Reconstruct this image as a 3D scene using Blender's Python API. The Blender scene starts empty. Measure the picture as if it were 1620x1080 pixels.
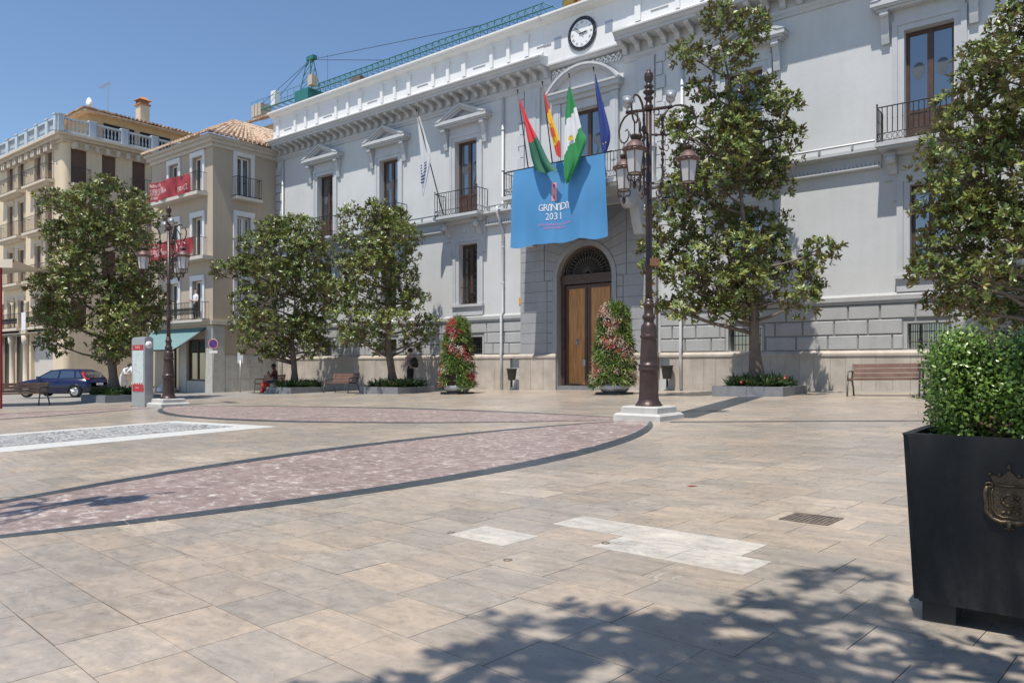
import bpy, bmesh, math, random
import numpy as np
from mathutils import Vector, Matrix
PI=math.pi; rad=math.radians
RNG=random.Random(11)
S=bpy.context.scene; COL=S.collection

# ---------------------------------------------------------------- camera, sky, sun
# World frame: +x runs right along the town hall front, +y towards it, z up. Camera stands at the origin.
VW=23.05                       # plane of the town hall front
cam=bpy.data.cameras.new('camera'); cam.lens=26.53; cam.sensor_width=36.0; cam.shift_y=0.0228
cam.clip_start=0.05; cam.clip_end=2000
camo=bpy.data.objects.new('camera',cam); COL.objects.link(camo)
camo.location=(0,0,1.012); camo.rotation_euler=(rad(90),0,rad(38.5)); S.camera=camo

SUN_EL=68.2
w=bpy.data.worlds.new('World'); S.world=w; w.use_nodes=True
nt=w.node_tree; nt.nodes.clear()
sky=nt.nodes.new('ShaderNodeTexSky'); sky.sky_type='NISHITA'; sky.sun_disc=False
sky.sun_elevation=rad(SUN_EL); sky.sun_rotation=rad(187); sky.altitude=680; sky.air_density=1.15; sky.dust_density=.25; sky.ozone_density=4.5
bg=nt.nodes.new('ShaderNodeBackground'); bg.inputs['Strength'].default_value=0.12
wo=nt.nodes.new('ShaderNodeOutputWorld')
nt.links.new(sky.outputs[0],bg.inputs[0]); nt.links.new(bg.outputs[0],wo.inputs[0])
sl=bpy.data.lights.new('sun','SUN'); sl.energy=4.5; sl.angle=rad(0.55); sl.color=(1.0,0.95,0.86)
so=bpy.data.objects.new('sun',sl); COL.objects.link(so); so.location=(0,-20,60)
so.rotation_euler=(rad(90-SUN_EL),0,rad(7))
S.view_settings.view_transform='Standard'; S.view_settings.look='None'; S.view_settings.gamma=1.0
S.view_settings.exposure=0.22; S.view_settings.use_curve_mapping=False
S.render.engine='CYCLES'
S.cycles.max_bounces=7; S.cycles.diffuse_bounces=4; S.cycles.glossy_bounces=3; S.cycles.transmission_bounces=4; S.cycles.transparent_max_bounces=6
S.cycles.use_denoising=True

def gz(x,y): return .018995*x+.0170*y      # the square falls gently to the left

# ---------------------------------------------------------------- materials
def nodes(name):
    m=bpy.data.materials.new(name); m.use_nodes=True; t=m.node_tree; b=t.nodes['Principled BSDF']
    return m,t,b
def N(t,ty,**kw):
    n=t.nodes.new(ty)
    for k,v in kw.items():
        if k in n.inputs: n.inputs[k].default_value=v
        else: setattr(n,k,v)
    return n
def L(t,a,b): t.links.new(a,b)
def ramp(t,fac,stops):
    r=t.nodes.new('ShaderNodeValToRGB'); e=r.color_ramp.elements
    while len(e)<len(stops): e.new(0.5)
    for i,(p,c) in enumerate(stops):
        e[i].position=p; e[i].color=(c[0],c[1],c[2],1) if not isinstance(c,(int,float)) else (c,c,c,1)
    L(t,fac,r.inputs[0]); return r
def mix(t,fac,a,b,mode='MIX'):
    n=t.nodes.new('ShaderNodeMix'); n.data_type='RGBA'; n.blend_type=mode
    for s,v in ((0,fac),(6,a),(7,b)):
        if hasattr(v,'links') or hasattr(v,'is_linked'): L(t,v,n.inputs[s])
        elif s==0: n.inputs[0].default_value=v
        else: n.inputs[s].default_value=(v[0],v[1],v[2],1)
    return n.outputs[2]
def M_(name,col,rough=.6,metal=0.,var=.1,scale=2.5,bump=0.,bscale=30.,spec=.5,streak=0.,tint=None):
    """plain coloured material with two scales of noise, optional vertical streaks and fine bump"""
    m,t,b=nodes(name)
    tc=N(t,'ShaderNodeTexCoord'); g=N(t,'ShaderNodeNewGeometry')
    n1=N(t,'ShaderNodeTexNoise',Scale=scale,Detail=5.0,Roughness=.6); L(t,g.outputs['Position'],n1.inputs['Vector'])
    lo=tuple(c*(1-var) for c in col); hi=tuple(min(1,c*(1+var)) for c in (tint or col))
    r=ramp(t,n1.outputs['Fac'],[(.3,lo),(.7,hi)]); c=r.outputs[0]
    if streak:
        mp=N(t,'ShaderNodeMapping'); mp.inputs['Scale'].default_value=(3.2,3.2,.25); L(t,g.outputs['Position'],mp.inputs[0])
        n2=N(t,'ShaderNodeTexNoise',Scale=1.6,Detail=6.0,Roughness=.65); L(t,mp.outputs[0],n2.inputs['Vector'])
        r2=ramp(t,n2.outputs['Fac'],[(.42,1.0),(.75,1-streak)]); c=mix(t,1.0,c,r2.outputs[0],'MULTIPLY')
    L(t,c,b.inputs['Base Color'])
    b.inputs['Roughness'].default_value=rough; b.inputs['Metallic'].default_value=metal; b.inputs['Specular IOR Level'].default_value=spec
    if bump:
        nb=N(t,'ShaderNodeTexNoise',Scale=bscale,Detail=4.0); L(t,g.outputs['Position'],nb.inputs['Vector'])
        bp=N(t,'ShaderNodeBump',Strength=bump,Distance=.02); L(t,nb.outputs['Fac'],bp.inputs['Height']); L(t,bp.outputs[0],b.inputs['Normal'])
    return m
MAT={}
MAT['wall']=M_('white_limewash',(.575,.58,.58),.85,var=.06,scale=.6,bump=.15,bscale=9,streak=.05)
MAT['trim']=M_('pale_grey_trim',(.52,.528,.54),.8,var=.06,scale=1.5,bump=.08,bscale=25,streak=.08)
MAT['grey']=M_('grey_rusticated_stone',(.425,.427,.425),.85,var=.07,scale=2.0,bump=.25,bscale=22,streak=.10)
MAT['blockgrey']=M_('grey_door_block_stone',(.335,.338,.345),.85,var=.08,scale=1.6,bump=.25,bscale=22,streak=.12)
MAT['mortar']=M_('recessed_joint',(.27,.27,.28),.9,var=.1)
MAT['parapet']=M_('bright_white_paint',(.73,.73,.722),.8,var=.03,scale=1.2,bump=.08,bscale=14,streak=.04)
MAT['plinth']=M_('beige_marble',(.47,.405,.34),.55,var=.14,scale=1.8,bump=.05,bscale=30,streak=.16,tint=(.50,.44,.38))
MAT['wood']=M_('brown_window_wood',(.085,.045,.03),.45,var=.25,scale=6)
MAT['glass']=M_('dark_window_glass',(.02,.026,.032),.03,var=.1,spec=1.0); MAT['glass'].node_tree.nodes['Principled BSDF'].inputs['IOR'].default_value=2.1
MAT['shopglass']=M_('dim_shop_glass',(.03,.027,.024),.15,var=.3,scale=2,spec=.25)
MAT['iron']=M_('wrought_iron',(.035,.033,.034),.5,var=.2,metal=.3)
MAT['dark']=M_('dark_void',(.012,.012,.013),.8)
MAT['pipe']=M_('grey_pipe_paint',(.58,.59,.60),.5,var=.08)
MAT['yellow_marble']=M_('yellow_marble',(.52,.42,.25),.5,var=.15,scale=5)
MAT['gold']=M_('brass',(.42,.28,.09),.35,metal=.8)
MAT['white']=M_('white_enamel',(.8,.8,.79),.4,var=.03)
MAT['black']=M_('black_enamel',(.015,.015,.016),.4)
MAT['terracotta']=M_('terracotta',(.42,.2,.1),.8,var=.2,scale=6,bump=.2)
MAT['lampiron']=M_('lamp_brown_iron',(.062,.038,.032),.36,metal=.25,var=.3,scale=5,bump=.15,bscale=40)
MAT['lamproof']=M_('lamp_roof_copper',(.135,.08,.068),.5,metal=.2,var=.2,scale=9)
MAT['frost']=M_('frosted_lamp_glass',(.50,.48,.465),.35,var=.05)
MAT['stone_pale']=M_('pale_plinth_stone',(.50,.485,.45),.7,var=.1,scale=4,bump=.15,streak=.12)
MAT['granite']=M_('grey_planter_stone',(.20,.205,.215),.75,var=.15,scale=7,bump=.2,bscale=60)
MAT['soil']=M_('dark_soil',(.045,.032,.022),.95,var=.3,scale=20,bump=.5)
MAT['slatwood']=M_('varnished_bench_wood',(.165,.09,.062),.45,var=.28,scale=4)
MAT['slatwood2']=M_('orange_bench_wood',(.33,.16,.07),.5,var=.25,scale=4)
MAT['benchiron']=M_('grey_bench_iron',(.15,.14,.13),.5,metal=.3,var=.15)
MAT['zinc']=M_('brushed_steel',(.42,.43,.44),.38,metal=.55,var=.06)
MAT['binmetal']=M_('dark_bin_metal',(.05,.052,.055),.5,metal=.3)
MAT['bark']=M_('magnolia_bark',(.16,.125,.10),.9,var=.25,scale=7,bump=.6,bscale=16)
MAT['red']=M_('red_print',(.42,.022,.028),.55,var=.06)
MAT['blueprint']=M_('blue_print',(.02,.05,.3),.45,var=.05)
MAT['skin']=M_('skin',(.42,.25,.17),.6,var=.05)
MAT['hair']=M_('dark_hair',(.02,.014,.01),.6)
MAT['cloth_pink']=M_('pink_grey_shirt',(.52,.40,.37),.9,var=.08)
MAT['cloth_white']=M_('white_cotton',(.74,.74,.74),.9,var=.05)
MAT['cloth_dark']=M_('dark_trousers',(.03,.03,.035),.9,var=.1)
MAT['cloth_denim']=M_('blue_denim',(.05,.07,.12),.9,var=.15)
MAT['cloth_maroon']=M_('maroon_top',(.10,.03,.035),.9,var=.1)
MAT['redbag']=M_('red_bag',(.5,.05,.03),.6,var=.15)
MAT['green_crane']=M_('green_crane_paint',(.03,.17,.155),.5,var=.12)
MAT['concrete']=M_('counterweight_concrete',(.5,.42,.34),.9,var=.12)
MAT['cream']=M_('cream_render',(.70,.57,.405),.85,var=.06,scale=.9,bump=.08,streak=.1)
MAT['creamtrim']=M_('cream_trim',(.60,.52,.42),.85,var=.08,streak=.1)
MAT['ochre']=M_('ochre_render',(.56,.40,.22),.85,var=.08)
MAT['bluebal']=M_('pale_blue_balustrade',(.50,.56,.61),.7,var=.06,streak=.12)
MAT['shutter']=M_('brown_roller_shutter',(.12,.068,.045),.6,var=.12)
MAT['beige']=M_('beige_render',(.47,.39,.30),.88,var=.05,scale=.9,bump=.08,streak=.07)
MAT['eave']=M_('eave_moulding',(.55,.50,.44),.8,var=.06)
MAT['upvc']=M_('white_window_frame',(.76,.76,.75),.5,var=.03)
MAT['surround']=M_('white_surround',(.70,.69,.68),.8,var=.04,streak=.06)
MAT['tile']=M_('clay_roof_tile',(.60,.45,.32),.85,var=.32,scale=7,bump=.3,bscale=40)
MAT['tiledark']=M_('weathered_clay_tile',(.42,.27,.18),.9,var=.35,scale=8)
MAT['redbanner']=M_('dark_red_banner',(.30,.028,.04),.75,var=.08)
MAT['pink']=M_('pale_pink_print',(.75,.55,.52),.7)
MAT['awning']=M_('teal_awning',(.15,.255,.255),.85,var=.06,streak=.1)
MAT['canopy']=M_('cream_canopy',(.62,.54,.44),.85,var=.05)
MAT['redpost']=M_('red_painted_post',(.30,.03,.03),.45)
MAT['shopyellow']=M_('yellow_shop_display',(.38,.28,.09),.7,var=.2,scale=4)
MAT['plastic']=M_('white_plastic_bag',(.66,.68,.70),.4,var=.1,scale=9)
MAT['carblue']=M_('dark_blue_car_paint',(.007,.011,.055),.22,var=.05,spec=.7)
MAT['tyre']=M_('tyre_rubber',(.02,.02,.02),.85)
MAT['rim']=M_('alloy_rim',(.5,.5,.5),.3,metal=.7)
MAT['redlamp']=M_('red_lamp_glass',(.65,.05,.02),.15)
MAT['orangelamp']=M_('orange_lamp_glass',(.75,.22,.05),.15)
MAT['rust']=M_('rusty_grate',(.17,.135,.108),.8,metal=.2,var=.4,scale=20,bump=.5)
MAT['capmetal']=M_('worn_cap_metal',(.26,.22,.17),.5,metal=.4,var=.3,scale=50)
MAT['orange']=M_('orange_plate',(.8,.38,.04),.5)
MAT['purplebush']=M_('planter_black',(.0205,.0215,.0235),.42,var=.25,scale=6)

# ---------------------------------------------------------------- mesh helpers
def wloc(o):
    v=Vector((0,0,0))
    while o is not None: v=v+o.location; o=o.parent
    return v
class MB:
    def __init__(s,M=None): s.v=[]; s.f=[]; s.m=[]; s.s=[]; s.M=M
    def add(s,vs,fs,mi=0,sm=False):
        b=len(s.v)
        if s.M is not None: vs=[s.M(*p) for p in vs] if callable(s.M) else [tuple(s.M@Vector(p)) for p in vs]
        s.v.extend(vs)
        for f in fs: s.f.append(tuple(i+b for i in f)); s.m.append(mi); s.s.append(sm)
        return s
    def box(s,x0,x1,y0,y1,z0,z1,mi=0):
        return s.add([(x0,y0,z0),(x1,y0,z0),(x1,y1,z0),(x0,y1,z0),(x0,y0,z1),(x1,y0,z1),(x1,y1,z1),(x0,y1,z1)],
              [(3,2,1,0),(4,5,6,7),(0,1,5,4),(1,2,6,5),(2,3,7,6),(3,0,4,7)],mi)
    def frus(s,c,a,b,z0,z1,mi=0,a2=None,b2=None):
        a2=a if a2 is None else a2; b2=b if b2 is None else b2; x,y=c
        return s.add([(x-a,y-b,z0),(x+a,y-b,z0),(x+a,y+b,z0),(x-a,y+b,z0),(x-a2,y-b2,z1),(x+a2,y-b2,z1),(x+a2,y+b2,z1),(x-a2,y+b2,z1)],
              [(3,2,1,0),(4,5,6,7),(0,1,5,4),(1,2,6,5),(2,3,7,6),(3,0,4,7)],mi)
    def prism(s,poly,fn,a,b,mi=0):
        """poly of 2D points extruded from a to b; fn(u,v,t)->xyz"""
        n=len(poly); vs=[fn(u,v,a) for u,v in poly]+[fn(u,v,b) for u,v in poly]
        fs=[tuple(range(n))[::-1],tuple(range(n,2*n))]+[(i,(i+1)%n,n+(i+1)%n,n+i) for i in range(n)]
        return s.add(vs,fs,mi)
    def lathe(s,prof,c=(0,0,0),n=16,mi=0,sm=True,sq=None):
        vs=[];fs=[]
        for r,z in prof:
            for k in range(n):
                a=2*PI*k/n; vs.append((c[0]+r*math.cos(a),c[1]+r*math.sin(a),c[2]+z))
        for j in range(len(prof)-1):
            for k in range(n):
                k2=(k+1)%n; fs.append((j*n+k,j*n+k2,(j+1)*n+k2,(j+1)*n+k))
        fs.append(tuple(range(n))[::-1]); fs.append(tuple((len(prof)-1)*n+k for k in range(n)))
        return s.add(vs,fs,mi,sm)
    def tube(s,pts,r,n=6,mi=0,sm=True):
        P=[Vector(p) for p in pts]; R=[r]*len(P) if isinstance(r,(int,float)) else list(r)
        vs=[];fs=[]; up=None
        for i,p in enumerate(P):
            d=(P[min(i+1,len(P)-1)]-P[max(i-1,0)])
            if d.length<1e-9: d=Vector((0,0,1))
            d.normalize()
            if up is None: up=Vector((0,0,1)) if abs(d.z)<.9 else Vector((1,0,0))
            a=d.cross(up); 
            if a.length<1e-6: a=d.cross(Vector((1,0,0)))
            a.normalize(); b=a.cross(d).normalized(); up=b
            for k in range(n):
                t=2*PI*k/n; q=p+a*(math.cos(t)*R[i])+b*(math.sin(t)*R[i]); vs.append(tuple(q))
        for j in range(len(P)-1):
            for k in range(n):
                k2=(k+1)%n; fs.append((j*n+k,j*n+k2,(j+1)*n+k2,(j+1)*n+k))
        fs.append(tuple(range(n))[::-1]); fs.append(tuple((len(P)-1)*n+k for k in range(n)))
        return s.add(vs,fs,mi,sm)
    def bar(s,a,b,r,mi=0,n=4): return s.tube([a,b],r,n,mi,False)
    def sphere(s,c,r,mi=0,n=8,sz=1.0):
        pr=[(max(1e-4,math.sin(PI*j/n))*r,-math.cos(PI*j/n)*r*sz) for j in range(n+1)]
        return s.lathe(pr,c,max(8,n),mi)
    def wall(s,x0,x1,z0,z1,holes,y,depth,mi=0,fn=None):
        """rectangular wall face at y with rectangular holes (x0,x1,z0,z1) and reveals going to y+depth"""
        fn=fn or (lambda a,b,c:(a,b,c))
        xs=sorted({x0,x1}|{h[0] for h in holes}|{h[1] for h in holes}); zs=sorted({z0,z1}|{h[2] for h in holes}|{h[3] for h in holes})
        xs=[x for x in xs if x0-1e-6<=x<=x1+1e-6]; zs=[z for z in zs if z0-1e-6<=z<=z1+1e-6]
        for i in range(len(xs)-1):
            for j in range(len(zs)-1):
                cx=(xs[i]+xs[i+1])/2; cz=(zs[j]+zs[j+1])/2
                if any(h[0]<cx<h[1] and h[2]<cz<h[3] for h in holes): continue
                s.add([fn(xs[i],y,zs[j]),fn(xs[i+1],y,zs[j]),fn(xs[i+1],y,zs[j+1]),fn(xs[i],y,zs[j+1])],[(0,1,2,3)],mi)
        for a,b,c,d in holes:
            p=[(a,c),(b,c),(b,d),(a,d)]
            for k in range(4):
                q=p[k]; r_=p[(k+1)%4]
                s.add([fn(q[0],y,q[1]),fn(r_[0],y,r_[1]),fn(r_[0],y+depth,r_[1]),fn(q[0],y+depth,q[1])],[(0,1,2,3)],mi)
        return s
    def mesh(s,name,mats,off=Vector((0,0,0))):
        me=bpy.data.meshes.new(name)
        ox,oy,oz=off
        me.from_pydata([(x-ox,y-oy,z-oz) for x,y,z in s.v],[],s.f)
        for m in (mats if isinstance(mats,(list,tuple)) else [mats]): me.materials.append(MAT[m] if isinstance(m,str) else m)
        me.polygons.foreach_set('material_index',s.m); me.polygons.foreach_set('use_smooth',s.s)
        me.update(); return me
    def build(s,name,mats,parent=None,loc=None,col=None):
        off=wloc(parent) if parent is not None else Vector(loc) if loc is not None else Vector((0,0,0))
        me=s.mesh(name,mats,off)
        if col is not None:
            ca=me.color_attributes.new('tone','FLOAT_COLOR','CORNER'); 
            ca.data.foreach_set('color',np.repeat(np.array(col,dtype=np.float32),[len(f) for f in s.f],axis=0).ravel())
        o=bpy.data.objects.new(name,me); COL.objects.link(o)
        if parent is not None: o.parent=parent
        elif loc is not None: o.location=loc
        return o
def tag(o,label=None,cat=None,group=None,kind=None):
    if label: o['label']=label
    if cat: o['category']=cat
    if group: o['group']=group
    if kind: o['kind']=kind
    return o
def thing(name,label,cat,loc,group=None):
    o=bpy.data.objects.new(name,None); COL.objects.link(o); o.location=loc; o.empty_display_size=.3
    return tag(o,label,cat,group)
KIDS={}
def dup(root,loc=None,rotz=None,label=None,parent=None):
    c=root.copy(); COL.objects.link(c)
    if parent is not None: c.parent=parent
    for ch in list(root.children): dup(ch,parent=c)
    if loc is not None: c.location=loc
    if rotz is not None: c.rotation_euler=(0,0,rotz)
    if label: c['label']=label
    return c
def inst(o,name,parent,dx=0,dy=0,dz=0):
    """copy of one part (shared mesh) shifted under the same parent"""
    c=o.copy(); COL.objects.link(c); c.parent=parent; c.location=(o.location.x+dx,o.location.y+dy,o.location.z+dz); return c
_fc={}
def text_geo(body,size,extr=0.0):
    """2D text as (verts, faces), centred at the origin in the xy plane"""
    cu=bpy.data.curves.new('text','FONT'); cu.body=body; cu.size=size; cu.align_x='CENTER'; cu.align_y='CENTER'; cu.resolution_u=2
    o=bpy.data.objects.new('text',cu); COL.objects.link(o)
    ev=o.evaluated_get(bpy.context.evaluated_depsgraph_get()); me=ev.to_mesh()
    vs=[tuple(v.co) for v in me.vertices]; fs=[tuple(p.vertices) for p in me.polygons]
    ev.to_mesh_clear(); bpy.data.objects.remove(o); bpy.data.curves.remove(cu)
    return vs,fs

TXT={k:text_geo(k,1.0) for k in ['GR','N','D','2031','CAPITAL EUROPEA DE LA CULTURA','CIUDAD CANDIDATA','I','II','III','IIII','V','VI','VII','VIII','IX','X','XI','XII',
  'Medina calle','no una marcha','ANTES DE OREN','A Rojas!','FERVOZ','PLANO','CIUDAD','i']}
TXTG={k:text_geo(k,1.0) for k in 'GR'}
# ---------------------------------------------------------------- ground
def stone_mat(name,base_attr=True,col=(.3,.28,.25),rough=.28):
    m,t,b=nodes(name); g=N(t,'ShaderNodeNewGeometry'); P=g.outputs['Position']
    if base_attr:
        a=N(t,'ShaderNodeVertexColor'); a.layer_name='tone'; c=a.outputs['Color']
    else:
        c0=N(t,'ShaderNodeRGB'); c0.outputs[0].default_value=(*col,1); c=c0.outputs[0]
    mp=N(t,'ShaderNodeMapping'); mp.inputs['Rotation'].default_value=(0,0,rad(28)); mp.inputs['Scale'].default_value=(1.0,2.7,1); L(t,P,mp.inputs[0])
    n1=N(t,'ShaderNodeTexNoise',Scale=3.2,Detail=8.0,Roughness=.68,Distortion=.9); L(t,mp.outputs[0],n1.inputs['Vector'])
    r1=ramp(t,n1.outputs['Fac'],[(.30,(.70,.70,.71)),(.5,(.98,.98,.98)),(.70,(1.24,1.20,1.15))]); c=mix(t,1.0,c,r1.outputs[0],'MULTIPLY')
    # cloudy grey bedding that drifts through the stone, shifted from slab to slab
    ad=N(t,'ShaderNodeVectorMath',operation='MULTIPLY_ADD'); sc=N(t,'ShaderNodeVectorMath',operation='SCALE'); sc.inputs['Scale'].default_value=37.0; L(t,c if base_attr is False else a.outputs['Color'],sc.inputs[0]) if base_attr else None
    ad2=N(t,'ShaderNodeVectorMath',operation='ADD'); L(t,mp.outputs[0],ad2.inputs[0])
    if base_attr: L(t,sc.outputs[0],ad2.inputs[1])
    nc=N(t,'ShaderNodeTexNoise',Scale=1.9,Detail=7.0,Roughness=.62,Distortion=1.6); L(t,ad2.outputs[0],nc.inputs['Vector']); rc=ramp(t,nc.outputs['Fac'],[(.42,0.0),(.70,.46)])
    al=N(t,'ShaderNodeMath',operation='MULTIPLY'); L(t,rc.outputs[0],al.inputs[0])
    if base_attr: L(t,a.outputs['Alpha'],al.inputs[1])
    if base_attr: c=mix(t,al.outputs[0],c,(.275,.258,.236))
    nd=N(t,'ShaderNodeTexNoise',Scale=1.2,Detail=6.0,Roughness=.65,Distortion=1.2); L(t,ad2.outputs[0],nd.inputs['Vector']); rd=ramp(t,nd.outputs['Fac'],[(.52,0.0),(.72,.45)])
    if base_attr: c=mix(t,rd.outputs[0],c,(.42,.345,.275))
    n2=N(t,'ShaderNodeTexNoise',Scale=21.0,Detail=6.0,Roughness=.7); L(t,P,n2.inputs['Vector'])
    r2=ramp(t,n2.outputs['Fac'],[(.25,.84),(.75,1.13)]); c=mix(t,1.0,c,r2.outputs[0],'MULTIPLY')
    # calcite veins: thin ridges of a warped noise, only here and there
    n3=N(t,'ShaderNodeTexNoise',Scale=1.7,Detail=3.0,Distortion=2.2); L(t,mp.outputs[0],n3.inputs['Vector'])
    r3=ramp(t,n3.outputs['Fac'],[(.488,0.0),(.5,1.0),(.512,0.0)])
    n4=N(t,'ShaderNodeTexNoise',Scale=2.6,Detail=2.0); L(t,P,n4.inputs['Vector']); r4=ramp(t,n4.outputs['Fac'],[(.55,0.0),(.7,.6)])
    v=N(t,'ShaderNodeMath',operation='MULTIPLY'); L(t,r3.outputs[0],v.inputs[0]); L(t,r4.outputs[0],v.inputs[1])
    c=mix(t,v.outputs[0],c,(.56,.53,.47))
    # trodden dirt
    n5=N(t,'ShaderNodeTexNoise',Scale=.55,Detail=5.0,Roughness=.6); L(t,P,n5.inputs['Vector'])
    r5=ramp(t,n5.outputs['Fac'],[(.3,.9),(.7,1.08)]); c=mix(t,1.0,c,r5.outputs[0],'MULTIPLY')
    L(t,c,b.inputs['Base Color'])
    rr=ramp(t,n2.outputs['Fac'],[(.25,rough-.06),(.75,rough+.14)]); L(t,rr.outputs[0],b.inputs['Roughness'])
    bp=N(t,'ShaderNodeBump',Strength=.25,Distance=.004); L(t,n2.outputs['Fac'],bp.inputs['Height']); L(t,bp.outputs[0],b.inputs['Normal'])
    return m
MAT['slab']=stone_mat('paving_stone')
MAT['border']=stone_mat('dark_border_stone',False,(.048,.058,.068),.34)
m,t,b=nodes('red_breccia'); g=N(t,'ShaderNodeNewGeometry')
mp=N(t,'ShaderNodeMapping'); mp.inputs['Scale'].default_value=(1,1.5,1); L(t,g.outputs['Position'],mp.inputs[0])
n1=N(t,'ShaderNodeTexNoise',Scale=8.0,Detail=7.0,Roughness=.70,Distortion=.6); L(t,mp.outputs[0],n1.inputs['Vector'])
r1=ramp(t,n1.outputs['Fac'],[(.3,(.19,.128,.112)),(.50,(.30,.222,.198)),(.575,(.38,.30,.27)),(.63,(.60,.54,.48))])
n2=N(t,'ShaderNodeTexNoise',Scale=2.0,Detail=5.0); L(t,g.outputs['Position'],n2.inputs['Vector']); r2=ramp(t,n2.outputs['Fac'],[(.3,.86),(.7,1.1)])
L(t,mix(t,1.0,r1.outputs[0],r2.outputs[0],'MULTIPLY'),b.inputs['Base Color']); b.inputs['Roughness'].default_value=.42; MAT['breccia']=m
# base sheet: mortar bed with the same slab pattern for what lies beyond the built slabs
m,t,b=nodes('far_paving'); g=N(t,'ShaderNodeNewGeometry')
mp=N(t,'ShaderNodeMapping'); mp.inputs['Rotation'].default_value=(0,0,rad(5.65)); L(t,g.outputs['Position'],mp.inputs[0])
br=N(t,'ShaderNodeTexBrick',Scale=1.0); L(t,mp.outputs[0],br.inputs['Vector'])
for k,v in (('Color1',(.30,.27,.235,1)),('Color2',(.25,.245,.235,1)),('Mortar',(.17,.155,.135,1))): br.inputs[k].default_value=v
br.inputs['Mortar Size'].default_value=.004; br.inputs['Brick Width'].default_value=.45; br.inputs['Row Height'].default_value=.3045
L(t,br.outputs['Color'],b.inputs['Base Color']); b.inputs['Roughness'].default_value=.6; MAT['bed']=m

mb=MB(); xs=[-260,-120,-60,-30,-12,0,12,60,160]; ys=[-80,-30,0,12,24,60,120,260]
for i in range(len(xs)-1):
    for j in range(len(ys)-1):
        q=[(xs[i],ys[j]),(xs[i+1],ys[j]),(xs[i+1],ys[j+1]),(xs[i],ys[j+1])]
        mb.add([(x,y,gz(x,y)-.012) for x,y in q],[(0,1,2,3)])
GROUND=mb.build('plaza_ground','bed'); tag(GROUND,kind='structure')

# lens shaped red bands between the lamp posts, each edged with dark stone
def arc(t0,t1,sag,n=48):
    """points of a circular arc from t0 to t1 bulging by sag to the left of t0->t1"""
    a=Vector(t0);b=Vector(t1);c=(b-a).length/2; s=abs(sag); R=(c*c+s*s)/(2*s); mid=(a+b)/2; d=(b-a).normalized(); nrm=Vector((-d.y,d.x))*(1 if sag>0 else -1)
    cen=mid-nrm*(R-s); half=math.asin(min(1,c/R)); o=[]
    for i in range(n+1):
        th=-half+2*half*i/n; o.append(cen+nrm*(R*math.cos(th))+d*(R*math.sin(th)))
    return o
LAMPS=[(-6.2,11.55),(-22.05,11.25),(-6.2,.4),(-22.05,.3)]
LENS=[(LAMPS[2],LAMPS[0],-1.75,1.55),(LAMPS[0],LAMPS[1],-1.3,2.9),(LAMPS[1],LAMPS[3],1.6,-1.6),(LAMPS[3],LAMPS[2],1.6,-1.6)]
def inlens(x,y,mg=0.0):
    for t0,t1,s0,s1 in LENS:
        a=Vector(t0);b=Vector(t1);d=(b-a); c=d.length/2; d.normalize(); n=Vector((-d.y,d.x)); p=Vector((x,y))-(a+b)/2
        u=p.dot(d); v=p.dot(n)
        if abs(u)>c: continue
        ok=True
        for s in (s0,s1):
            ss=abs(s); Rr=(c*c+ss*ss)/(2*ss); e=math.sqrt(max(0,Rr*Rr-u*u))-(Rr-ss)-mg
            if s>0 and v>e: ok=False
            if s<0 and -v>e: ok=False
        if ok: return True
    return False
BW=.27
def band(name,inner,outer,mat,h,kind='structure'):
    mb=MB(); n=len(inner)
    vs=[(p.x,p.y,gz(p.x,p.y)+h) for p in inner]+[(p.x,p.y,gz(p.x,p.y)+h) for p in outer]
    mb.add(vs,[(i,i+1,n+i+1,n+i) for i in range(n-1)]); return mb
for t0,t1,s0,s1 in LENS:
    e0=arc(t0,t1,s0); e1=arc(t0,t1,s1)
    i0=arc(t0,t1,s0-math.copysign(BW,s0)); i1=arc(t0,t1,s1-math.copysign(BW,s1))
    o=band('red_marble_band',i0,i1,'breccia',.0062).build('red_marble_path','breccia'); tag(o,kind='structure')
    for e,i in ((e0,i0),(e1,i1)):
        near=(t0==LAMPS[2])
        root=None
        k=0; step=3 if near else 4; parts=[]
        while k<48:
            k2=min(48,k+step)
            if near:   # single border stones
                a=e[k:k2+1]; c=i[k:k2+1]; n=len(a); g_=.004
                mid=sum((q for q in a+c),Vector((0,0)))/(2*n)
                sh=lambda q:(q+(mid-q).normalized()*g_)
                vs=[(*sh(q),gz(*q)+.0072) for q in a]+[(*sh(q),gz(*q)+.0072) for q in c]
                vs+=[(x,y,z-.02) for x,y,z in vs]
                fs=[(j,j+1,n+j+1,n+j) for j in range(n-1)]
                ring=list(range(n))+list(range(2*n-1,n-1,-1))
                fs+=[(ring[j],ring[(j+1)%len(ring)],ring[(j+1)%len(ring)]+2*n,ring[j]+2*n) for j in range(len(ring))]
                m_=MB().add(vs,fs); ob=m_.build('border_stone','border',GROUND)
            else:
                parts.append((k,k2))
            k=k2
        if not near:
            o=band('dark_stone_border',e,i,'border',.0072).build('dark_stone_path_edge','border'); tag(o,kind='structure')
def strip(x0,y0,x1,y1,wd,h=.0068):
    d=Vector((x1-x0,y1-y0)).normalized(); n=Vector((-d.y,d.x))*wd/2; K=12
    mb=MB()
    for k in range(K):
        a=Vector((x0,y0)).lerp(Vector((x1,y1)),k/K); b=Vector((x0,y0)).lerp(Vector((x1,y1)),(k+1)/K)
        q=[a-n,b-n,b+n,a+n]; mb.add([(p.x,p.y,gz(p.x,p.y)+h) for p in q],[(0,1,2,3)])
    o=mb.build('dark_stone_path_strip','border'); tag(o,kind='structure')
strip(-5.9,12.0,-7.3,19.1,.62); strip(-5.6,11.15,7.5,17.0,.14)
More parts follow.
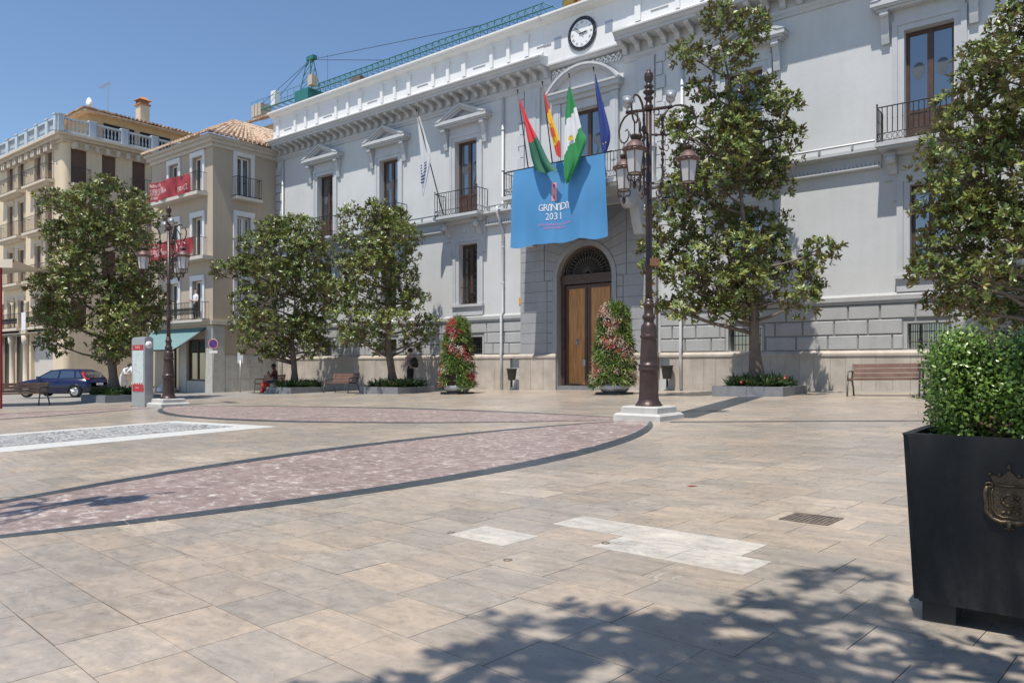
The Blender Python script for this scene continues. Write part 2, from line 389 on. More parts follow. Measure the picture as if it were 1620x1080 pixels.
# white mosaic rectangle with a black scroll pattern
m,t,b=nodes('pebble_mosaic'); g=N(t,'ShaderNodeNewGeometry')
n1=N(t,'ShaderNodeTexNoise',Scale=1.5,Detail=2.0,Distortion=2.5); L(t,g.outputs['Position'],n1.inputs['Vector'])
wv=N(t,'ShaderNodeMath',operation='SINE'); mu=N(t,'ShaderNodeMath',operation='MULTIPLY'); mu.inputs[1].default_value=48; L(t,n1.outputs['Fac'],mu.inputs[0]); L(t,mu.outputs[0],wv.inputs[0])
r1=ramp(t,wv.outputs[0],[(.05,(.20,.20,.20)),(.13,(.56,.55,.52))])
n2=N(t,'ShaderNodeTexVoronoi',Scale=26.0); L(t,g.outputs['Position'],n2.inputs['Vector']); r2=ramp(t,n2.outputs['Distance'],[(.2,1.0),(.8,.7)])
L(t,mix(t,1.0,r1.outputs[0],r2.outputs[0],'MULTIPLY'),b.inputs['Base Color']); b.inputs['Roughness'].default_value=.6; MAT['mosaic']=m
MAT['mosaicborder']=M_('white_mosaic_border',(.55,.54,.51),.55,var=.12,scale=12)
MX0,MX1,MY0,MY1=-15.2,-11.6,3.3,7.9
def sheet(name,x0,x1,y0,y1,h,mat):
    K=8; mb=MB()
    for i in range(K):
        a=x0+(x1-x0)*i/K; c=x0+(x1-x0)*(i+1)/K
        mb.add([(a,y0,gz(a,y0)+h),(c,y0,gz(c,y0)+h),(c,y1,gz(c,y1)+h),(a,y1,gz(a,y1)+h)],[(0,1,2,3)])
    o=mb.build(name,mat); tag(o,kind='structure'); return o
sheet('mosaic_path_border',MX0,MX1,MY0,MY1,.0058,'mosaicborder'); sheet('mosaic_path_panel',MX0+.4,MX1-.85,MY0+.35,MY1-.35,.0098,'mosaic')

# slabs: rows run along a, stones staggered; the 300 that show largest are single parts
AX=Vector((-.9951,.0984)); BX=Vector((.0984,.9951))
PAL0=[(.355,.310,.258),(.330,.292,.248),(.310,.280,.245),(.275,.264,.240),(.365,.315,.265),(.320,.290,.250),(.285,.272,.248),(.265,.252,.225),(.385,.340,.288),(.340,.300,.252),(.35,.302,.26)]
PAL=[(.245,.240,.225),(.275,.258,.232),(.30,.268,.228),(.285,.272,.250),(.335,.292,.240),(.325,.300,.262),(.36,.312,.255),(.385,.330,.27),(.375,.345,.30),(.41,.36,.30),(.45,.405,.345)]
from mathutils import noise as MN
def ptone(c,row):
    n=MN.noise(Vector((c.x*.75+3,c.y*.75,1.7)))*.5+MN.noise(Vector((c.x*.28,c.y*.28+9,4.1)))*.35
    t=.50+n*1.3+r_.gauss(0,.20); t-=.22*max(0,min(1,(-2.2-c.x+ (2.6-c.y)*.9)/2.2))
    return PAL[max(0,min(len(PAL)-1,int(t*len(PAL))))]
PALE=[(3.15,3.10),(6.0,5.2)]
r_=random.Random(77)
def slab_geo(a0,a1,b0,b1,dz):
    g_=r_.choice((.0011,.0014,.0014,.002,.0028)); q=[(a0+g_,b0+g_),(a1-g_,b0+g_),(a1-g_,b1-g_),(a0+g_,b1-g_)]
    P=[AX*a+BX*b_ for a,b_ in q]; top=[(p.x,p.y,gz(p.x,p.y)+.004+dz) for p in P]; bot=[(x,y,z-.02) for x,y,z in top]
    return top+bot,[(3,2,1,0),(0,1,5,4),(1,2,6,5),(2,3,7,6),(3,0,4,7)]
def scr(x,y,z):
    X=.7826*x+.6225*y; Y=-.6225*x+.7826*y
    return (810+1194*X/Y,577-1194*(z-1.012)/Y,Y) if Y>.3 else None
cand=[]
r_=random.Random(5)
for row in range(-14,66):
    b0=1.135+.3045*row; off=r_.uniform(0,.45); a=-8.0+off
    while a<27:
        ln=r_.choice([.40,.44,.46,.48,.52]); a1=a+ln
        c=AX*((a+a1)/2)+BX*(b0+.152); x,y=c.x,c.y
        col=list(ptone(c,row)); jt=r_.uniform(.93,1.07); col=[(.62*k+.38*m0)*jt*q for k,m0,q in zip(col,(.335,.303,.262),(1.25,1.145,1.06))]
        uc,vc=(a+a1)/2,b0+.152
        if (3.27<vc<3.56 and 1.8<uc<2.75) or (3.56<vc<3.88 and 1.95<uc<2.9): col=[.56,.52,.46]
        for pa,pb in PALE:
            if a<=pa<a1 and abs(pb-(b0+.152))<.152: col=[.56,.52,.46]
        dz=r_.uniform(-.0006,.0006)
        a_prev=a; a=a1
        if y>22.9 or inlens(x,y,.34): continue
        if MX0+.3<x<MX1-.3 and MY0+.3<y<MY1-.3: continue
        s=scr(x,y,gz(x,y))
        if s is None or s[0]<-260 or s[0]>1760 or s[1]>1400: continue
        infr=0<s[0]<1620 and s[1]<1080
        size=(1194/s[2])**2*(1.0/s[2]) if infr else 0
        cand.append((size,a_prev,a1,b0,b0+.3045,dz,(*col,.15 if col[0]>.555 and col[0]<.5601 else 1)))
cand.sort(key=lambda c:-c[0])
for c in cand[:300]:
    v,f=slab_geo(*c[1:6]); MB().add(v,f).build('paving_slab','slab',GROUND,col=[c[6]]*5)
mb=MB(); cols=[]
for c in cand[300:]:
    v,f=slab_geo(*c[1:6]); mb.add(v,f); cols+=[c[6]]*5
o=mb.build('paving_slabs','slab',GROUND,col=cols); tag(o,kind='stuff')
print('slabs',len(cand))
# ---------------------------------------------------------------- town hall
HX0,HX1=-33.9,4.7
HALL=thing('town_hall','long white town hall with clock parapet, pedimented balcony windows and arched wooden door','town hall',(-14.88,VW,0))
UP=[-29.9,-25.37,-20.73,-9.04,-3.89]; CX_=-14.88
LOW=[-29.9,-25.37,-20.6,-9.04,-3.85]
BAS=[-29.9,-25.37,-20.35,-9.0,-3.88]
Y=VW
def F(x,p,z): return (x,Y-p,z)
ZU0,ZU1=7.1,10.22; ZL0,ZL1=3.48,5.95; ZB0,ZB1=1.45,2.14
holes=[(c-.6,c+.6,ZU0,ZU1) for c in UP]+[(c-.5,c+.5,ZL0,ZL1) for c in LOW]+[(c-.53,c+.53,ZB0,ZB1) for c in BAS]
holes.append((CX_-.8,CX_+.8,ZU0,10.3)); holes.append((CX_-1.3,CX_+1.3,-1.2,5.5))
mb=MB(); mb.wall(HX0,HX1,-1.2,12.4,holes,Y,.32)
mb.box(HX0,HX0+.3,Y+.002,Y+14,-1.2,12.4); mb.box(HX1-.3,HX1,Y+.002,Y+14,-1.2,12.4)
mb.box(HX0+.3,HX1-.3,Y+13.7,Y+14,-1.2,12.4); mb.box(HX0,HX1,Y+.002,Y+14,12.4,12.6)
# room floors and partitions so that no light leaks behind the windows
mb.box(HX0+.3,HX1-.3,Y+.9,Y+1.0,-1.2,12.4)
mb.build('wall','wall',HALL)
# beige plinth slabs + sloped cap
r_=random.Random(3)
DOOR0,DOOR1=CX_-1.17,CX_+1.17
x=HX0
while x<HX1-.05:
    x1=min(HX1,x+.42*r_.uniform(.9,1.12))
    if x1<=-17.95 or x>=-11.8 or not(-17.95<x1 and x<-11.8):
        xx1=min(x1,-17.86) if x<-17.86 else x1
        g0=gz((x+x1)/2,Y)-.25
        MB().box(x+.003,xx1-.003,Y-.12-r_.uniform(0,.004),Y-.004,g0,1.27).build('plinth_slab','plinth',HALL)
    x=x1
def profile(name,prof,x0,x1,mat,parent=HALL):
    """moulding: profile of (p,z) points extruded along the front"""
    return MB().prism([(Y-p,z) for p,z in prof],lambda u,v,t:(t,u,v),x0,x1).build(name,mat,parent)
capprof=[(0.0,1.27),(.15,1.27),(.15,1.34),(.06,1.425),(0,1.425)]
profile('plinth_cap',capprof,HX0-.02,-17.80,'plinth'); profile('plinth_cap',capprof,-11.92,HX1,'plinth')
# rusticated blocks in three courses
hz=[1.43,1.86,2.295,2.73]
BH=[(c-.53,c+.53,ZB0,ZB1) for c in BAS]
MB().wall(HX0+.003,-17.80,1.425,2.73,[h for h in BH if h[0]<-17.8],Y-.02,.018).build('joint_backing','mortar',HALL)
for k in range(3):
    z0,z1=hz[k],hz[k+1]
    for xa,xb in ((HX0,-17.80),(-11.92,HX1)):
        x=xa; first=True
        while x<xb-.02:
            ln=.86*r_.uniform(.93,1.07)*(.5 if first and k%2 else 1); first=False
            x1=min(xb,x+ln)
            if xb-x1<.3: x1=xb
            segs=[(x,x1)]
            for c in BAS:
                if z0<ZB1+.02 and k<2:
                    n=[]
                    for a,b_ in segs:
                        if b_<=c-.62 or a>=c+.62: n.append((a,b_))
                        else:
                            if a<c-.62: n.append((a,c-.62))
                            if b_>c+.62: n.append((c+.62,b_))
                    segs=n
            for a,b_ in segs:
                if b_-a<.06: continue
                g_=.016; q=.022
                m_=MB(); m_.add([F(a+g_,0.0,z0+g_),F(b_-g_,0.0,z0+g_),F(b_-g_,0.0,z1-g_),F(a+g_,0.0,z1-g_),
                    F(a+g_,.045,z0+g_),F(b_-g_,.045,z0+g_),F(b_-g_,.045,z1-g_),F(a+g_,.045,z1-g_),
                    F(a+g_+q,.07,z0+g_+q),F(b_-g_-q,.07,z0+g_+q),F(b_-g_-q,.07,z1-g_-q),F(a+g_+q,.07,z1-g_-q)],
                    [(0,1,5,4),(1,2,6,5),(2,3,7,6),(3,0,4,7),(4,5,9,8),(5,6,10,9),(6,7,11,10),(7,4,8,11),(8,9,10,11)])
                m_.build('stone_block','grey',HALL)
            x=x1
MB().wall(-11.92,HX1,1.425,2.73,[h for h in BH if h[0]>-11.9],Y-.02,.018).build('joint_backing','mortar',HALL)
ledge=[(0,2.74),(.10,2.74),(.10,2.80),(.13,2.82),(.13,2.94),(.03,3.02),(0,3.02)]
profile('string_course',ledge,HX0-.03,-17.80,'grey'); profile('string_course',ledge,-11.92,HX1,'grey')
# basement windows with iron bars
for c in BAS:
    f=MB().box(c-.62,c-.53,Y-.05,Y-.005,ZB0-.0,ZB1+.02).box(c+.53,c+.62,Y-.05,Y-.005,ZB0,ZB1+.02).box(c-.62,c+.62,Y-.052,Y-.006,ZB1+.018,ZB1+.06).build('basement_window','grey',HALL)
    MB().box(c-.527,c+.527,Y+.2,Y+.24,ZB0+.002,ZB1-.002).build('pane','glass',f)
    m_=MB()
    for k in range(9): m_.bar(F(c-.46+.115*k,-.06,ZB0),F(c-.46+.115*k,-.06,ZB1),.009)
    for z in (ZB0+.2,ZB0+.48): m_.bar(F(c-.53,-.06,z),F(c+.53,-.06,z),.008)
    m_.build('iron_bars','iron',f)
# first-floor cornice band with dentils
band_=[(0,6.52),(.12,6.52),(.16,6.56),(.16,6.60),(.06,6.61),(.06,6.70),(.05,6.92),(.12,6.94),(.22,6.98),(.31,7.0),(.31,7.09),(.05,7.14),(0,7.14)]
BR=[(c-1.17,c+1.17) for c in UP]
def spans(x0,x1,cuts):
    o=[];x=x0
    for a,b_ in sorted(cuts):
        if a>x: o.append((x,min(a,x1)))
        x=max(x,b_)
    if x<x1: o.append((x,x1))
    return o
for a,b_ in spans(HX0-.04,-17.95,BR)+spans(-11.8,HX1,BR):
    profile('floor_cornice',band_,a,b_,'trim')
    m_=MB(); x=a+.04
    while x<b_-.06:
        m_.box(x,x+.06,Y-.12,Y-.062,6.612,6.70); x+=.115
    tag(m_.build('dentil_row','trim',HALL),kind='stuff')
    if b_-a>.5:
        m_=MB(); m_.bar(F(a+.05,.30,7.25),F(b_-.12,.30,7.25),.035,n=6)
        x=a+.3
        while x<b_-.2: m_.box(x-.03,x+.03,Y-.33,Y-.26,7.10,7.23); x+=.9
        m_.build('light_strip','zinc',HALL)

def oval(c,a,b,n=18,half=False): return [(c[0]+a*math.cos(2*PI*k/n),c[1]+b*math.sin(2*PI*k/n)) for k in range(n)]
def railing(x0,x1,p,z0,z1,name,parent,side=True):
    m_=MB(); r=.0145
    path=[F(x0,.02,0),F(x0,p,0),F(x1,p,0),F(x1,.02,0)]
    for z,rr in ((z0+.04,.012),(z0+.24,.011),(z1-.02,.018)):
        for i in range(3):
            a=path[i];b_=path[i+1]; m_.bar((a[0],a[1],z),(b_[0],b_[1],z),rr)
    def bars(a,b_,n):
        for k in range(n+1):
            t=k/n; x=a[0]+(b_[0]-a[0])*t; y=a[1]+(b_[1]-a[1])*t
            m_.bar((x,y,z0+.24),(x,y,z1-.03),r*.85); m_.sphere((x,y,z0+.62),.02,n=4)
            if k<n:  # scroll panel below
                xx=a[0]+(b_[0]-a[0])*(t+.5/n); yy=a[1]+(b_[1]-a[1])*(t+.5/n); dx=(b_[0]-a[0])/n*.42; dy=(b_[1]-a[1])/n*.42
                pts=[(xx+dx*math.cos(q),yy+dy*math.cos(q),z0+.14+.085*math.sin(q)) for q in [PI*2*j/7 for j in range(8)]]
                m_.tube(pts,.008,3,0,False)
    nb=max(4,int(abs(x1-x0)/.125)); bars(path[1],path[2],nb)
    bars(path[0],path[1],4); bars(path[2],path[3],4)
    for x in (x0,x1): m_.bar(F(x,p,z0-.02),F(x,p,z1+.04),.018); m_.sphere(F(x,p,z1+.06),.03,n=4)
    return m_.build(name,'iron',parent)
def casement(cx,hw,z0,z1,zp,dy,parent,ovals=True):
    """two-leaf wooden window set dy behind the front, glazed above zp"""
    m_=MB(); y0=Y+dy; y1=y0+.07
    m_.box(cx-hw+.002,cx-hw+.09,y0,y1,z0,z1-.002).box(cx+hw-.09,cx+hw-.002,y0,y1,z0,z1-.002).box(cx-hw+.09,cx+hw-.09,y0,y1,z1-.11,z1-.002)
    m_.box(cx-.075,cx+.075,y0-.015,y1,z0,z1-.11)
    for s in (-1,1):
        a=cx+(s*.075 if s>0 else -hw+.09); b_=cx+(hw-.09 if s>0 else -.075)
        m_.box(a,b_,y0+.01,y1,z0,z0+.10).box(a,b_,y0+.02,y1,z0+.10,zp-.08).box(a+.06,b_-.06,y0-.003,y0+.02,z0+.18,zp-.18).box(a,b_,y0+.005,y1,zp-.08,zp)
    f=m_.build('window_frame','wood',parent)
    for s in (-1,1):
        a=cx+(s*.075 if s>0 else -hw+.09); b_=cx+(hw-.09 if s>0 else -.075)
        MB().box(a,b_,y0+.035,y0+.05,zp,z1-.11).build('pane','glass',f)
        if ovals:
            c=((a+b_)/2,zp+(z1-zp)*.50); ww=(b_-a)*.36
            pts=[(c[0]+ww*math.cos(q),c[1]+.22*math.sin(q)+(0 if math.sin(q)>0 else -.05*abs(math.cos(2*q)))) for q in [2*PI*j/20 for j in range(20)]]
            MB().prism(pts,lambda u,v,t:(u,t,v),y0+.030,y0+.034).build('pane_oval',MAT['bluegrey'],f)  # oval paler than the glass, set just in front of the pane
    return f
MAT['bluegrey']=M_('dull_blue_grey',(.085,.10,.12),.5,var=.12,scale=5)
def pediment(cx,hw,p,z0,z1,zt):
    """triangular pediment: cornice z0..z1, apex zt"""
    m_=MB()
    m_.box(cx-hw+.14,cx+hw-.14,Y-p+.13,Y-.003,z0,z0+.07).box(cx-hw+.06,cx+hw-.06,Y-p+.05,Y-.003,z0+.07,z0+.13).box(cx-hw,cx+hw,Y-p,Y-.003,z0+.13,z1)
    m_.prism([(cx-hw+.5,z1+.002),(cx+hw-.5,z1+.002),(cx,zt-.15)],lambda u,v,t:(u,t,v),Y-.09,Y-.004)
    A=(cx,zt+.03); za=z1+.003
    for k,(o,i_,pp) in enumerate((((hw+.02,0.0),(hw-.20,.075),p+.02),((hw-.20,.075),(hw-.42,.15),p-.05),((hw-.42,.15),(hw-.62,.21),p-.12))):
        for s in (-1,1):
            P=[(cx+s*o[0],za),(cx,A[1]-o[1]),(cx,A[1]-i_[1]),(cx+s*i_[0],za)]
            m_.prism(P,lambda u,v,t:(u,t,v),Y-pp,Y-.005-.002*k)
    return m_.build('pediment','trim',HALL)
def console(cx,z0,z1,p,wd,name='console',mat='trim'):
    """S-scroll bracket: deep at the top, narrow at the foot"""
    h=z1-z0; pr=[]
    for k in range(13):
        t=k/12; pr.append((p*(.30+.70*(t**1.6))+.05*p*math.sin(t*PI*2.2),z0+h*t))
    poly=[(Y-.003,z0)]+[(Y-a,z) for a,z in pr]+[(Y-.003,z1)]
    m_=MB().prism(poly,lambda u,v,t:(t,u,v),cx-wd/2,cx+wd/2)
    m_.lathe([(.001,-wd*.55),(p*.24,-wd*.55),(p*.24,wd*.55),(.001,wd*.55)],(0,0,0),10)
    # lay the scroll eye on its side at the top of the bracket
    k=len(m_.v)-40
    for i in range(k,len(m_.v)):
        x,y,z=m_.v[i]; m_.v[i]=(cx+z,Y-p*.78+x,z1-p*.26+y)
    return m_.build(name,mat,HALL)
for c in UP:
    casement(c,.6,ZU0+.002,ZU1,8.05,.22,HALL)
    m_=MB()
    for s in (-1,1):
        a,b_=sorted((c+s*.60,c+s*.76)); m_.box(a,b_,Y-.05,Y-.003,7.14,ZU1)
        a,b_=sorted((c+s*.762,c+s*.9)); m_.box(a,b_,Y-.08,Y-.003,7.14,10.38)
    m_.box(c-.76,c+.76,Y-.05,Y-.003,ZU1+.001,10.38).box(c-.9,c+.9,Y-.08,Y-.003,10.381,10.52)
    m_.box(c-.86,c+.86,Y-.06,Y-.003,10.522,10.80)
    m_.build('window_surround','trim',HALL)
    pediment(c,1.39,.42,10.80,11.06,11.60)
    for s in (-1,1): console(c+s*1.06,9.95,10.79,.34,.2)
    # balcony: slab, moulded underside, brackets, railing
    m_=MB().box(c-1.2,c+1.2,Y-.72,Y-.003,6.96,7.07).box(c-1.14,c+1.14,Y-.65,Y-.003,6.89,6.959).box(c-1.06,c+1.06,Y-.30,Y-.003,6.78,6.889)
    bal=m_.build('balcony_slab','trim',HALL); railing(c-1.15,c+1.15,.66,7.075,8.05,'balcony_railing',bal)
    MB().box(c-1.10,c+1.10,Y-.075,Y-.003,6.13,6.777).build('balcony_apron','trim',HALL)
    m_=MB()
    for k in range(5): m_.box(c-.55+.24*k,c-.41+.24*k,Y-.10,Y-.076,6.40,6.62)
    tag(m_.build('fret_panel','trim',HALL),kind='stuff')
    for s in (-1,1): console(c+s*.86,6.28,6.775,.5,.22,'balcony_bracket')
for c in LOW:
    f=casement(c,.5,ZL0+.002,ZL1,ZL0+.1,.2,HALL,False)
    m_=MB()
    for k in range(1,3): m_.box(c-.41,c+.41,Y+.19,Y+.23,ZL0+.62+.62*k,ZL0+.65+.62*k)
    m_.build('glazing_bar','wood',f)
    m_=MB(); z0=ZL0+.02; z1=ZL0+.72      # fan-shaped scroll grille in the lower third
    for z in (z0+.02,z1): m_.bar(F(c-.48,-.06,z),F(c+.48,-.06,z),.016)
    for k in range(13):
        q=PI*k/12; pts=[F(c+.42*math.cos(q)*t,-.06,z0+.06+(.60*math.sin(q)+.04*math.sin(t*9))*t) for t in (0,.3,.6,.85,1)]
        m_.tube(pts,.011,3)
    for r in (.18,.34): m_.tube([F(c+r*1.1*math.cos(q),-.06,z0+.06+r*1.4*math.sin(q)) for q in [PI*j/12 for j in range(13)]],.009,3)
    m_.build('window_grille','iron',f)
    m_=MB()
    for s in (-1,1):
        a,b_=sorted((c+s*.5,c+s*.66)); m_.box(a,b_,Y-.05,Y-.003,ZL0,ZL1)
        a,b_=sorted((c+s*.662,c+s*.82)); m_.box(a,b_,Y-.09,Y-.003,ZL0,6.05)
        a,b_=sorted((c+s*.822,c+s*.92)); m_.box(a,b_,Y-.09,Y-.003,5.55,6.20)
    m_.box(c-.66,c+.66,Y-.05,Y-.003,ZL1+.001,6.05).box(c-.82,c+.82,Y-.09,Y-.003,6.051,6.20)
    m_.prism([(c-.34,6.202),(c+.34,6.202),(c+.24,6.30),(c+.1,6.36),(c-.1,6.36),(c-.24,6.30)],lambda u,v,t:(u,t,v),Y-.085,Y-.076)
    m_.build('window_surround','trim',HALL)
    MB().box(c-.86,c+.86,Y-.17,Y-.003,3.38,3.478).box(c-.80,c+.80,Y-.12,Y-.003,3.30,3.379).box(c-.82,c+.82,Y-.09,Y-.003,3.022,3.299).build('window_sill','trim',HALL)
# corner quoins
for cx,w0,w1,z0,z1 in ((HX0,.0,.36,3.04,6.5),(HX0,.0,.36,7.2,11.4)):
    z=z0;k=0
    while z<z1-.2:
        wd=.52 if k%2 else .36
        MB().box(HX0-.025,HX0+wd,Y-.07,Y-.003,z+.02,z+.42).build('quoin_stone','trim',HALL); z+=.445;k+=1
# downpipes
for x,zb in ((-33.28,2.0),(-18.72,.1),(-11.1,.1)):
    m_=MB(); m_.tube([F(x,.09,11.5),F(x,.09,7.25),F(x,.45,7.15),F(x,.45,6.95),F(x,.27,6.5),F(x,.10,6.25),F(x,.10,3.1),F(x,.20,2.95),F(x,.20,1.62),F(x,.22,1.5),F(x,.22,1.3),F(x,.19,1.15),F(x,.19,gz(x,Y)+.02)],.05,8)
    for z in (4.2,5.6,8.6,10.2): m_.lathe([(.06,0),(.06,.05)],F(x,.095,z),8)
    m_.build('downpipe','pipe',HALL)
# top cornice: bed moulding, brackets, corona
bed=[(0,11.50),(.05,11.50),(.07,11.57),(.13,11.63),(.13,11.72),(0,11.72)]
corona=[(0,12.065),(.72,12.065),(.72,12.15),(.77,12.17),(.81,12.25),(.88,12.28),(.88,12.33),(.30,12.46),(0,12.46)]
CL,CR=-16.42,-13.3
for a,b_ in ((HX0-.05,CL),(CR,HX1)):
    profile('bed_moulding',bed,a,b_,'trim'); profile('cornice',corona,a-(.7 if a<-30 else 0),b_,'trim')
    MB().box(a,b_,Y-.10,Y-.003,11.722,12.062).build('bracket_frieze','trim',HALL)
    n=int((b_-a)/.5)
    for k in range(n+1):
        x=a+.13+(b_-a-.26)*k/n
        pr=[(.10,11.725),(.20,11.725),(.26,11.76),(.26,11.84),(.31,11.90),(.46,11.94),(.60,11.96),(.67,12.0),(.67,12.062),(.10,12.062)]
        MB().prism([(Y-p,z) for p,z in pr],lambda u,v,t:(t,u,v),x-.085,x+.085).build('cornice_bracket','trim',HALL)
# parapet with little pilasters, slots and its own coping
P0=.26
def parap(x0,x1):
    MB().box(x0,x1,Y-P0,Y+.1,12.44,13.66).build('parapet','parapet',HALL)
    profile('parapet_coping',[(-.1,13.66),(P0+.02,13.66),(P0+.10,13.71),(P0+.22,13.74),(P0+.22,13.79),(P0+.34,13.83),(P0+.34,13.90),(-.1,13.93)],x0-.05,x1+.05,'parapet')
    profile('parapet_base',[(P0,12.47),(P0+.12,12.47),(P0+.12,12.60),(P0,12.68)],x0,x1,'parapet')
    x=x0+.35;k=0
    while x<x1-.3:
        wd=.16 if k%3 else .22
        MB().box(x,x+wd,Y-P0-.09,Y-P0+.003,12.69,13.45).box(x-.03,x+wd+.03,Y-P0-.11,Y-P0-.0,13.452,13.50).build('parapet_pilaster','parapet',HALL)
        if k%3==0:
            MB().box(x+wd+.35,x+wd+1.0,Y-P0-.006,Y-P0-.001,12.86,12.93).build('parapet_slot','mortar',HALL); x+=1.5
        else: x+=.85
        k+=1
parap(HX0+.05,-16.62); parap(-13.08,HX1)
# clock wall
MB().box(-16.62,-13.08,Y-.25,Y+.1,12.14,13.66).build('clock_wall','parapet',HALL)
profile('parapet_coping',[(-.1,13.662),(.27,13.662),(.36,13.71),(.48,13.74),(.48,13.79),(.60,13.83),(.60,13.90),(-.1,13.93)],-16.60,-13.10,'parapet')
profile('clock_wall_moulding',[(0,11.98),(.22,11.98),(.24,12.04),(.34,12.07),(.34,12.13),(.25,12.15),(0,12.15)],CL+.003,CR-.003,'trim')
for cx in (-15.98,-13.80): MB().box(cx-.15,cx+.15,Y-.262,Y-.252,12.66,13.06).build('vent_grille',MAT['zinc'],HALL)
# clock
ck=(-14.90,12.90); cy=Y-.27
m_=MB()
def disc(m_,r,y,n=48,mi=0,r0=None):
    if r0 is None: m_.add([(ck[0]+r*math.cos(2*PI*k/n),y,ck[1]+r*math.sin(2*PI*k/n)) for k in range(n)],[tuple(range(n))],mi)
m_.prism([(ck[0]+.60*math.cos(2*PI*k/40),ck[1]+.60*math.sin(2*PI*k/40)) for k in range(40)],lambda u,v,t:(u,t,v),cy-.02,Y-.252)
CLOCK=m_.build('clock','black',HALL)
m_=MB().prism([(ck[0]+.475*math.cos(2*PI*k/40),ck[1]+.475*math.sin(2*PI*k/40)) for k in range(40)],lambda u,v,t:(u,t,v),cy-.03,cy-.021); m_.build('clock_face','white',CLOCK)
m_=MB()
for k in range(40):
    q=2*PI*k/40; m_.sphere((ck[0]+.535*math.cos(q),cy-.025,ck[1]+.535*math.sin(q)),.026 if k%2 else .018,n=4)
m_.tube([(ck[0]+.595*math.cos(2*PI*k/32),cy-.022,ck[1]+.595*math.sin(2*PI*k/32)) for k in range(33)],.016,4)
m_.build('clock_ring',MAT['bluegrey'],CLOCK)
m_=MB()
for i,nm in enumerate(['XII','I','II','III','IIII','V','VI','VII','VIII','IX','X','XI']):
    q=PI/2-2*PI*i/12; v,f=TXT[nm]; sc=.13; rot=q-PI/2
    m_.add([(ck[0]+.39*math.cos(q)+sc*(.8*vx*math.cos(rot)-1.1*vy*math.sin(rot)),cy-.032,ck[1]+.39*math.sin(q)+sc*(.8*vx*math.sin(rot)+1.1*vy*math.cos(rot))) for vx,vy,_ in v],f)
m_.build('clock_numerals','black',CLOCK)
def hand(name,ang,ln,wd):
    d=Vector((math.cos(ang),math.sin(ang))); n=Vector((-d.y,d.x)); c=Vector(ck)
    P=[c-d*.10-n*wd*1.2,c-d*.10+n*wd*1.2,c+n*wd*.7,c+d*ln*.7+n*wd*1.2,c+d*ln,c+d*ln*.7-n*wd*1.2,c-n*wd*.7]
    MB().prism([(p.x,p.y) for p in P],lambda u,v,t:(u,t,v),cy-.06-.01*(ln>.3),cy-.045-.01*(ln>.3)).build(name,'black',CLOCK)
hand('hour_hand',rad(90-86),.26,.02); hand('minute_hand',rad(90-312),.43,.013)

# central bay: door block, arch, balcony, pilasters, segmental pediment
BL,BRR=-17.78,-11.98; BP=.20
AR=1.17; ASZ=4.15
m_=MB()   # backing with an arched opening
arcp=[(CX_+AR*math.cos(q),ASZ+AR*math.sin(q)) for q in [PI*j/24 for j in range(25)]]
def archface(m_,p,xl,xr,zt,z0,R,mi=0):
    ap=[(CX_+R*math.cos(q),ASZ+R*math.sin(q)) for q in [PI*j/24 for j in range(25)]]
    m_.add([F(xl,p,z0),F(CX_-R,p,z0),F(CX_-R,p,ASZ),F(xl,p,ASZ)],[(0,1,2,3)],mi); m_.add([F(CX_+R,p,z0),F(xr,p,z0),F(xr,p,ASZ),F(CX_+R,p,ASZ)],[(0,1,2,3)],mi)
    for a,b_ in zip(ap[:-1],ap[1:]):
        m_.add([F(a[0],p,a[1]),F(a[0],p,zt),F(b_[0],p,zt),F(b_[0],p,b_[1])],[(0,1,2,3)],mi)
    m_.add([F(xl,p,ASZ),F(CX_-R,p,ASZ),F(CX_-R,p,zt),F(xl,p,zt)],[(0,1,2,3)],mi); m_.add([F(CX_+R,p,ASZ),F(xr,p,ASZ),F(xr,p,zt),F(CX_+R,p,zt)],[(0,1,2,3)],mi)
    return ap
ap=archface(m_,BP-.03,BL+.03,BRR-.03,6.62,-.4,AR+.0)
for xx in (BL+.03,BRR-.03): m_.add([F(xx,0,-.4),F(xx,BP-.03,-.4),F(xx,BP-.03,6.62),F(xx,0,6.62)],[(0,1,2,3)])
m_.build('door_block_core','mortar',HALL)
m_=MB()   # soffit and jambs of the arch, deep reveal
full=[(CX_+AR,-.3)]+ap+[(CX_-AR,-.3)]
for a,b_ in zip(full[:-1],full[1:]): m_.add([F(a[0],BP-.031,a[1]),F(b_[0],BP-.031,b_[1]),F(b_[0],-.30,b_[1]),F(a[0],-.30,a[1])],[(0,1,2,3)])
m_.build('arch_reveal','blockgrey',HALL)
def qstone(poly,name='stone_block',p=BP,mat='blockgrey',g_=.013):
    c=Vector((sum(a for a,_ in poly)/len(poly),sum(b_ for _,b_ in poly)/len(poly)))
    P=[]
    for a,b_ in poly:
        v=Vector((a,b_))-c; P.append(tuple(c+v*(1-g_*1.6/max(v.length,.05))))
    MB().prism(P,lambda u,v,t:(u,t,v),Y-p,Y-p+.06).build(name,mat,HALL)
zc=[1.43+.386*k for k in range(14)]
SH=CX_-BL   # block half width 2.9
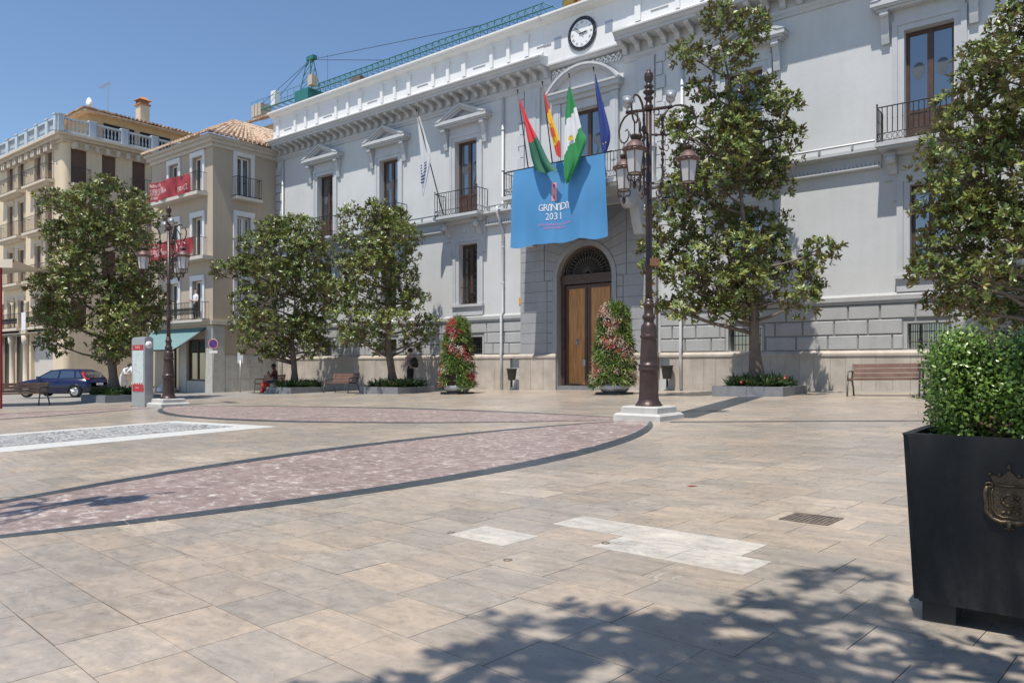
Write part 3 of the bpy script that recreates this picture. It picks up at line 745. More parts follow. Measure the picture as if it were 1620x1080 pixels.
for s in (-1,1):
    X=lambda d:CX_+s*d
    # plinth of the block
    q0=gz(X(2.3),Y)-.25
    for d0,d1 in ((AR+.02,1.75),(1.755,2.35),(2.355,SH)):
        a,b_=sorted((X(d0),X(d1))); MB().box(a+.003,b_-.003,Y-BP-.07,Y-.01,q0,1.27).build('plinth_slab','plinth',HALL)
    a,b_=sorted((X(AR+.01),X(SH+.05))); MB().prism([(Y,1.272),(Y-BP-.10,1.272),(Y-BP-.10,1.35),(Y-BP-.01,1.425),(Y,1.425)],lambda u,v,t:(t,u,v),a,b_).build('plinth_cap','plinth',HALL)
    for k in range(13):
        z0,z1=zc[k],min(zc[k+1],6.55)
        dm=1.62
        if z1<=ASZ+.02:
            qstone([(X(1.44),z0),(X(1.62),z0),(X(1.62),z1),(X(1.44),z1)]) if False else None
            qstone([(X(AR+.19),z0),(X(dm),z0),(X(dm),z1),(X(AR+.19),z1)]); qstone([(X(dm),z0),(X(SH),z0),(X(SH),z1),(X(dm),z1)])
        else:
            # joints fan towards the arch
            R=AR+.19
            def onarc(z):
                t=min(1.0,max(0,(z-ASZ)/ (6.55-ASZ))); q=t*PI/2*.98; return (X(R*math.cos(q)),ASZ+R*math.sin(q))
            if z0<6.4:
                i0=onarc(max(z0,ASZ)); i1=onarc(z1)
                o=1.75
                if i1[1]<z1+.6: qstone([i0,(X(o),z0),(X(o),z1),i1])
                qstone([(X(o),z0),(X(SH),z0),(X(SH),z1),(X(o),z1)])
# archivolt ring
m_=MB(); R0,R1=AR,AR+.185
for j in range(24):
    q0,q1=PI*j/24,PI*(j+1)/24
    vs=[]
    for p in (BP+.02,BP-.03):
        for R,q in ((R0,q0),(R1,q0),(R1,q1),(R0,q1)): vs.append(F(CX_+R*math.cos(q),p,ASZ+R*math.sin(q)))
    m_.add(vs,[(0,1,2,3),(0,3,7,4),(1,2,6,5)])
for s in (-1,1):
    a,b_=sorted((CX_+s*R0,CX_+s*R1)); m_.box(a,b_,Y-BP-.02,Y-BP+.03,1.43,ASZ)
m_.build('archivolt','blockgrey',HALL)
# door: frame, lintel, two leaves, fanlight
DY=Y+.10
m_=MB().box(CX_-1.16,CX_-1.02,DY-.04,DY+.16,0,ASZ-.18).box(CX_+1.02,CX_+1.16,DY-.04,DY+.16,0,ASZ-.18).box(CX_-1.16,CX_+1.16,DY-.08,DY+.16,ASZ-.18,ASZ+.16).box(CX_-1.16,CX_+1.16,DY-.10,DY-.079,ASZ-.02,ASZ+.06)
pts=[(CX_+1.10*math.cos(q),DY,ASZ+.1+1.04*math.sin(q)) for q in [PI*j/20 for j in range(21)]]; m_.tube(pts,.06,6)
DF=m_.build('door_frame','wood',HALL)
MB().box(CX_-1.16,CX_+1.16,DY-.30,DY+.3,-.1,gz(CX_,Y)+.13).build('door_step','granite',HALL)
MAT['doorwood']=None
m,t,b=nodes('honey_door_wood'); g=N(t,'ShaderNodeNewGeometry'); mp=N(t,'ShaderNodeMapping'); mp.inputs['Scale'].default_value=(9,9,.8); L(t,g.outputs['Position'],mp.inputs[0])
n1=N(t,'ShaderNodeTexNoise',Scale=1.6,Detail=6.0,Distortion=.6); L(t,mp.outputs[0],n1.inputs['Vector']); r1=ramp(t,n1.outputs['Fac'],[(.3,(.33,.135,.038)),(.55,(.50,.235,.075)),(.75,(.58,.29,.105))])
L(t,r1.outputs[0],b.inputs['Base Color']); b.inputs['Roughness'].default_value=.42; MAT['doorwood']=m
z0=gz(CX_,Y)+.14; z1=ASZ-.185
for s in (-1,1):
    yy=DY+(.06 if s<0 else .03)
    a,b_=(CX_-1.02,CX_-.07) if s<0 else (CX_-.03,CX_+1.02)
    m_=MB().box(a,a+.13,yy-.02,yy+.06,z0,z1-.03).box(b_-.11,b_,yy-.02,yy+.06,z0,z1-.03).box(a+.13,b_-.11,yy-.02,yy+.06,z1-.16,z1-.03).box(a+.13,b_-.11,yy-.02,yy+.06,z0,z0+.06)
    lf=m_.build('door_leaf','wood',HALL)
    n=2; wd=(b_-.11-a-.13)/n
    for k in range(n): MB().box(a+.13+wd*k+.002,a+.13+wd*(k+1)-.002,yy+.0,yy+.05,z0+.06,z1-.16).build('door_panel','doorwood',lf)
    h=(a+b_)/2+.05; MB().tube([(h,yy-.02,1.95),(h,yy-.07,1.92),(h,yy-.08,1.80),(h,yy-.03,1.74)],.022,6).box(h-.03,h+.03,yy-.012,yy-.002,1.7,2.0).build('door_knocker','zinc',lf)
    if s<0: MB().box(b_-.18,b_-.06,yy-.05,yy-.021,.98,1.2).build('door_lock','zinc',lf)
MB().add([F(CX_+1.12*math.cos(q),-.24,ASZ+.1+1.0*math.sin(q)) for q in [PI*j/24 for j in range(25)]],[tuple(range(25))]).build('fanlight_pane','dark',DF)
m_=MB(); c0=(CX_,ASZ+.17)
for k in range(19):
    q=PI*(k+.0)/18
    pts=[F(c0[0]+math.cos(q+.05*math.sin(t*6))*t,-.08,c0[1]+.93*math.sin(q+.05*math.sin(t*6))*t) for t in (.1,.3,.55,.8,1.0)]; m_.tube(pts,.012,3)
for r in (.13,.95): m_.tube([F(c0[0]+r*math.cos(q),-.08,c0[1]+r*.93*math.sin(q)) for q in [PI*j/20 for j in range(21)]],.016,4)
for k in range(18):   # petal arches between the ribs
    qa,qb=PI*k/18,PI*(k+1)/18; 
    for r in (.55,.80): m_.tube([F(c0[0]+(r+.09*math.sin(PI*t))*math.cos(qa+(qb-qa)*t),-.08,c0[1]+.93*(r+.09*math.sin(PI*t))*math.sin(qa+(qb-qa)*t)) for t in (0,.25,.5,.75,1)],.010,3)
m_.build('fanlight_grille',MAT['zinc2'] if 'zinc2' in MAT else 'benchiron',DF)
# central balcony on two scroll consoles
m_=MB().box(-17.4,-12.3,Y-1.78,Y-.003,6.98,7.12).box(-17.3,-12.4,Y-1.66,Y-.003,6.88,6.979).box(-17.9,-11.85,Y-.32,Y-.003,6.62,6.879)
CB=m_.build('central_balcony','trim',HALL); railing(-17.35,-12.35,1.72,7.125,8.0,'balcony_railing',CB)
for cx in (-17.2,-12.55): console(cx,5.45,6.87,1.3,.34,'balcony_console')
for cx in (-17.2,-12.55):
    m_=MB()
    for k in range(14): a=2*PI*k/14; m_.sphere((cx+.2*math.cos(a)*(1+.3*math.sin(3*a)),Y-.36,6.25+.2*math.sin(a)),.07,n=5)
    tag(m_.build('console_acanthus','trim',HALL),kind='stuff')
# upper central bay
for s in (-1,1):
    X=lambda d:CX_+s*d
    a,b_=sorted((X(2.05),X(2.75))); MB().box(a,b_,Y-.10,Y-.003,7.3,11.5).box(a+.16,b_-.16,Y-.125,Y-.101,8.5,11.1).build('pilaster','trim',HALL)
    a,b_=sorted((X(2.0),X(2.85))); MB().box(a,b_,Y-.30,Y-.003,7.15,7.35).box(a+.05,b_-.05,Y-.24,Y-.003,7.35,8.35).box(a,b_,Y-.30,Y-.003,8.352,8.48).build('pedestal','trim',HALL)
    MB().box(a+.16,b_-.16,Y-.262,Y-.241,7.5,8.22).build('pedestal_panel','yellow_marble',HALL)
    z=7.2;k=0
    while z<11.3:
        d1=3.14 if k%2 else 3.04; a,b_=sorted((X(2.82),X(d1))); MB().box(a,b_,Y-.07,Y-.003,z+.012,z+.43).build('quoin_stone','trim',HALL); z+=.445;k+=1
    a,b_=sorted((X(.80),X(1.05))); MB().box(a,b_,Y-.10,Y-.003,7.16,10.298).build('window_jamb','trim',HALL)
    a,b_=sorted((X(1.06),X(1.38))); MB().box(a,b_,Y-.16,Y-.003,7.16,10.62).box(a+.07,b_-.07,Y-.18,Y-.161,8.2,10.3).build('window_pilaster','trim',HALL)
casement(CX_,.8,ZU0+.05,10.3,8.05,.2,HALL)
MB().box(CX_-1.05,CX_+1.05,Y-.10,Y-.003,10.302,10.62).build('window_head','trim',HALL)
m_=MB().box(CX_-1.42,CX_+1.42,Y-.22,Y-.003,10.63,10.78).box(CX_-1.52,CX_+1.52,Y-.36,Y-.003,10.781,10.93).box(CX_-1.55,CX_+1.55,Y-.42,Y-.003,10.931,11.0)
c=1.55; sg=.80; Rr=(c*c+sg*sg)/(2*sg); hf=math.asin(c/Rr); zc_=11.0-(Rr-sg)
for j in range(20):
    q0=-hf+2*hf*j/20; q1=-hf+2*hf*(j+1)/20
    for ra,rb,p in ((Rr-.16,Rr-.08,.36),(Rr-.08,Rr,.44)):
        P=[(CX_+r*math.sin(q),zc_+r*math.cos(q)) for r,q in ((ra,q0),(rb,q0),(rb,q1),(ra,q1))]
        m_.prism(P,lambda u,v,t:(u,t,v),Y-p,Y-.004)
P=[(CX_+(Rr-.16)*math.sin(-hf+2*hf*j/20),zc_+(Rr-.16)*math.cos(-hf+2*hf*j/20)) for j in range(21)]
P=[p for p in P if p[1]>11.002]; m_.prism(P,lambda u,v,t:(u,t,v),Y-.16,Y-.005)
m_.build('segmental_pediment','trim',HALL)
m_=MB(); r_=random.Random(8)      # lacy stucco frieze under the clock
for k in range(46):
    x=CL+.12+(CR-CL-.24)*k/45
    m_.sphere((x,Y-.08,11.86+.05*math.sin(k*1.9)),.045,n=5); m_.tube([(x-.06,Y-.06,11.66),(x,Y-.09,11.72+.04*(k%2)),(x+.05,Y-.07,11.80)],.022,4)
tag(m_.build('stucco_frieze','parapet',HALL),kind='stuff'); MB().box(CL+.01,CR-.01,Y-.03,Y-.003,11.6,11.96).build('frieze_field','trim',HALL)
MB().box(-17.98,-17.86,Y-.03,Y-.004,3.36,3.62).build('wall_sign','orange',HALL)
# ---------------------------------------------------------------- flags and banners on the hall
MAT['cb']=M_('blue_banner_cloth',(.075,.265,.52),.75,var=.05,scale=1.2)
def lerp(a,b,t): return a+(b-a)*t
BTL,BTR,BBL,BBR=(-16.76,7.92),(-12.94,7.92),(-16.92,5.21),(-12.93,5.21)
def bsurf(u,v):
    """banner point: u along, v down (0..1); hangs from the balcony rail, belly and soft folds growing downwards"""
    x=lerp(lerp(BTL[0],BTR[0],u),lerp(BBL[0],BBR[0],u),v); z=lerp(7.92,5.21,v)-.03*math.sin(u*PI*5)*v-.02*math.sin(u*23)*(v>.9)
    p=1.88-.05*v+.045*math.sin(u*17+1+math.sin(v*3)*.6)*(.25+v)+.022*math.sin(u*41+v*2)*(.3+.7*v)+.03*math.sin(v*5)
    return (x,Y-p,z)
bt=thing('city_banner','blue cloth banner reading GRANADA 2031 hung over the central balcony rail','banner',(-14.85,Y-1.8,5.2))
m_=MB(); NU,NV=70,30
vs=[bsurf(i/NU,j/NV) for j in range(NV+1) for i in range(NU+1)]
m_.add(vs,[(j*(NU+1)+i,j*(NU+1)+i+1,(j+1)*(NU+1)+i+1,(j+1)*(NU+1)+i) for j in range(NV) for i in range(NU)],0,True)
m_.build('banner_cloth','cb',bt)
m_=MB(); m_.bar((-17.1,Y-1.86,7.95),(-12.7,Y-1.86,7.95),.02,n=6); m_.build('banner_rod','iron',bt)
def onb(v,cx,cy,sx,sy=None,off=.012):
    o=[]
    for x,y,_ in v:
        p=bsurf(cx+x*sx/3.95,cy-y*(sy or sx)/2.76); o.append((p[0],p[1]-off,p[2]))
    return o
m_=MB(); sz=.34
def glyph_arch(cx,cy,w,h,st,bar=False):
    """the rounded A without crossbar used in the city wordmark"""
    out=[];inn=[]
    for k in range(13):
        q=PI-PI*k/12; out.append((cx+w/2*math.cos(q),cy+h/2-w/2+w/2*math.sin(q))); inn.append((cx+(w/2-st)*math.cos(q),cy+h/2-w/2+(w/2-st)*math.sin(q)))
    o=[(cx-w/2,cy-h/2)]+out+[(cx+w/2,cy-h/2)]; i=[(cx-w/2+st,cy-h/2)]+inn+[(cx+w/2-st,cy-h/2)]
    return [(a,b_,0) for a,b_ in o+i],[(k,k+1,len(o)+k+1,len(o)+k) for k in range(len(o)-1)]
lw=.20; h_=.245; xx=-.58
for ch in 'GRANADA':
    wd={'G':.19,'R':.17,'A':.155,'N':.17,'D':.18}[ch]
    cxx=xx+wd/2
    if ch=='A': v,f=glyph_arch(0,0,wd*.9,h_,.036)
    elif ch in 'GR':
        v,f=text_geo(ch,.34) if False else TXTG[ch]; v=[(a*.34,b_*.34,0) for a,b_,_ in v]
    else: v,f=TXT[ch]; v=[(a*.34,b_*.34,0) for a,b_,_ in v]
    m_.add(onb([(a+cxx,b_,0) for a,b_,_ in v],.46,.55,1.0),f); xx+=wd+.012
v,f=TXT['2031']; m_.add(onb(v,.468,.665,.34),f)
m_.build('banner_wordmark','white',bt)
m_=MB()
v,f=TXT['CAPITAL EUROPEA DE LA CULTURA']; m_.add(onb(v,.47,.765,.083,.10),f)
v,f=TXT['CIUDAD CANDIDATA']; m_.add(onb(v,.47,.805,.083,.10),f)
m_.build('banner_tagline',M_('rose_print',(.72,.22,.50),.7,var=.03),bt)
m_=MB(); v=[(-.1,-.31,0),(.1,-.31,0),(.1,.31,0),(-.1,.31,0)]; m_.add(onb(v,.475,.36,1.0),[(0,1,2,3)])
m_.build('banner_emblem',M_('salmon_print',(.74,.32,.36),.7,var=.03),bt)
m_=MB()
for sgn in (-1,1):
    m_.add(onb([(-.012,sgn*.09,0),(.012,sgn*.09,0),(.012,sgn*.24,0),(-.012,sgn*.24,0)],.475,.36,1.0,off=.016),[(0,1,2,3)])
v=[(.05*math.cos(2*PI*k/14),.05*math.sin(2*PI*k/14)+.22,0) for k in range(14)]; m_.add(onb(v,.475,.36,1.0,off=.016),[tuple(range(14))])
v=[(.03*math.cos(2*PI*k/14),.03*math.sin(2*PI*k/14)-.2,0) for k in range(14)]; m_.add(onb(v,.475,.36,1.0,off=.018),[tuple(range(14))])
m_.build('banner_emblem_lines',M_('purple_print',(.25,.06,.35),.7),bt)

def flag(label,base,top,Lp,Rp,cols,fold=.05,seed=0,extra=None,nm='flag'):
    t=thing(nm,label,'flag',base,'flags on the central balcony' if nm=='flag' else None)
    m_=MB(); m_.tube([base,top],[.024,.018],8); m_.sphere(top,.035,n=6); m_.build('flag_pole','black',t)
    def poly(P,s):
        s=s*(len(P)-1); i=min(int(s),len(P)-2); f=s-i
        p0=P[max(i-1,0)];p1=P[i];p2=P[i+1];p3=P[min(i+2,len(P)-1)]
        return tuple(.5*((2*b)+(c-a)*f+(2*a-5*b+4*c-d)*f*f+(-a+3*b-3*c+d)*f**3) for a,b,c,d in zip(p0,p1,p2,p3))
    NV,NU=36,14; vs=[];fs=[];mi=[]
    def pt(u,s,off=0.):
        a=poly(Lp,s); b_=poly(Rp,s); wd=math.dist(a,b_)
        q=[lerp(x,y,u) for x,y in zip(a,b_)]
        ph=u*11+seed+s*1.5
        q[1]+=fold*math.sin(ph)*min(1,wd*1.6)-off; q[0]+=fold*.35*math.cos(ph)*min(1,wd*1.6); q[2]-=.10*wd*math.sin(PI*u)*s
        return tuple(q)
    for j in range(NV+1):
        for i in range(NU+1): vs.append(pt(i/NU,j/NV))
    m_=MB()
    for k in range(len(cols)): pass
    m_.v=vs
    for j in range(NV):
        for i in range(NU):
            s=(j+.5)/NV; u=(i+.5)/NU; k=0
            for ci,(f0,_) in enumerate(cols):
                if s+(.10*(u-.5))>f0: k=ci
            m_.f.append((j*(NU+1)+i,j*(NU+1)+i+1,(j+1)*(NU+1)+i+1,(j+1)*(NU+1)+i)); m_.m.append(k); m_.s.append(True)
    cl=m_.build('flag_cloth',[c for _,c in cols],t)
    if extra: extra(pt,cl)
    return t
FM={k:M_('flag_'+k,c,.7,var=.05) for k,c in dict(red=(.62,.035,.05),green=(.012,.11,.065),yellow=(.80,.47,.02),white=(.74,.74,.75),leaf=(.03,.25,.08),blue=(.02,.045,.22),crimson=(.55,.05,.03)).items()}
PB=Y-1.66
flag('red over dark green flag, leftmost of the four on the central balcony',(-16.14,PB,7.2),(-16.1,Y-2.5,10.5),
  [(-16.09,20.61,10.14),(-15.92,20.69,9.36),(-15.84,20.76,8.77),(-15.74,20.82,8.2),(-15.57,20.84,7.71)],[(-16.05,20.64,10.19),(-15.75,20.71,9.45),(-15.38,20.79,8.7),(-15.0,20.83,7.93),(-14.64,20.85,7.57)],[(0,FM['red']),(.50,FM['green'])],.06,1)
def crest(pt,cl):
    m_=MB()
    for (u0,u1,s0,s1) in ((.30,.62,.46,.60),(.15,.26,.47,.60),(.66,.78,.47,.60),(.32,.6,.41,.45)):
        m_.add([pt(u0,s0,.06),pt(u1,s0,.06),pt(u1,s1,.06),pt(u0,s1,.06)],[(0,1,2,3)])
    m_.build('flag_crest',FM['crimson'],cl)
flag('red and yellow striped flag with a crest, second from the left over the banner',(-15.1,PB,7.2),(-15.04,Y-2.5,10.54),
  [(-15.03,20.61,10.21),(-14.95,20.71,9.39),(-14.78,20.81,8.53),(-14.67,20.86,8.08)],[(-15.0,20.64,10.21),(-14.76,20.74,9.29),(-14.54,20.83,8.55),(-14.51,20.87,7.97)],[(0,FM['crimson']),(.26,FM['yellow']),(.70,FM['crimson'])],.05,2,crest)
def disc_(pt,cl):
    m_=MB(); m_.add([pt(.45+.09*math.cos(q),.475+.022*math.sin(q),.05) for q in [2*PI*k/12 for k in range(12)]],[tuple(range(12))]); m_.build('flag_crest',FM['yellow'],cl)
flag('green white green flag hanging furthest down over the banner',(-14.01,PB,7.2),(-13.96,Y-2.5,10.54),
  [(-14.03,20.61,10.15),(-14.23,20.69,9.34),(-14.33,20.76,8.22),(-14.38,20.81,7.4),(-14.28,20.84,7.02)],[(-13.97,20.64,10.15),(-13.77,20.71,9.46),(-13.62,20.79,8.72),(-13.5,20.83,8.28),(-14.12,20.85,7.17)],[(0,FM['leaf']),(.29,FM['white']),(.52,FM['leaf'])],.06,0.5,disc_)
def stars(pt,cl):
    m_=MB()
    for u,s in ((.3,.80),(.55,.86),(.4,.93),(.7,.78)):
        m_.add([pt(u+.07*math.cos(q),s+.012*math.sin(q),.05) for q in [2*PI*k/6 for k in range(6)]],[tuple(range(6))])
    m_.build('flag_stars',FM['yellow'],cl)
flag('plain dark blue flag, rightmost of the four beside the lamp post',(-13.05,PB,7.2),(-13.01,Y-2.5,10.53),
  [(-13.02,20.61,10.33),(-12.94,20.71,9.38),(-12.91,20.81,8.39),(-12.88,20.86,7.89)],[(-12.99,20.64,10.33),(-12.77,20.74,9.36),(-12.57,20.83,8.37),(-12.73,20.88,7.83)],[(0,FM['blue'])],.06,2.2,stars)
def letters(pt,cl):
    m_=MB()
    for k in range(7): s=.62+.035*k; m_.add([pt(.18,s,.05),pt(.62,s+.004,.05),pt(.62,s+.022,.05),pt(.18,s+.018,.05)],[(0,1,2,3)])
    m_.build('flag_lettering',FM['blue'],cl)
flag('white pennant flag on a slanting pole from the third balcony',(-21.35,Y-.72,7.15),(-21.75,Y-1.85,11.2),
  [(-21.83,21.33,10.93),(-21.89,21.5,9.86),(-21.99,21.66,8.89),(-22.01,21.75,8.03)],[(-21.74,21.38,10.97),(-21.52,21.55,10.06),(-21.43,21.69,9.27),(-21.95,21.78,7.85)],[(0,FM['white'])],.05,.4,letters,nm='white_flag')

# ---------------------------------------------------------------- neighbouring houses (same axes as the hall)
def fr(y0): return lambda s,p,z:(s,y0-p,z)      # a face looking at the square
def sd(x0): return lambda s,p,z:(x0+p,s,z)      # a face looking right
def rail2(fn,s0,s1,p,z0,z1,parent,step=.12,scroll=False,name='balcony_railing'):
    m_=MB(fn)
    for z in (z0+.05,z1): m_.bar((s0,p,z),(s1,p,z),.016); m_.bar((s0,0,z),(s0,p,z),.014); m_.bar((s1,0,z),(s1,p,z),.014)
    n=max(3,int((s1-s0)/step))
    for k in range(n+1):
        s=lerp(s0,s1,k/n); m_.bar((s,p,z0),(s,p,z1),.010,n=3)
        if scroll and k<n: 
            c=s+(s1-s0)/n/2; m_.tube([(c+.05*math.cos(q),p,(z0+z1)/2+.2*math.sin(q*2)*1.0+.0) for q in [2*PI*j/6 for j in range(7)]],.008,3)
    for k in range(1,3):
        m_.bar((s0,p*k/3,z0),(s0,p*k/3,z1),.010,n=3); m_.bar((s1,p*k/3,z0),(s1,p*k/3,z1),.010,n=3)
    return m_.build(name,'iron',parent)
def fdoor(fn,parent,c,hw,z0,z1,dep,frame='upvc',glass='glass',mull=1,solid=0.0):
    m_=MB(fn); d0=-dep; d1=-dep+.06
    m_.box(c-hw+.003,c-hw+.07,d0,d1,z0,z1-.003).box(c+hw-.07,c+hw-.003,d0,d1,z0,z1-.003).box(c-hw+.07,c+hw-.07,d0,d1,z1-.08,z1-.003).box(c-hw+.07,c+hw-.07,d0,d1,z0,z0+.08+solid).box(c-.045,c+.045,d0,d1+.01,z0+.08+solid,z1-.08)
    f=m_.build('window_frame',frame,parent)
    MB(fn).box(c-hw+.071,c-.046,d0+.01,d0+.025,z0+.08+solid,z1-.08).box(c+.046,c+hw-.071,d0+.01,d0+.025,z0+.08+solid,z1-.08).build('pane',glass,f)
    return f
def barrel_roof(mb,e0,e1,r0,r1,mi=0,pitch=.26):
    """rows of half-round tiles running from the eave line e0-e1 up to the ridge line r0-r1"""
    e0,e1,r0,r1=map(Vector,(e0,e1,r0,r1)); n=max(2,int((e1-e0).length/pitch))
    mb.add([tuple(e0-Vector((0,0,.05))),tuple(e1-Vector((0,0,.05))),tuple(r1-Vector((0,0,.05))),tuple(r0-Vector((0,0,.05)))],[(0,1,2,3)],mi+1)
    for k in range(n):
        a=e0.lerp(e1,(k+.5)/n); b_=r0.lerp(r1,(k+.5)/n); ln=(b_-a).length
        if ln<.3: continue
        m=max(1,int(ln/.42)); d=(e1-e0).normalized()*pitch*.40; up=Vector((0,0,.09))
        for j in range(m):
            p=a.lerp(b_,j/m); q=a.lerp(b_,(j+1.12)/m if j<m-1 else 1.0); w0=1.0; w1=.80
            jit=RNG.uniform(-.015,.015)
            vs=[]
            for c,wd,dz in ((p,w0,.03+jit),(q,w1,.0)):
                vs+=[tuple(c-d*wd+Vector((0,0,dz-.03))),tuple(c-d*wd*.6+up*.8+Vector((0,0,dz))),tuple(c+d*wd*.6+up*.8+Vector((0,0,dz))),tuple(c+d*wd+Vector((0,0,dz-.03)))]
            mb.add(vs,[(0,1,5,4),(1,2,6,5),(2,3,7,6),(0,3,2,1)],mi+(RNG.random()<.22),False)
# beige corner house
B2X0,B2X1,B2Y=-40.05,-33.95,19.5
B2=thing('beige_house','beige three-storey corner house with white window frames, clay tile roof and teal shop awning','house',(-37,B2Y,-.37))
ff=fr(B2Y); fs_=sd(B2X1)
FW=[(-37.62,.48),(-35.3,.48)]; lv=[(9.42,11.25),(6.38,8.28),(3.28,5.15)]
hol=[(c-h,c+h,z0,z1) for c,h in FW for z0,z1 in lv]+[(-38.35,-37.2,-.35,2.25),(-36.35,-34.62,.22,2.28)]
m_=MB(ff); m_.wall(B2X0,B2X1,-1.0,11.75,hol,0,-.30); 
hs=[(21.15-.38,21.15+.38,z0-.1,z1+.1) for z0,z1 in lv]
m2=MB(fs_); m2.wall(B2Y,VW+9,2.95,11.75,hs,0,-.30); m2.wall(B2Y,VW+9,1.5,2.95,[],0,-.3)
m_.v+= [];  b0=len(m_.v); m_.v+=m2.v; m_.f+=[tuple(i+b0 for i in f) for f in m2.f]; m_.m+=m2.m; m_.s+=m2.s
m_.M=None; m_.box(B2X0,B2X1-.35,B2Y+.35,B2Y+9,-1,11.7); m_.box(B2X0,B2X0+.02,B2Y,B2Y+9,-1,11.7)
m_.build('wall','beige',B2)
MB().box(B2X1-.3,B2X1+.03,B2Y+.02,VW+.3,-1.0,1.5).build('stone_base','stone_pale',B2)
for k in range(5): 
    for j in range(3): MB().box(B2X1+.031,B2X1+.045,B2Y+.62+.68*k+.012,B2Y+.62+.68*(k+1)-.012,-.3+.6*j+.012,.3+.6*j-.012).build('stone_block','stone_pale',B2)
MB().box(B2X1-.62,B2X1+.05,B2Y-.05,B2Y+.6,-1.0,2.9).build('corner_pier','stone_pale',B2)
MB().box(-36.95,-36.37,B2Y-.04,B2Y-.002,-1.0,2.6).build('shop_pier','stone_pale',B2)
MB().box(-36.35,-34.62,B2Y-.03,B2Y+.06,-1.0,.215).build('shop_sill','stone_pale',B2)
# bands
m_=MB(); m_.box(B2X0,B2X1+.1,B2Y-.12,B2Y-.002,2.96,3.14).box(B2X1+.002,B2X1+.12,B2Y-.0,VW-.05,2.96,3.14); m_.build('floor_band','eave',B2)
m_=MB(); 
for q,(z0,z1) in enumerate(((11.55,11.72),(11.722,11.88),(11.882,12.02))):
    e=.10+.16*q; m_.box(B2X0-.0,B2X1+e,B2Y-e,B2Y-.002,z0,z1).box(B2X1+.002,B2X1+e,B2Y,VW+.2,z0,z1)
m_.build('eave_moulding','eave',B2)
m_=MB(); ex=.55; E0=(B2X0-.1,B2Y-ex,12.06);E1=(B2X1+ex,B2Y-ex,12.06); E2=(B2X1+ex,B2Y+7,12.06); Rg=(-37.0,22.5,14.15)
barrel_roof(m_,E0,E1,(B2X0-.1,22.5,14.15),Rg); barrel_roof(m_,E1,E2,Rg,(-37.0,25.2,14.15))
m_.tube([E1,Rg],.09,5,1); m_.tube([Rg,(B2X0-.1,22.5,14.2)],.1,5,1)
m_.box(B2X0,B2X1+.4,B2Y-.4,B2Y+7,11.9,12.0,1); m_.build('tile_roof',['tile','tiledark'],B2)
def surround(fn,c,hw,z0,z1,w_,parent,mat='surround'):
    m_=MB(fn); m_.box(c-hw-w_,c-hw-.003,.002,.07,z0,z1+.003).box(c+hw+.003,c+hw+w_,.002,.07,z0,z1+.003).box(c-hw-w_,c+hw+w_,.002,.09,z1+.004,z1+.26); m_.build('window_surround',mat,parent)
for z0,z1 in lv:
    for c,h in FW: surround(ff,c,h,z0,z1,.2,B2); fdoor(ff,B2,c,h,z0,z1,.22)
    surround(fs_,21.15,.38,z0-.1,z1+.1,.2,B2); fdoor(fs_,B2,21.15,.38,z0-.1,z1+.1,.22)
    sl=MB(fs_).box(20.5,21.95,.002,.45,z0-.26,z0-.12).build('balcony_slab','eave',B2); rail2(fs_,20.55,21.9,.40,z0-.12,z0+.85,sl)
sl=MB(ff).box(-39.3,-34.4,.002,.55,9.24,9.40).build('balcony_slab','eave',B2); rail2(ff,-39.2,-34.5,.5,9.40,10.35,sl)
sl=MB(ff).box(-39.3,-33.9,.002,.55,6.10,6.26).build('balcony_slab','eave',B2); rail2(ff,-39.2,-34.5,.5,6.26,7.20,sl)
sl=MB(ff).box(-39.3,-33.95,.122,.55,3.08,3.20).build('balcony_slab','eave',B2); rail2(ff,-39.2,-34.3,.5,3.20,4.05,sl,.14,True)
# shop window, door, awning
f=fdoor(ff,B2,-35.485,.86,.225,2.275,.15,'wood','glass'); MB(ff).box(-36.2,-34.8,-.145,-.135,.3,1.95).build('yellow_display','shopyellow',f)
MB(ff).box(-36.2,-35.0,-.134,-.126,.34,.9).build('display_shelf','slatwood',f)
f=fdoor(ff,B2,-37.77,.57,-.33,2.24,.15,'wood','glass'); MB(ff).box(-38.1,-37.5,-.135,-.13,.4,1.9).build('yellow_display','shopyellow',f)
aw=MB(); A0=(-39.6,B2Y-.06,2.82);A1=(-34.5,B2Y-.06,2.82);A2=(-35.6+.2,B2Y-1.75,1.72);A3=(-39.6,B2Y-1.75,1.72)
A1=(-34.45,B2Y-.06,2.86);A2=(-34.45,B2Y-1.75,1.70)
NN=16; vs=[]
for j in range(9):
    for i in range(NN+1):
        t=j/8; x=lerp(A0[0],A1[0],i/NN); vs.append((x,lerp(A0[1],A2[1],t),lerp(2.84,1.71,t)-.09*math.sin(PI*t)+.02*math.sin(i*1.7)*t))
aw.add(vs,[(j*(NN+1)+i,j*(NN+1)+i+1,(j+1)*(NN+1)+i+1,(j+1)*(NN+1)+i) for j in range(8) for i in range(NN)],0,True)
AW=aw.build('awning','awning',B2); m_=MB()
for x in (-34.5,-39.5): m_.bar((x,B2Y-.05,2.80),(x,B2Y-1.72,1.66),.035)
m_.bar((-39.6,B2Y-1.75,1.70),(-34.45,B2Y-1.75,1.70),.04); m_.build('awning_arm','black',AW)
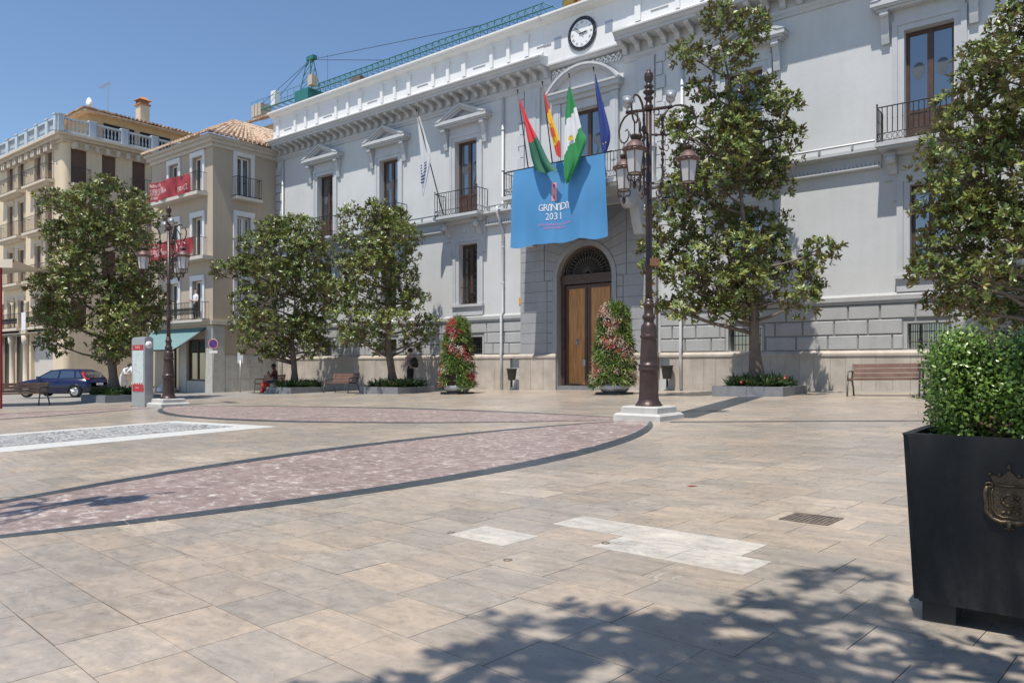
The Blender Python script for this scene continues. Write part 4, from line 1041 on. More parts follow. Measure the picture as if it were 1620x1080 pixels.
# two red banners tied to the balconies
def redbanner(label,x0,x1,z0t,z1t,z0b,z1b,lines,big,seed):
    t=thing('red_banner',label,'banner',((x0+x1)/2,B2Y-.55,z0b),'red banners on the beige house')
    NU,NV=40,12
    def pt(u,v,off=0.):
        x=lerp(x0,x1,u); z=lerp(lerp(z0t,z1t,u),lerp(z0b,z1b,u),v)-.10*math.sin(PI*u*2)**2*(.3+v*.3)
        p=.56+.05*math.sin(u*14+v*3+seed)*min(1,.4+u)+.03*math.sin(u*31-v*4)
        return (x,B2Y-p-off,z)
    m_=MB(); m_.add([pt(i/NU,j/NV) for j in range(NV+1) for i in range(NU+1)],[(j*(NU+1)+i,j*(NU+1)+i+1,(j+1)*(NU+1)+i+1,(j+1)*(NU+1)+i) for j in range(NV) for i in range(NU)],0,True)
    m_.build('banner_cloth','redbanner',t); m_=MB(); W=x1-x0;H=z0t-z0b
    def put(body,u,v,s):
        vv,f=TXT[body]; mn=min(a for a,_,_ in vv); m_.add([pt(u+(a-mn)*s/W,v-b_*s/H*1.25,.02) for a,b_,_ in vv],f)
    for k,bd in enumerate(lines): put(bd,.04,.17+.21*k,.225)
    if big: put(big,.70,.72,.30)
    else:
        for (u0,v0,u1,v1) in ((.62,.1,.70,.85),(.74,.12,.66,.5),(.76,.4,.84,.9),(.62,.92,.88,.97),(.80,.1,.86,.3)):
            m_.add([pt(u0,v0,.02),pt(u0+.03,v0,.02),pt(u1+.03,v1,.02),pt(u1,v1,.02)],[(0,1,2,3)])
    m_.build('banner_lettering','pink',t)
redbanner('dark red banner with white lettering on the top balcony of the beige house',-39.15,-35.0,10.38,10.33,9.42,9.44,['Medina calle','no una marcha','ANTES DE OREN','A Rojas!'],'FERVOZ',0)
redbanner('dark red banner with lettering and a big A on the middle balcony behind the lamp',-39.15,-34.85,7.28,7.18,6.22,6.40,['Medina calle','no una marcha','ANTES DE OREN'],None,2)
# house with roof tiles glimpsed above and behind the beige house
t=thing('pink_roofed_house','far house with a pinkish tiled roof behind the beige house','house',(-37,30,-.2))
MB().box(-44,-38.2,27,36,-1,15.75).build('wall','cream',t); m_=MB(); barrel_roof(m_,(-44,26.2,15.9),(-37.6,26.2,15.9),(-44,30,17.9),(-39.5,30,17.9)); barrel_roof(m_,(-37.6,26.2,15.9),(-37.6,36,15.9),(-39.5,30,17.9),(-39.5,34,17.9)); m_.build('tile_roof',['tiledark','tile'],t)

# cream house at the far left
X1,Y1=-49.0,18.6
B1=thing('cream_house','tall cream apartment house with a pale blue roof balustrade and brown shutters','apartment house',(-55,Y1,-.7))
f1=fr(Y1); g1=sd(X1)
LW=[-57.55,-55.65,-52.85,-51.1]; LV=[(12.30,14.5),(9.35,11.6),(6.3,8.5),(3.4,5.2)]
RW=[(19.45,.45),(21.2,.42),(23.05,.42),(24.4,.42)]
RL=[(11.95,14.05),(9.0,11.1),(6.0,8.1),(3.2,5.1)]
holF=[(c-.5,c+.5,a,b_) for c in LW for a,b_ in LV]+[(-58.75,-57.15,-.6,3.0),(-56.55,-54.95,-.6,3.0),(-54.05,-50.6,-.6,3.0)]
holS=[(c-h,c+h,a,b_) for c,h in RW for a,b_ in RL]
m_=MB(f1); m_.wall(-75,X1-.35,-2,14.75,holF,0,-.3); m2=MB(g1); m2.wall(Y1+.35,Y1+14,-2,14.75,holS,0,-.3)
m3=MB(); arcs=[(X1-.35+.35*math.sin(q),Y1+.35-.35*math.cos(q)) for q in [PI/2*j/6 for j in range(7)]]
for a,b_ in zip(arcs[:-1],arcs[1:]): m3.add([(a[0],a[1],-2),(b_[0],b_[1],-2),(b_[0],b_[1],14.75),(a[0],a[1],14.75)],[(0,1,2,3)])
m3.box(-75,X1-.4,Y1+.4,Y1+14,-2,14.7)
for q in (m2,m3): b0=len(m_.v); m_.v+=q.v; m_.f+=[tuple(i+b0 for i in f) for f in q.f]; m_.m+=q.m; m_.s+=q.s
m_.build('wall','cream',B1)
for c in LW:
    for k,(a,b_) in enumerate(LV):
        dk=0 if k<2 else .9
        w_=MB(f1).box(c-.498,c+.498,-.16,-.12,a,b_-.002).build('roller_shutter','shutter' if k<3 else 'glass',B1)
        for j in range(8 if k<3 else 0): MB
        MB(f1).box(c-.62,c-.503,.002,.05,a,b_+.1).box(c+.503,c+.62,.002,.05,a,b_+.1).box(c-.66,c+.66,.002,.08,b_+.101,b_+.24).build('window_surround','creamtrim',B1)
for c,h in RW:
    for k,(a,b_) in enumerate(RL):
        MB(g1).box(c-h+.002,c+h-.002,-.16,-.12,a,b_-.002).build('roller_shutter','shutter',B1)
for s0,s1 in ((-58.9,-54.9),(-54.1,-50.3)):
    for k,(a,_) in enumerate(LV):
        sl=MB(f1).box(s0,s1,.002,.55,a-.18,a-.03).box(s0+.3,s1-.3,.002,.3,a-.32,a-.181).build('balcony_slab','creamtrim',B1); rail2(f1,s0+.05,s1-.05,.5,a-.03,a+.9,sl,.16,k==3)
for s0,s1 in ((22.45,24.95),):
    for k,(a,_) in enumerate(RL[:3]):
        sl=MB(g1).box(s0,s1,.002,.55,a-.18,a-.03).build('balcony_slab','creamtrim',B1); rail2(g1,s0+.05,s1-.05,.5,a-.03,a+.9,sl,.16)
sl=MB(g1).box(19.0,20.0,.002,.4,11.77,11.92).build('balcony_slab','creamtrim',B1); rail2(g1,19.02,19.98,.36,11.92,12.85,sl,.16)
# cornice with paired brackets
m_=MB()
for q,(z0,z1) in enumerate(((14.35,14.5),(14.502,14.66),(14.662,14.80))):
    e=.1+.22*q; m_.box(-75,X1+e,Y1-e,Y1-.002,z0,z1).box(X1+.002,X1+e,Y1,Y1+13,z0,z1)
m_.build('roof_cornice','creamtrim',B1)
for i in range(18):
    x=-58.9+.62*i*.82+.2*(i%2)
    if x<X1-.2: MB(f1).box(x,x+.2,.002,.36,14.0,14.35).build('cornice_bracket','creamtrim',B1)
for i in range(10):
    s=Y1+.45+.62*i; MB(g1).box(s,s+.2,.002,.36,14.0,14.35).build('cornice_bracket','creamtrim',B1)
# balustrade
zb=14.80
bp=[]
for fn,s0,s1,st in ((f1,-66,X1+.42,1.62),(g1,Y1-.45,Y1+9,1.9)):
    n=int((s1-s0)/st); 
    for k in range(n+1):
        s=s1-st*k if fn is f1 else s0+st*k
        bp.append((fn,s)); 
        MB(fn).box(s-.2,s+.2,.20,.52,zb,15.72).box(s-.23,s+.23,.17,.55,15.721,15.80).build('balustrade_post','bluebal',B1)
        if k<n:
            a,b_=(s-st+.2,s-.2) if fn is f1 else (s+.2,s+st-.2)
            m_=MB(fn); m_.box(a,b_,.26,.46,zb,zb+.14).box(a,b_,.24,.48,15.60,15.70)
            for j in range(7): m_.lathe([(.035,0),(.06,.2),(.03,.4),(.05,.6),(.04,.66)],(a+(b_-a)*(j+.5)/7,.36,zb+.14),5)
            m_.build('balustrade_panel','bluebal',B1)
# penthouse with tiled roof, chimney, aerial, dish
MB().box(-70,X1-1.0,Y1+1.8,Y1+12,14.7,16.9).build('penthouse_wall','ochre',B1)
for s0,s1 in ((21.3,23.2),(23.6,25.6)): MB(sd(X1-1.0)).box(s0,s1,.002,.05,14.9,16.3).build('terrace_window','dark',B1)
m_=MB(); e=1.0
barrel_roof(m_,(-70,Y1+1.3,16.85),(X1-.45,Y1+1.3,16.85),(-70,Y1+5.5,18.0),(X1-5.2,Y1+5.5,18.0)); barrel_roof(m_,(X1-.45,Y1+1.3,16.85),(X1-.45,Y1+12,16.85),(X1-5.2,Y1+5.5,18.0),(X1-5.2,Y1+9,18.0))
m_.box(-70,X1-.5,Y1+1.35,Y1+12,16.70,16.80,1); m_.build('tile_roof',['tiledark','tile'],B1)
m_=MB().box(X1-1.4,X1-.75,Y1+4.9,Y1+5.5,16.8,18.05); ch=m_.build('chimney','cream',B1)
m_=MB().box(X1-1.47,X1-.68,Y1+4.83,Y1+5.57,18.052,18.15); 
for a in (0,.22,.44): m_.box(X1-1.4+a,X1-1.3+a,Y1+4.9,Y1+5.5,18.15,18.38)
m_.frus((X1-1.075,Y1+5.2),.42,.42,18.382,18.62,0,.15,.15); m_.build('chimney_cap','terracotta',ch)
m_=MB(); m_.bar((X1-3.4,Y1+4,17.5),(X1-3.4,Y1+4,19.9),.03); m_.bar((X1-4.6,Y1+4,19.7),(X1-3.0,Y1+4,19.75),.02)
for k in range(6): m_.bar((X1-4.5+.24*k,Y1+3.8,19.7),(X1-4.5+.24*k,Y1+4.2,19.7),.012)
m_.build('roof_aerial','zinc',B1)
m_=MB(); m_.lathe([(.05,0),(.32,.08),(.42,.2)],(0,0,0),14); m_.M=None
v=[(X1-2.5+x,Y1+2.6-z,17.75+y) for x,y,z in m_.v]; m_.v=v; m_.bar((X1-2.5,Y1+2.6,17.75),(X1-2.5,Y1+2.7,17.2),.03); m_.build('satellite_dish','white',B1)
# ground floor: dark shop recesses, columns, shutters
MB(f1).box(-58.74,-57.16,-.07,-.02,-.6,2.99).build('shop_glass','shopglass',B1); MB(f1).box(-56.54,-54.96,-.07,-.02,-.6,2.99).build('shop_glass','shopglass',B1)
MB(f1).box(-54.04,-50.61,-.26,-.2,-.6,2.99).build('shop_shutter','eave',B1)
m_=MB(f1); m_.tube([(-53.4+.7*math.cos(q),-.19,1.9+.35*math.sin(q)) for q in [PI*j/10 for j in range(11)]],.05,4); m_.build('shop_lettering','dark',B1)
for x in (-58.95,-56.85,-54.5): 
    m_=MB(f1); m_.lathe([(.2,-.9),(.2,-.5),(.14,-.45),(.12,2.3),(.2,2.45),(.22,2.9)],(x,.18,0),10); m_.build('column','creamtrim',B1)
    m_=MB(f1); m_.lathe([(.14,3.2),(.1,3.3),(.09,4.9),(.16,5.1)],(x,.12,0),8); m_.build('column','creamtrim',B1)
MB(f1).box(-60,-50,.002,.30,3.0,3.2).build('shop_fascia','creamtrim',B1)
MB(f1).box(-53.9,-53.2,.58,.60,3.2,4.3).build('hung_sheet','cloth_white',B1)
# ---------------------------------------------------------------- tower crane behind the hall
from math import sqrt
t=thing('tower_crane','green tower crane with a long lattice jib rising above the hall roof','crane',(-81,55.5,0))
def fromcam(X,Yd,Z): return (.7826*X-.6225*Yd,.6225*X+.7826*Yd,Z)
Y0=90.; c0=fromcam(-.2672*Y0,Y0,0); ZJ=33.15
jd=Vector(fromcam(.3129*Y0,-.242*Y0,0)); jl=jd.length; jd.normalize(); jn=Vector((-jd.y,jd.x,0))
t.location=(c0[0],c0[1],-1)
def J(a,b_,z): v=Vector((c0[0],c0[1],0))+jd*a+jn*b_; return (v.x,v.y,z)
m_=MB()
for s in (-1,1):
    for q in (-1,1): m_.bar(J(s*.8,q*.8,0),J(s*.8,q*.8,ZJ-1.0),0.068)
for k in range(14):
    z=ZJ-1.0-2.2*k
    for s in (-1,1): m_.bar(J(s*.8,-.8,z),J(-s*.8,-.8,z-2.2),0.037); m_.bar(J(.8,s*.8,z),J(.8,-s*.8,z-2.2),0.037)
m_.build('mast','green_crane',t)
m_=MB().frus((c0[0],c0[1]),1.3,1.3,ZJ-1.0,ZJ+.3); m_.build('slewing_ring','green_crane',t)
m_=MB(); zt=ZJ+4.2
for s in (-1,1):
    for q in (-1,1): m_.bar(J(s*.9,q*.8,ZJ+.3),J(s*.25,q*.25,zt),0.062)
for k in range(4):
    f0=k/4;f1_=(k+1)/4; z=lerp(ZJ+.3,zt,f0); z2=lerp(ZJ+.3,zt,f1_); a=lerp(.9,.25,f0); a2=lerp(.9,.25,f1_)
    for q in (-1,1): m_.bar(J(-a,q*a,z),J(a2,q*a2,z2),0.037); m_.bar(J(q*a,-a,z),J(q*a2,a2,z2),0.037)
m_.box(c0[0]-.4,c0[0]+.9,c0[1]-.3,c0[1]+.3,zt-.1,zt+.35); m_.build('tower_head','green_crane',t)
m_=MB(); n=36
for q in (-.7,.7): m_.bar(J(1,q,ZJ),J(jl,q,ZJ),0.068)
m_.bar(J(1.5,0,ZJ+1.0),J(jl-1.5,0,ZJ+1.0),0.062); m_.bar(J(jl-1.5,0,ZJ+1.0),J(jl,0,ZJ),0.050)
for k in range(n):
    a=1.2+(jl-2.6)*k/n; b_=1.2+(jl-2.6)*(k+1)/n
    for q in (-.7,.7): m_.bar(J(a,q,ZJ),J((a+b_)/2,0,ZJ+1.0),0.028); m_.bar(J((a+b_)/2,0,ZJ+1.0),J(b_,q,ZJ),0.028)
    m_.bar(J(a,-.7,ZJ),J(b_,.7,ZJ),0.025)
m_.build('jib','green_crane',t)
cj=-11.0
m_=MB()
for q in (-.7,.7): m_.bar(J(-1,q,ZJ-.1),J(cj,q,ZJ-.1),0.099); m_.bar(J(-1,q,ZJ+1.2),J(cj,q,ZJ+1.2),.03)
for k in range(9): a=-1+(cj+1)*k/8; m_.bar(J(a,-.7,ZJ-.1),J(a,.7,ZJ-.1),0.050); m_.bar(J(a,-.7,ZJ-.1),J(a,-.7,ZJ+1.2),.03); m_.bar(J(a,.7,ZJ-.1),J(a,.7,ZJ+1.2),.03)
m_.build('counter_jib','green_crane',t)
m_=MB()
for a in (cj+.4,cj+1.1,cj+1.8): P=[J(a-.3,-.8,0),J(a+.3,-.8,0),J(a+.3,.8,0),J(a-.3,.8,0)]; m_.add([(x,y,ZJ-.7) for x,y,_ in P]+[(x,y,ZJ+.8) for x,y,_ in P],[(3,2,1,0),(4,5,6,7),(0,1,5,4),(1,2,6,5),(2,3,7,6),(3,0,4,7)])
m_.build('counterweight','concrete',t)
m_=MB(); m_.bar(J(0,0,zt),J(cj+1,-.7,ZJ+.2),.035); m_.bar(J(0,0,zt),J(cj+1,.7,ZJ+.2),.035); m_.bar(J(0,0,zt),J(jl*.36,0,ZJ+1.0),.03); m_.bar(J(0,0,zt),J(jl*.75,0,ZJ+1.0),.03); m_.bar(J(3.2,0,zt-.2),J(3.2,0,ZJ),.02)
m_.build('tie_cable','iron',t)
P=J(-7,0,0); MB().box(P[0]-.5,P[0]+.5,P[1]-.3,P[1]+.3,ZJ+.2,ZJ+2.0).build('hoist_box','white',t)
P=J(9,0,0); MB().frus((P[0],P[1]),.8,.8,ZJ-.7,ZJ-.15).build('trolley','rust',t)
P=J(1.6,-.9,0); MB().box(P[0]-.4,P[0]+.4,P[1]-.4,P[1]+.4,ZJ+.5,ZJ+1.7).build('operator_cabin','concrete',t)
# terracotta pots on the parapet
def pot(x,s,lab,fl):
    t=thing('terracotta_pot',lab,'pot',(x,Y+.05,13.92),'pots on the clock parapet')
    m_=MB(); m_.lathe([(.16,0),(.28,.12),(.34,.34),(.30,.52),(.20,.60),(.22,.66)],(x,Y-.02,13.935),14); m_.build('pot_body','terracotta' if not fl else 'gold',t)
    if fl:
        m_=MB()
        for k in range(5): a=2*PI*k/5; m_.tube([(x,Y,14.5),(x+.15*math.cos(a),Y+.1*math.sin(a),14.9),(x+.35*math.cos(a),Y+.2*math.sin(a),15.1)],[.07,.09,.03],5,k%2)
        m_.build('pot_plant',['green_crane','cloth_white'],t)
pot(-15.55,1,'round gilded pot with a green figure on the parapet left of the clock',True); pot(-14.9,1,'plain orange terracotta pot on the parapet directly above the clock',False)
# ---------------------------------------------------------------- foliage
RV=Vector((.7826,.6225,0)); FV=Vector((-.6225,.7826,0))
def leaf_material(name,back,rough=.34,transl=.18):
    m,t,b=nodes(name); a=N(t,'ShaderNodeVertexColor'); a.layer_name='tone'; g=N(t,'ShaderNodeNewGeometry')
    c=mix(t,g.outputs['Backfacing'],a.outputs['Color'],back); 
    mm=t.nodes[-1]
    L(t,c,b.inputs['Base Color']); b.inputs['Roughness'].default_value=rough; b.inputs['Specular IOR Level'].default_value=.55
    tr=N(t,'ShaderNodeBsdfTranslucent'); L(t,a.outputs['Color'],tr.inputs['Color']); ms=N(t,'ShaderNodeMixShader'); ms.inputs[0].default_value=transl
    out=[n for n in t.nodes if n.type=='OUTPUT_MATERIAL'][0]
    L(t,b.outputs[0],ms.inputs[1]); L(t,tr.outputs[0],ms.inputs[2]); L(t,ms.outputs[0],out.inputs[0]); return m
MAT['leaf']=leaf_material('magnolia_leaf',(.19,.15,.07),.36,.18)
MAT['boxleaf']=leaf_material('hedge_leaf',(.09,.13,.04),.30,.2)
MAT['softleaf']=leaf_material('soft_plant_leaf',(.10,.15,.05),.5,.25)
def leaves(name,parent,C,D,Nn,ln,wd,col,mat,fold=.25,droop=.12):
    """one mesh of pointed leaves. C base points, D axis, Nn up normals, ln/wd per leaf, col per leaf"""
    C=np.asarray(C,float);D=np.asarray(D,float);Nn=np.asarray(Nn,float);ln=np.asarray(ln,float)[:,None];wd=np.asarray(wd,float)[:,None]; n=len(C)
    D/=np.linalg.norm(D,axis=1,keepdims=True)+1e-9; Sd=np.cross(D,Nn); Sd/=np.linalg.norm(Sd,axis=1,keepdims=True)+1e-9; Up=np.cross(Sd,D)
    def P(t,s,h): return C+D*ln*t+Sd*wd*s-Up*(abs(s)*fold*wd)+Up*(-droop*ln*t*t+h*ln)
    V=np.stack([P(0,0,0),P(.35,1,0),P(.72,.72,0),P(1,0,0),P(.72,-.72,0),P(.35,-1,0)],1).reshape(-1,3)
    off=np.array(wloc(parent)) if parent is not None else np.zeros(3)
    V=V-off
    me=bpy.data.meshes.new(name); me.vertices.add(6*n); me.vertices.foreach_set('co',V.ravel())
    base=np.arange(n)[:,None]*6
    idx=np.concatenate([base+np.array([0,3,4,5]),base+np.array([0,1,2,3])],1).reshape(-1)
    me.loops.add(8*n); me.loops.foreach_set('vertex_index',idx.astype(np.int32)); me.polygons.add(2*n)
    me.polygons.foreach_set('loop_start',(np.arange(2*n)*4).astype(np.int32)); me.polygons.foreach_set('loop_total',np.full(2*n,4,np.int32))
    me.update(); me.validate()
    ca=me.color_attributes.new('tone','FLOAT_COLOR','CORNER'); cc=np.ones((n,4)); cc[:,:3]=col
    ca.data.foreach_set('color',np.repeat(cc,8,axis=0).astype(np.float32).ravel())
    me.materials.append(MAT[mat]); o=bpy.data.objects.new(name,me); COL.objects.link(o)
    if parent is not None: o.parent=parent
    return o
def unit(v): return v/(np.linalg.norm(v,axis=-1,keepdims=True)+1e-9)
def rosettes(g,pos,axis,per,ln,jit=.25,spread=(.55,1.35)):
    """whorls of leaves round twig tips"""
    n=len(pos); axis=unit(axis); ref=np.where(np.abs(axis[:,2:3])<.9,np.array([[0,0,1.]]),np.array([[1.,0,0]])); a=unit(np.cross(axis,ref)); b_=np.cross(a,axis)
    C=[];D=[];Nn=[]
    for k in range(per):
        th=2*PI*k/per*1.0+g.uniform(0,1.2,n)+k*.6; ph=g.uniform(spread[0],spread[1],n)
        r=a*np.cos(th)[:,None]+b_*np.sin(th)[:,None]
        d=axis*np.cos(ph)[:,None]+r*np.sin(ph)[:,None]+g.normal(0,jit*.4,(n,3)); C.append(pos+g.normal(0,.02,(n,3))+axis*g.uniform(-.05,.03,n)[:,None]); D.append(d); Nn.append(axis*np.sin(ph)[:,None]-r*np.cos(ph)[:,None]+g.normal(0,jit*.5,(n,3)))
    C=np.concatenate(C);D=np.concatenate(D);Nn=np.concatenate(Nn); return C,D,Nn,g.uniform(.75,1.2,len(C))*ln
def magnolia(name,label,base,lobes,seed,trunk_r,trunk_top,lean=(0,0),dens=9.0,ln=.17,back=.15,wdepth=1.9,group='magnolia trees round the square',flowers=14,per=9,trunkz=2.2):
    g=np.random.default_rng(seed); rr=random.Random(seed)
    x,y=base; z0=gz(x,y); t=thing(name,label,'tree',(x,y,z0),group)
    B=Vector((x,y,0)); ax=lambda z:B+RV*(lean[0]*(z-z0)/max(1,trunk_top-z0))+Vector((.05*math.sin(z*2.1+seed),.05*math.cos(z*1.7),z))
    LO=[]
    for dx,z,r in lobes:
        W=max([abs(q[0]) for q in lobes if abs(q[1]-z)<.9]+[.6]); W=min(W,wdepth)
        d=rr.uniform(-1,1)*math.sqrt(max(.12,W*W-dx*dx*.8))*.95
        LO.append((B+RV*dx+FV*d+Vector((0,0,z)),r))
        if rr.random()<back: LO.append((B+RV*dx*rr.uniform(.6,1)-FV*d+Vector((0,0,z+rr.uniform(-.2,.2))),r))
    # trunk and limbs
    m_=MB(); zs=[z0-.1+ (trunk_top-z0+.1)*k/14 for k in range(15)]
    m_.tube([tuple(ax(z)) for z in zs],[trunk_r*(1.45 if k==0 else 1.15 if k==1 else max(.16,1-1.25*k/14))*(1+.07*math.sin(k*2.3)) for k in range(15)],9)
    m_.build('trunk','bark',t); m_=MB()
    for c,r in LO:
        zc=max(z0+trunkz*.75,min(trunk_top-.2,c.z-rr.uniform(.35,.8)*math.hypot(c.x-x,c.y-y)*.7)); p=ax(zc); e=c-(c-p).normalized()*r*.2
        md=p.lerp(e,.5)+Vector((rr.uniform(-.1,.1),rr.uniform(-.1,.1),-.06)); k=max(.25,1-(zc-z0)/(trunk_top-z0+1.5))
        m_.tube([tuple(p),tuple(p.lerp(md,.5)),tuple(md),tuple(e)],[.05*k+.018,.04*k+.015,.03*k+.012,.010],5)
        for _ in range(4):
            v=Vector((rr.gauss(0,1),rr.gauss(0,1),rr.gauss(.2,.8))).normalized()*r*.85; m_.tube([tuple(md.lerp(e,.6)),tuple(e+v*.5),tuple(c+v)],[.014,.010,.005],3)
    tag(m_.build('limbs','bark',t),kind='stuff')
    P=[];A=[]
    for c,r in LO:
        n=max(5,int(dens*12.57*r*r*1.75))
        v=unit(g.normal(0,1,(n,3))+np.array([0,0,.42])); rad_=r*g.uniform(.5,1.08,n)**.55*(1+.16*np.sin(v[:,0]*7+r*9)*np.sin(v[:,1]*6+r*5))
        P.append(np.array(c)+v*rad_[:,None]*np.array([1,1,.78])); A.append(v*.75+np.array([0,0,.55])+g.normal(0,.25,(n,3)))
    P=np.concatenate(P);A=np.concatenate(A); C,D,Nn,l=rosettes(g,P,A,per,ln)
    n=len(C); tone=g.uniform(0,1,n); ctone=np.tile(g.uniform(0,1,len(P)),per)
    dark=np.array([.052,.090,.020]);midc=np.array([.155,.205,.046]);yel=np.array([.37,.37,.095]);brn=np.array([.17,.085,.03])
    k=(.45*tone+.55*ctone)[:,None]; col=np.where(k<.55,dark+(midc-dark)*(k/.55),midc+(yel-midc)*((k-.55)/.45))
    bm=(g.uniform(0,1,n)<.035)[:,None]; col=np.where(bm,brn*g.uniform(.6,1.2,(n,1)),col)
    leaves('crown',t,C,D,Nn,l,l*.215,col,'leaf',.28,.15)
    m_=MB()
    for _ in range(flowers):
        i=rr.randrange(len(P)); p=P[i]; a=A[i]/np.linalg.norm(A[i])
        for q in range(6):
            th=q*PI/3; s=Vector((math.cos(th),math.sin(th),.5)).normalized()*.06; c=Vector(p)+Vector(a)*.09
            m_.add([tuple(c),tuple(c+s*.6+Vector((-s.y,s.x,0))*.5),tuple(c+s*1.1+Vector((0,0,.03))),tuple(c+s*.6-Vector((-s.y,s.x,0))*.5)],[(0,1,2,3)])
    if flowers: m_.build('white_blossoms','cloth_white',t)
    return t
TL={
'R1':[(-1.24,10.1,0.54),(-0.39,10.02,0.54),(0.04,10.1,0.31),(-2.01,9.25,0.50),(-0.9,8.99,0.59),(0.04,8.99,0.50),(0.55,8.91,0.34),(-1.59,8.48,0.39),(-0.9,7.97,0.65),(-0.05,8.05,0.54),(0.89,8.22,0.46),(-2.01,7.71,0.39),(-0.9,7.2,0.69),(0.04,7.37,0.65),(0.89,7.37,0.50),(-2.1,7.2,0.40),(-2.53,7.54,0.28),(-1.93,6.6,0.50),(-0.9,6.6,0.59),(0.12,6.77,0.65),(0.64,6.69,0.50),(-2.18,5.75,0.59),(-1.24,5.92,0.65),(-0.22,6.09,0.65),(0.55,5.92,0.50),(-2.44,4.98,0.65),(-1.5,4.98,0.65),(-0.39,5.06,0.65),(0.55,4.89,0.65),(-2.78,4.12,0.59),(-1.76,4.04,0.71),(-0.65,4.04,0.71),(0.46,4.12,0.71),(1.4,3.95,0.50),(-2.95,3.52,0.46),(-2.01,3.35,0.65),(-0.9,3.27,0.71),(0.21,3.35,0.71),(1.32,3.52,0.56),(-2.87,2.67,0.34),(-2.18,2.5,0.50),(-1.24,2.58,0.56),(-0.3,2.67,0.56),(0.64,2.58,0.50),(1.32,3.01,0.37)],
'R2':[(-0.78,8.63,0.48),(-0.1,8.91,0.68),(-0.92,8.15,0.41),(-0.23,8.09,0.68),(-1.53,7.4,0.52),(-0.78,7.33,0.62),(0.04,7.26,0.75),(-1.74,6.85,0.38),(-1.19,6.58,0.62),(-0.37,6.44,0.75),(-2.01,5.96,0.49),(-1.19,5.76,0.68),(-0.37,5.62,0.75),(-2.42,5.28,0.52),(-1.67,5.08,0.68),(-0.78,4.94,0.75),(0.04,4.94,0.82),(-2.49,4.53,0.52),(-1.74,4.25,0.68),(-0.92,4.12,0.75),(-0.1,3.98,0.82),(-2.42,3.71,0.45),(-1.6,3.43,0.68),(-0.78,3.3,0.75),(-2.63,3.02,0.49),(-1.88,2.75,0.62),(-1.05,2.61,0.68),(-0.23,2.61,0.75),(-2.15,2.27,0.41),(-1.46,2.13,0.41),(-0.64,2.07,0.41),(0.59,8.36,0.68),(0.86,7.13,0.75),(1.13,5.76,0.82),(1.41,4.39,0.82),(1.27,3.02,0.82),(0.59,2.2,0.55),(-0.1,9.73,0.68),(0.04,10.69,0.62)],
'A':[(-0.7,7.76,0.59),(0.0,7.41,0.52),(-1.53,7.41,0.59),(-2.23,6.94,0.61),(-0.7,6.82,0.82),(0.47,6.7,0.66),(1.18,6.47,0.42),(-2.47,6.0,0.56),(-1.41,5.88,0.8),(-0.23,5.76,0.8),(0.83,5.53,0.71),(-2.12,4.94,0.71),(-0.94,4.71,0.85),(0.35,4.59,0.85),(1.25,4.71,0.47),(-2.47,4.0,0.71),(-1.41,3.76,0.85),(-0.12,3.53,0.89),(0.99,3.65,0.66),(-2.54,2.82,0.66),(-1.53,2.59,0.85),(-0.23,2.47,0.85),(0.9,2.59,0.71),(-2.23,1.76,0.61),(-1.17,1.53,0.61),(0.0,1.65,0.71),(0.9,1.76,0.56)],
'B':[(-0.12,7.19,0.7),(-0.95,6.91,0.7),(0.72,6.91,0.7),(-1.65,6.21,0.78),(-0.39,6.07,0.97),(1.0,5.93,0.83),(-3.04,5.24,0.44),(-2.2,5.24,0.7),(-3.51,5.1,0.31),(-0.95,4.96,0.97),(0.44,4.82,1.06),(1.41,4.54,0.61),(-1.78,3.85,0.92),(-0.39,3.71,1.06),(1.0,3.57,0.92),(-2.06,2.88,0.83),(-0.81,2.6,0.97),(0.58,2.6,0.92),(-1.78,1.9,0.56),(-0.67,1.76,0.61),(-0.95,1.43,0.44),(1.0,1.9,0.61)],
'C':[(-0.47,6.98,0.54),(0.14,6.73,0.54),(-1.21,6.48,0.62),(-0.22,6.11,0.74),(0.64,5.99,0.54),(-1.83,5.99,0.39),(-0.96,5.5,0.74),(0.27,5.25,0.74),(0.88,5.13,0.39),(-1.7,4.88,0.64),(-0.59,4.63,0.79),(0.51,4.39,0.69),(-1.95,3.9,0.64),(-0.96,3.65,0.79),(0.27,3.53,0.81),(0.88,3.65,0.49),(-1.83,2.91,0.69),(-0.72,2.66,0.81),(0.39,2.54,0.74),(1.25,2.66,0.54),(-1.58,2.05,0.54),(-0.47,1.8,0.54),(0.76,1.92,0.54),(1.45,2.17,0.35)],
}
magnolia('magnolia_tree','tall loose magnolia with see-through tiers behind the nearer street lamp',(-7.45,20.15),TL['R1'],3,.175,9.6,lean=(-.95,0),dens=10.5,ln=.14,back=.06,wdepth=1.5,flowers=7)
magnolia('magnolia_tree','magnolia cut by the right edge of the photo, above the clipped hedge',(-1.1,20.0),TL['R2'],4,.19,9.8,dens=8.6,ln=.132,back=.4,flowers=9)
magnolia('magnolia_tree','biggest dense magnolia at the left in front of the cream apartment house',(-29.08,12.76),[(a+.23,b_,c) for a,b_,c in TL['A']],5,.2,6.8,lean=(-.4,0),dens=10.5,ln=.132,back=.55,flowers=46,trunkz=1.4)
magnolia('magnolia_tree','broad magnolia with a long low left branch beside the beige house',(-28.2,20.0),TL['B'],6,.17,6.5,dens=9.0,ln=.132,back=.5,flowers=10,trunkz=1.6)
magnolia('magnolia_tree','narrower magnolia behind the standing man, right one of the close pair',(-22.0,20.1),TL['C'],7,.19,6.4,lean=(-.2,0),dens=9.4,ln=.132,back=.45,flowers=6,trunkz=1.8)
